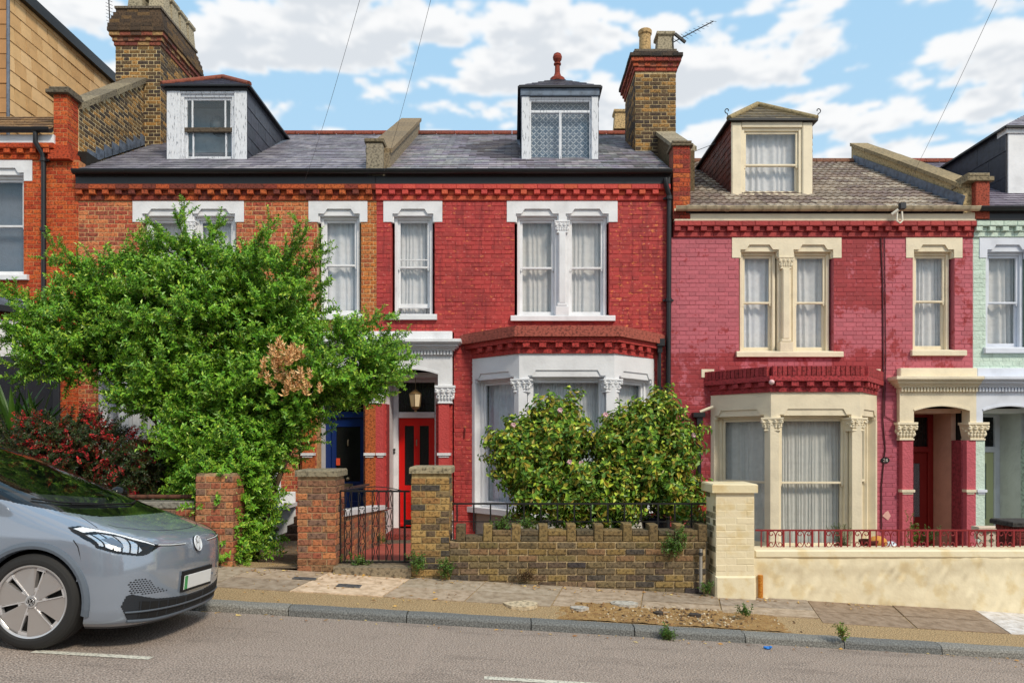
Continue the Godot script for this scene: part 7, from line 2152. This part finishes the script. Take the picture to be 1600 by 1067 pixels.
			# six shield-shaped cover panels with slots between
			for i in 6:
				var a0 := TAU * i / 6 + 0.85
				b = mb(C(188, 184, 182))
				b.xf = Transform3D(Basis(Vector3(0, 0, 1), a0), Vector3.ZERO)
				var pl := PackedVector2Array()
				for t in 9:
					var an: float = lerp(-0.385, 0.385, t / 8.0); pl.append(Vector2(cos(an), sin(an)) * 0.249)
				pl.append_array([Vector2(0.11, 0.050), Vector2(0.045, 0.030), Vector2(0.045, -0.030), Vector2(0.11, -0.050)])
				var tri := Geometry2D.triangulate_polygon(pl)
				var zz := func(p: Vector2) -> float: return 0.086 + 0.020 * (1.0 - p.length() / 0.25) * 0.4 + 0.012 * (0.5 - abs(p.y) * 4.0) - (0.006 if p.y > 0 else 0.0)
				for t in range(0, tri.size(), 3):
					var p0 := pl[tri[t]]; var p1 := pl[tri[t + 1]]; var p2 := pl[tri[t + 2]]
					if (p1 - p0).cross(p2 - p0) < 0: var sw := p1; p1 = p2; p2 = sw
					b.tri(Vector3(p0.x, p0.y, zz.call(p0)), Vector3(p1.x, p1.y, zz.call(p1)), Vector3(p2.x, p2.y, zz.call(p2)))
				for t in pl.size():
					var p0 := pl[t]; var p1 := pl[(t + 1) % pl.size()]
					b.quad(Vector3(p0.x, p0.y, 0.055), Vector3(p1.x, p1.y, 0.055), Vector3(p1.x, p1.y, zz.call(p1)), Vector3(p0.x, p0.y, zz.call(p0)))
				part(wh, "wheel_cover_panel", b, M.alloy)
				# bright rib across the slot's outer end and its edge
				b = mb(C(226, 226, 228)); b.xf = Transform3D(Basis(Vector3(0, 0, 1), a0 + PI / 6), Vector3.ZERO)
				b.bar(Vector3(0.04, -0.012, 0.092), Vector3(0.235, -0.022, 0.084), 0.008, 0.012, Vector3(0, 0, 1)); b.box(0.222, 0.248, -0.034, 0.034, 0.06, 0.088); b.box(0.04, 0.10, -0.03, 0.03, 0.06, 0.09)
				part(wh, "wheel_cover_rib", b, M.alloy)
			b = mb(C(18, 18, 20)); b.xf = ax; b.lathe(Vector3.ZERO, [Vector2(0.032, 0.104), Vector2(0.0, 0.107)], 24); part(wh, "hub_cap", b, blackg)
			b = mb(C(210, 210, 212)); b.xf = ax; b.lathe(Vector3.ZERO, [Vector2(0.046, 0.08), Vector2(0.042, 0.104), Vector2(0.032, 0.105)], 24)
			b.xf = Transform3D(); emblem(b, Vector3(0, 0, 0.109), Basis(), 0.027, 0.0022); part(wh, "hub_emblem", b, M.alloy)
	# ---- nose details
	for s: int in [-1, 1]:
		var Q := func(l: Array) -> PackedVector2Array:
			var r := PackedVector2Array()
			for p in l: r.append(Vector2(p[0] * s, p[1]))
			return r
		var hl: PackedVector2Array = Q.call([[1.262, 0.884], [1.111, 0.894], [0.966, 0.872], [0.827, 0.832], [0.56, 0.770], [0.52, 0.757], [0.74, 0.700], [0.859, 0.697], [1.161, 0.718], [1.385, 0.752], [1.41, 0.81], [1.36, 0.85]])
		var h := holder(car, "headlight")
		car_patch(h, "housing", hl, 0.003, blackg, Color(1, 1, 1), 90)
		car_patch(h, "running_light", Q.call([[1.25, 0.874], [1.111, 0.885], [0.966, 0.863], [0.827, 0.823], [0.60, 0.771], [0.60, 0.764], [0.83, 0.805], [0.96, 0.842], [1.10, 0.858], [1.26, 0.85]]), 0.006, mat("lamp_white", C(226, 232, 238), 0.15), Color(1, 1, 1), 90)
		car_patch(h, "lamp_reflector", Q.call([[1.30, 0.835], [1.10, 0.842], [0.96, 0.825], [0.86, 0.79], [0.80, 0.735], [0.87, 0.712], [1.15, 0.735], [1.34, 0.77]]), 0.005, chrome, Color(1, 1, 1), 70, func(c: Vector2): return fmod(abs(c.x) * 9.0 + c.y * 6.0, 1.0) > 0.22)
		car_patch(h, "lens_shadow", Q.call([[1.22, 0.81], [1.06, 0.82], [1.04, 0.755], [1.18, 0.765]]), 0.0075, mat("lamp_blue", C(96, 112, 132), 0.08), Color(1, 1, 1), 30)
		# honeycomb dimples
		b = mb(C(86, 94, 106))
		for r in 8:
			for c in 14:
				var p := Vector2(0.40 + 0.046 * c + (0.023 if r % 2 else 0.0), 0.415 + 0.0155 * r)
				if not Geometry2D.is_point_in_polygon(p, PackedVector2Array([Vector2(0.99, 0.49), Vector2(0.90, 0.535), Vector2(0.71, 0.528), Vector2(0.56, 0.46), Vector2(0.30, 0.40), Vector2(0.28, 0.37), Vector2(0.95, 0.43)])): continue
				var nn := car_normal(p.x * s, p.y); var o := car_front(p.x * s, p.y) + nn * 0.002
				var u := Vector3.UP.cross(nn).normalized(); var v := nn.cross(u)
				b.quad(o - u * 0.011 - v * 0.002, o + v * -0.006, o + u * 0.011 - v * 0.002, o + v * 0.006)
		part(car, "grille_dimples", b, plastic)
		b = mb(); car_line(b, [Vector2(0.54 * s, 0.765), Vector2(0.35 * s, 0.757), Vector2(0.13 * s, 0.752)], 0.010, -0.002); part(car, "nose_groove", b, blackg)
		b = mb(); car_line(b, [Vector2(0.54 * s, 0.765), Vector2(0.35 * s, 0.757), Vector2(0.13 * s, 0.752)], 0.0045, 0.006); part(car, "light_bar", b, M.lamp_white)
		b = mb(); car_line(b, [Vector2(0.947 * s, 0.885), Vector2(0.86 * s, 0.925), Vector2(0.80 * s, 0.955)], 0.003, -0.001); car_line(b, [Vector2(0.72 * s, 0.905), Vector2(0.70 * s, 0.889), Vector2(0.507 * s, 0.871), Vector2(0.2 * s, 0.855), Vector2(0, 0.851)], 0.003, -0.001); part(car, "bonnet_shut_line", b, dark)
		b = mb(); b.tube([Vector3(0.375, 0.52, s * 0.897), Vector3(0.36, 0.60, s * 0.902), Vector3(0.30, 0.76, s * 0.893), Vector3(0.26, 0.80, s * 0.886)], 0.003, 5); part(car, "wing_shut_line", b, dark)
		# mirror
		b = mb(); b.blob(Vector3(-0.42, 1.08, s * 0.98), Vector3(0.075, 0.075, 0.12), 8, 12); b.bar(Vector3(-0.42, 1.03, s * 0.80), Vector3(-0.42, 1.05, s * 0.95), 0.05, 0.03); part(car, "door_mirror", b, blackg)
	# lower grille
	var gp := PackedVector2Array([Vector2(-1.06, 0.335), Vector2(-1.0, 0.41), Vector2(-0.92, 0.42), Vector2(-0.54, 0.365), Vector2(-0.1, 0.335), Vector2(0.1, 0.335), Vector2(0.54, 0.365), Vector2(0.92, 0.42), Vector2(1.0, 0.41), Vector2(1.06, 0.335), Vector2(0.95, 0.235), Vector2(0.6, 0.205), Vector2(-0.6, 0.205), Vector2(-0.95, 0.235)])
	car_patch(car, "lower_grille", gp, 0.003, plastic, C(150, 158, 168), 120)
	var slots := func(c: Vector2) -> bool:
		return abs(c.x) < 0.80 and (abs(c.y - (0.268 + 0.02 * abs(c.x))) > 0.009) and fmod(abs(c.x) + 0.07, 0.14) > 0.022
	var gi := PackedVector2Array([Vector2(-0.9, 0.37), Vector2(-0.54, 0.345), Vector2(0, 0.318), Vector2(0.54, 0.345), Vector2(0.9, 0.37), Vector2(0.9, 0.245), Vector2(0.6, 0.228), Vector2(-0.6, 0.228), Vector2(-0.9, 0.245)])
	car_patch(car, "grille_slots", gi, 0.005, dark, Color(1, 1, 1), 150, slots)
	b = mb(); car_line(b, [Vector2(-1.0, 0.29), Vector2(-0.5, 0.282), Vector2(0, 0.27), Vector2(0.5, 0.282), Vector2(1.0, 0.29)], 0.008, 0.006); car_line(b, [Vector2(-0.95, 0.222), Vector2(-0.5, 0.205), Vector2(0, 0.20), Vector2(0.5, 0.205), Vector2(0.95, 0.222)], 0.014, 0.004); part(car, "grille_bar", b, mat("grille_bar", C(84, 92, 102), 0.4))
	# number plate: green tab, characters blurred out in the photograph
	var pn := car_normal(0.0, 0.45)
	var po := car_front(0.0, 0.445) + pn * 0.014
	var np := holder(car, "number_plate")
	var pf := Transform3D(Basis(Vector3(0, 0, -1), pn.cross(Vector3(0, 0, -1)), pn), po)
	b = mb(C(222, 224, 224)); b.xf = pf; b.cbox(-0.26, 0.26, -0.0555, 0.0555, -0.006, 0.004, 0.003); part(np, "plate", b, M.gloss)
	b = mb(C(34, 150, 84)); b.xf = pf; b.box(-0.258, -0.205, -0.053, 0.053, 0.004, 0.0052); part(np, "green_tab", b, M.gloss)
	b = mb(); b.xf = pf; b.box(-0.275, 0.275, 0.058, 0.09, -0.02, 0.002); b.box(-0.28, -0.262, -0.06, 0.06, -0.02, 0.0); b.box(-0.28, 0.28, -0.075, -0.058, -0.02, 0.001); part(np, "plate_holder", b, dark)
	# emblem on the nose
	var en := car_normal(0.0, 0.738)
	b = mb(); var ef := Basis(Vector3(0, 0, -1), en.cross(Vector3(0, 0, -1)), en)
	emblem(b, car_front(0.0, 0.738) + en * 0.012, ef, 0.062, 0.0055); part(car, "nose_emblem", b, mat("lamp_white", C(226, 232, 238), 0.15))
	b = mb(); b.xf = Transform3D(ef, car_front(0.0, 0.738)) * Transform3D(Basis(Vector3(1, 0, 0), Vector3(0, 0, 1), Vector3(0, -1, 0)), Vector3.ZERO); b.lathe(Vector3.ZERO, [Vector2(0.064, -0.01), Vector2(0.064, 0.006), Vector2(0.0, 0.008)], 28); part(car, "emblem_dish", b, blackg)
	# wipers, dashboard, seats, steering wheel
	for wq in [[[0.55, 1.022], [-0.15, 1.012], [-0.45, 1.03]], [[0.95, 1.06], [0.60, 1.035], [0.15, 1.022]]]:
		var l := []
		for p in wq: l.append(Vector2(p[0], p[1]))
		b = mb(C(40, 40, 42)); car_line(b, l, 0.008, 0.012); part(car, "wiper", b, plastic)
	b = mb(); b.column(PackedVector2Array([Vector2(-0.05, -0.7), Vector2(-0.05, 0.7), Vector2(-0.75, 0.74), Vector2(-0.75, -0.74)]), 0.82, 0.955); part(car, "dashboard", b, dark)
	for s: int in [-1, 1]:
		b = mb(C(44, 46, 50)); b.cbox(-1.62, -1.10, 0.35, 0.58, s * 0.38 - 0.26, s * 0.38 + 0.26, 0.05); b.xf = Transform3D(Basis(Vector3(0, 0, 1), 0.25), Vector3(-1.66, 0.55, s * 0.38)); b.cbox(-0.08, 0.08, 0.0, 0.62, -0.25, 0.25, 0.05); b.blob(Vector3(0, 0.74, 0), Vector3(0.06, 0.11, 0.13), 6, 8); part(car, "seat", b, M.cloth)
	var sw := []
	for i in 25: sw.append(Vector3(-0.80 + 0.08 * sin(TAU * i / 24), 0.95 + 0.17 * sin(TAU * i / 24), 0.38 + 0.18 * cos(TAU * i / 24)))
	b = mb(); b.tube(sw, 0.015, 8, false); b.bar(Vector3(-0.8, 0.95, 0.22), Vector3(-0.8, 0.95, 0.54), 0.03, 0.05); part(car, "steering_wheel", b, dark)

# ------------------------------------------------------------------ small things
func build_small():
	var rng := RandomNumberGenerator.new(); rng.seed = 55
	var b: MB
	# dirt patch in the pavement with rubble and litter
	var nz := FastNoiseLite.new(); nz.seed = 6; nz.frequency = 1.8; nz.fractal_octaves = 4
	b = mb()
	var x0 := X(835, 5.6); var x1 := X(1260, 5.6)
	var hgt := func(x: float, z: float) -> float:
		var u := (x - x0) / (x1 - x0)
		var edge: float = clamp(min(u, 1.0 - u) * 6.0, 0.0, 1.0) * clamp((z - 5.12 + 0.1 * nz.get_noise_2d(x * 2.0, 3.0)) * 5.0, 0.0, 1.0)
		return pave_y(x, z) - 0.012 + edge * (0.022 + 0.012 * nz.get_noise_2d(x * 1.5, z * 1.5) + 0.006 * nz.get_noise_2d(x * 8.0, z * 8.0))
	for i in 90:
		for j in 26:
			var a: float = lerp(x0, x1, i / 90.0); var e: float = lerp(x0, x1, (i + 1) / 90.0); var f: float = lerp(5.06, 5.92, j / 26.0); var g: float = lerp(5.06, 5.92, (j + 1) / 26.0)
			b.tint([C(224, 198, 152), C(212, 184, 138), C(234, 210, 166), C(200, 170, 128)][int(abs(nz.get_noise_2d(a * 3.0, f * 3.0)) * 9.0) % 4])
			b.quad(Vector3(a, hgt.call(a, g), g), Vector3(e, hgt.call(e, g), g), Vector3(e, hgt.call(e, f), f), Vector3(a, hgt.call(a, f), f))
	structure("dirt_patch", b, mat("dirt", Color(1, 1, 1), 0.97, TX.gritty, 0.7, TX.rough_n, 0.8))
	# stones and chips on it
	b = mb()
	for i in 500:
		var x := lerp(x0 + 0.1, x1 - 0.1, clamp(0.52 + rng.randfn() * 0.2, 0.0, 1.0)); var z := rng.randf_range(5.25, 5.9)
		b.tint([C(210, 190, 156), C(136, 108, 78), C(104, 84, 66), C(222, 206, 176), C(170, 132, 90), C(190, 160, 116)][rng.randi() % 6])
		var r := rng.randf_range(0.004, 0.014)
		b.xf = Transform3D(Basis(Vector3(rng.randfn(), rng.randfn(), rng.randfn()).normalized(), rng.randf() * 6.0), Vector3(x, hgt.call(x, z) + r * 0.4, z))
		b.box(-r, r, -r * 0.5, r * 0.5, -r * 0.7, r * 0.7)
	var q := solo("gravel", b, M.stone, "loose chips and gravel strewn over the dirt patch by the kerb", "gravel"); q.set_meta("kind", "stuff")
	for s in [[815, 952, 0.20, C(214, 196, 164), "pale broken paving lump at the end of the dirt patch"], [905, 952, 0.10, C(196, 190, 180), "grey broken stone lying in the dirt patch"], [975, 944, 0.16, C(200, 194, 182), "pale broken slab edge at the top of the dirt patch"], [1085, 960, 0.07, C(70, 62, 58), "dark stone in the dirt patch"], [1030, 958, 0.06, C(74, 64, 58), "small dark stone left of the dark stone in the dirt"]]:
		var z := 5.55 if s[0] != 975 else 5.28
		var c := Vector3(X(s[0], z), 0, z); c.y = pave_y(c.x, z) + 0.012
		b = mb(s[3])
		var poly := PackedVector2Array()
		for i in 9: poly.append(Vector2(c.x + s[2] * rng.randf_range(0.75, 1.1) * cos(TAU * i / 9), c.z + s[2] * 0.9 * rng.randf_range(0.7, 1.1) * sin(TAU * i / 9)))
		b.column(poly, c.y - 0.02, c.y + 0.02)
		solo("broken_stone", b, M.stone, s[4], "stone", "stones in the dirt patch")
	# fallen leaves on pavement, path and gutter
	b = mb()
	for i in 420:
		var x: float; var z: float; var y: float
		var k := rng.randf()
		if k < 0.45: x = rng.randf_range(-3.6, 4.2); z = 4.68 + abs(rng.randfn()) * 0.12
		elif k < 0.6: x = rng.randf_range(-3.6, -0.5); z = rng.randf_range(4.7, 5.9)
		elif k < 0.8: x = rng.randf_range(-3.0, 5.5); z = 6.1 + abs(rng.randfn()) * 0.16
		else: x = rng.randf_range(-3.6, -2.5); z = rng.randf_range(1.2, 4.6)
		y = (pave_y(x, z) + 0.016) if z > 4.62 and z < 6.05 else (road_y(x, z) + 0.008 if z > 6.05 else lerp(0.02, 0.225, clamp((z - 0.2) / 4.4, 0.0, 1.0)) + 0.01)
		b.tint([C(206, 168, 96), C(184, 140, 80), C(216, 190, 120), C(150, 106, 62), C(196, 150, 70)][rng.randi() % 5])
		b.xf = Transform3D(Basis(Vector3.UP, rng.randf() * 6.0) * Basis(Vector3.RIGHT, rng.randfn() * 0.3), Vector3(x, y, z))
		var l := rng.randf_range(0.012, 0.030)
		b.tri(Vector3(-l, 0, 0), Vector3(0, 0.006, l * 0.45), Vector3(l, 0.002, 0)); b.tri(Vector3(-l, 0, 0), Vector3(l, 0.002, 0), Vector3(0, 0.006, -l * 0.45))
	q = solo("fallen_leaves", b, leaf_mat("dead_leaf"), "scattered dry yellow leaves on pavement, path and gutter", "leaves"); q.set_meta("kind", "stuff")
	# covers
	for s in [[545, 922, 0.13, 0.07, "rectangular grey metal cover in the pale paving slab"], [476, 911, 0.13, 0.05, "small square grey cover near the brick gate pier"]]:
		var z := 5.18 if s[0] == 545 else 4.98
		b = mb(C(112, 112, 114)); var c := Vector3(X(s[0], z), pave_y(X(s[0], z), z) + 0.014, z)
		b.xf = Transform3D(Basis(Vector3(1, SLOPE, 0).normalized(), Vector3(-SLOPE, 1, 0).normalized(), Vector3(0, 0, 1)), c)
		b.box(-s[2], s[2], -0.004, 0.004, -s[3], s[3]); b.tint(C(84, 84, 86)); b.box(-s[2] * 0.9, s[2] * 0.9, 0.004, 0.007, -s[3] * 0.85, s[3] * 0.85)
		solo("service_cover", b, M.stone, s[4], "cover", "service covers in the pavement")
	# blue scrap in the gutter
	b = mb(C(28, 120, 206)); var gp := Vector3(X(1203, 6.3), road_y(X(1203, 6.3), 6.3) + 0.012, 6.3)
	for i in 7: b.blob(gp + Vector3(rng.randf_range(-0.05, 0.05), rng.randf_range(0, 0.014), rng.randf_range(-0.02, 0.02)), Vector3(rng.randf_range(0.012, 0.03), 0.012, 0.014), 4, 7)
	solo("blue_glove", b, M.gloss, "crumpled bright blue plastic glove lying in the gutter", "litter")
	# green food caddy
	var cd := thing("food_caddy", "dark green waste caddy with black lid beside the shrub trunk", "bin")
	var cp := P(412, 852, 2.2)
	b = mb(C(20, 88, 68)); b.lathe(Vector3(cp.x, 0.06, 2.2), [Vector2(0.0, 0.0), Vector2(0.15, 0.0), Vector2(0.19, 0.34), Vector2(0.17, 0.34)], 4); b.lathe(Vector3(cp.x, 0.06, 2.2), [Vector2(0.15, 0.001), Vector2(0.188, 0.335)], 18); part(cd, "body", b, M.gloss)
	b = mb(C(40, 44, 46)); b.lathe(Vector3(cp.x, 0.40, 2.2), [Vector2(0.215, -0.03), Vector2(0.22, 0.0), Vector2(0.20, 0.025), Vector2(0.06, 0.04), Vector2(0, 0.04)], 18); part(cd, "lid", b, M.gloss)
	# red tarpaulin bundle by the cream pier
	b = mb(C(206, 70, 66)); b.blob(P(1101, 780, 3.6) + Vector3(0.02, -0.1, 0), Vector3(0.15, 0.36, 0.14), 10, 14)
	solo("red_tarpaulin", b, M.black_matt, "red tarpaulin bundle leaning behind the cream pier", "tarpaulin")
	var bk := thing("plant_tub", "dark blue plastic tub behind the black railing under the rose bush", "tub")
	b = mb(C(30, 36, 54)); b.lathe(P(1022, 850, 3.5), [Vector2(0.12, 0.0), Vector2(0.17, 0.32), Vector2(0.18, 0.32), Vector2(0.18, 0.36), Vector2(0.15, 0.36)], 16); part(bk, "body", b, M.gloss)
	# sloping rubble side wall behind the railing
	b = mb(C(84, 74, 64)); b.frame(Vector3(X(1062, 3.2), 0, 3.2), Vector3.RIGHT, Vector3.UP); b.prism(PackedVector2Array([Vector2(0, -0.3), Vector2(0.5, -0.3), Vector2(0.5, 0.55), Vector2(0.3, 0.75), Vector2(0.05, 0.45)]), -0.25, 0.0)
	solo("boundary_stub", b, M.brick, "dark broken end of boundary wall behind the black railing", "wall")
	# porch lantern
	var ln := thing("porch_lantern", "hanging glass lantern in the porch of the red door", "lantern")
	var zl := -0.25
	var lc := P(649, 622, zl)
	b = mb(); b.tube([Vector3(lc.x, Y(590, zl), zl), Vector3(lc.x, Y(607, zl), zl)], 0.006, 6); b.lathe(lc, [Vector2(0.0, 0.17), Vector2(0.03, 0.15), Vector2(0.12, 0.08), Vector2(0.125, 0.07)], 6); b.lathe(lc, [Vector2(0.085, -0.16), Vector2(0.07, -0.19), Vector2(0.02, -0.22), Vector2(0.02, -0.25), Vector2(0.0, -0.26)], 6)
	for i in 6:
		var a := TAU * i / 6
		b.bar(lc + Vector3(sin(a) * 0.12, 0.075, cos(a) * 0.12), lc + Vector3(sin(a) * 0.085, -0.16, cos(a) * 0.085), 0.008, 0.008)
	part(ln, "lantern_frame", b, mat("brass", C(110, 88, 54), 0.4))
	for i in 6:
		b = mb([C(226, 206, 170), C(206, 190, 164), C(190, 170, 130)][i % 3]); var a := TAU * i / 6; var e := TAU * (i + 1) / 6
		b.quad(lc + Vector3(sin(a) * 0.082, -0.155, cos(a) * 0.082), lc + Vector3(sin(e) * 0.082, -0.155, cos(e) * 0.082), lc + Vector3(sin(e) * 0.117, 0.07, cos(e) * 0.117), lc + Vector3(sin(a) * 0.117, 0.07, cos(a) * 0.117)); part(ln, "glass_panel", b, M.gloss)
	# television aerials
	var ae := thing("tv_aerial", "slender television aerial pointing up from the chimney of the red house", "aerial")
	var za := -2.0
	var a0 := P(1052, 66, za); var a1 := P(1115, 33, za)
	b = mb(); b.tube([a0, a1], 0.011, 6); part(ae, "boom", b, M.iron)
	var dr := (a1 - a0).normalized(); var pp := Vector3(-dr.y, dr.x, 0.0)
	for i in 10:
		var c := a0.lerp(a1, 0.08 + 0.92 * i / 9.0); var l := 0.13 - 0.006 * i
		b = mb(); b.tube([c - pp * l + Vector3(0, 0, 0.1), c + pp * l - Vector3(0, 0, 0.1)], 0.004, 5); part(ae, "element", b, M.iron)
	b = mb(); b.bar(a0.lerp(a1, 0.12) + pp * 0.14, a0.lerp(a1, 0.24) - pp * 0.12, 0.05, 0.05); b.tube([a0 + Vector3(0, -0.3, 0), a0 + Vector3(0, 0.12, 0)], 0.014, 6); part(ae, "reflector", b, M.iron)
	var ae2 := thing("tv_aerial", "upright television aerial on the great left chimney", "aerial")
	b = mb(); b.tube([P(171, 42, -2.6), P(168, -30, -2.6)], 0.012, 6); b.tube([P(171, 36, -2.6), P(182, 30, -2.68)], 0.012, 6); part(ae2, "mast", b, M.iron)
	for i in 12:
		b = mb(); var c := P(170 - i * 0.2, 34 - i * 5.5, -2.6); b.tube([c + Vector3(-0.02, -0.01, 0.08), c + Vector3(0.04, 0.02, -0.08)], 0.005, 5); part(ae2, "element", b, M.iron)
	# overhead wires
	for w in [[Vector3(X(475, 0.2), Y(284, 0.2), 0.2), Vector3(0.95, 6.9, 12.2), 0.75, "overhead wire running from the eaves of the orange house"], [Vector3(X(600, 0.2), Y(268, 0.2), 0.2), Vector3(0.95, 6.9, 12.2), 0.62, "overhead wire running from the party wall of the red house"], [Vector3(X(1397, 0.3), Y(330, 0.3), 0.3), Vector3(2.6, 6.9, 12.4), 0.45, "overhead wire running from the bracket of the pink house"]]:
		var pts := []
		for i in 25:
			var f := i / 24.0
			pts.append(w[0].lerp(w[1], f) + Vector3(0, -w[2] * 4.0 * f * (1.0 - f) * 0.5, 0))
		b = mb(C(84, 88, 94)); b.tube(pts, 0.0024, 5)
		solo("overhead_wire", b, M.plain, w[3], "wire", "overhead telephone wires")
	# far wire between the pier and the cream dormer
	b = mb(C(90, 92, 96)); b.tube([P(1074, 241, -1.0), P(1118, 224, -1.6)], 0.006, 5); solo("overhead_wire", b, M.plain, "short wire from the orange brick pier to the cream dormer", "wire", "overhead telephone wires")
	# clutter on the ledge of the pink house
	var cl := thing("garden_clutter", "terracotta pot and crumpled bags on the ground behind the red railing", "clutter")
	b = mb(C(214, 150, 70)); b.blob(P(1372, 848, 3.9), Vector3(0.12, 0.09, 0.1), 6, 9); part(cl, "orange_bag", b, M.cloth)
	b = mb(C(196, 206, 216)); b.blob(P(1393, 854, 3.9), Vector3(0.1, 0.07, 0.1), 5, 8); part(cl, "clear_bag", b, M.gloss)
	b = mb(C(110, 50, 42)); b.lathe(P(1358, 862, 3.9), [Vector2(0.08, 0.0), Vector2(0.11, 0.12), Vector2(0.12, 0.12), Vector2(0.12, 0.15), Vector2(0.1, 0.15)], 14); part(cl, "pot", b, M.stone)

# The terrace across the road, behind the photographer: the window panes and the car mirror its gables.
func build_opposite():
	for i in 6:
		var x := -16.0 + i * 5.6
		var t := thing("opposite_house", ["russet gabled house across the road at the uphill end", "buff gabled house across the road next to the uphill end", "dark brown gabled house across the road facing the orange brick house", "pale grey gabled house across the road facing the red house", "orange brown gabled house across the road facing the pink house", "brown gabled house across the road at the downhill end"][i], "house", "houses across the road")
		var y0 := SLOPE * x - 0.4
		var b := mb([C(170, 110, 84), C(196, 180, 156), C(150, 96, 76), C(206, 196, 180), C(176, 120, 90), C(160, 104, 82)][i]); b.box(x, x + 5.55, y0, y0 + 6.2, 22.0, 30.0); part(t, "wall", b, M.render)
		b = mb(C(92, 86, 92)); b.frame(Vector3(x, 0, 26), Vector3(0, 0, 1), Vector3.UP)
		b.prism(PackedVector2Array([Vector2(-4.3, y0 + 6.2), Vector2(4.3, y0 + 6.2), Vector2(0, y0 + 8.6)]), -5.55, 0.0); part(t, "roof", b, M.slate)
		b = mb([C(206, 200, 190), C(180, 110, 84)][i % 2]); b.frame(Vector3(x + 0.4, 0, 21.4), Vector3(-1, 0, 0), Vector3.UP)
		b.prism(PackedVector2Array([Vector2(0, y0), Vector2(-2.6, y0), Vector2(-2.6, y0 + 6.0), Vector2(-1.3, y0 + 7.6), Vector2(0, y0 + 6.0)]), -0.6, 0.0); part(t, "gable", b, M.render)
		for w in [[0.9, 3.9], [0.9, 1.0], [3.6, 3.9], [3.6, 0.9]]:
			b = mb(); b.box(x + w[0], x + w[0] + 1.2, y0 + w[1], y0 + w[1] + 1.7, 21.36 if w[0] < 2.0 else 21.96, 21.5 if w[0] < 2.0 else 22.1); part(t, "window", b, M.dark_glass)

func _ready():
	set_camera()
	set_light()
	make_materials()
	build_ground()
	build_red_house(); build_orange_house(); build_pink_house(); build_mint_house(); build_far_house()
	build_walls(); build_car()
	build_plants(); build_small(); build_opposite()
	print("plants done")
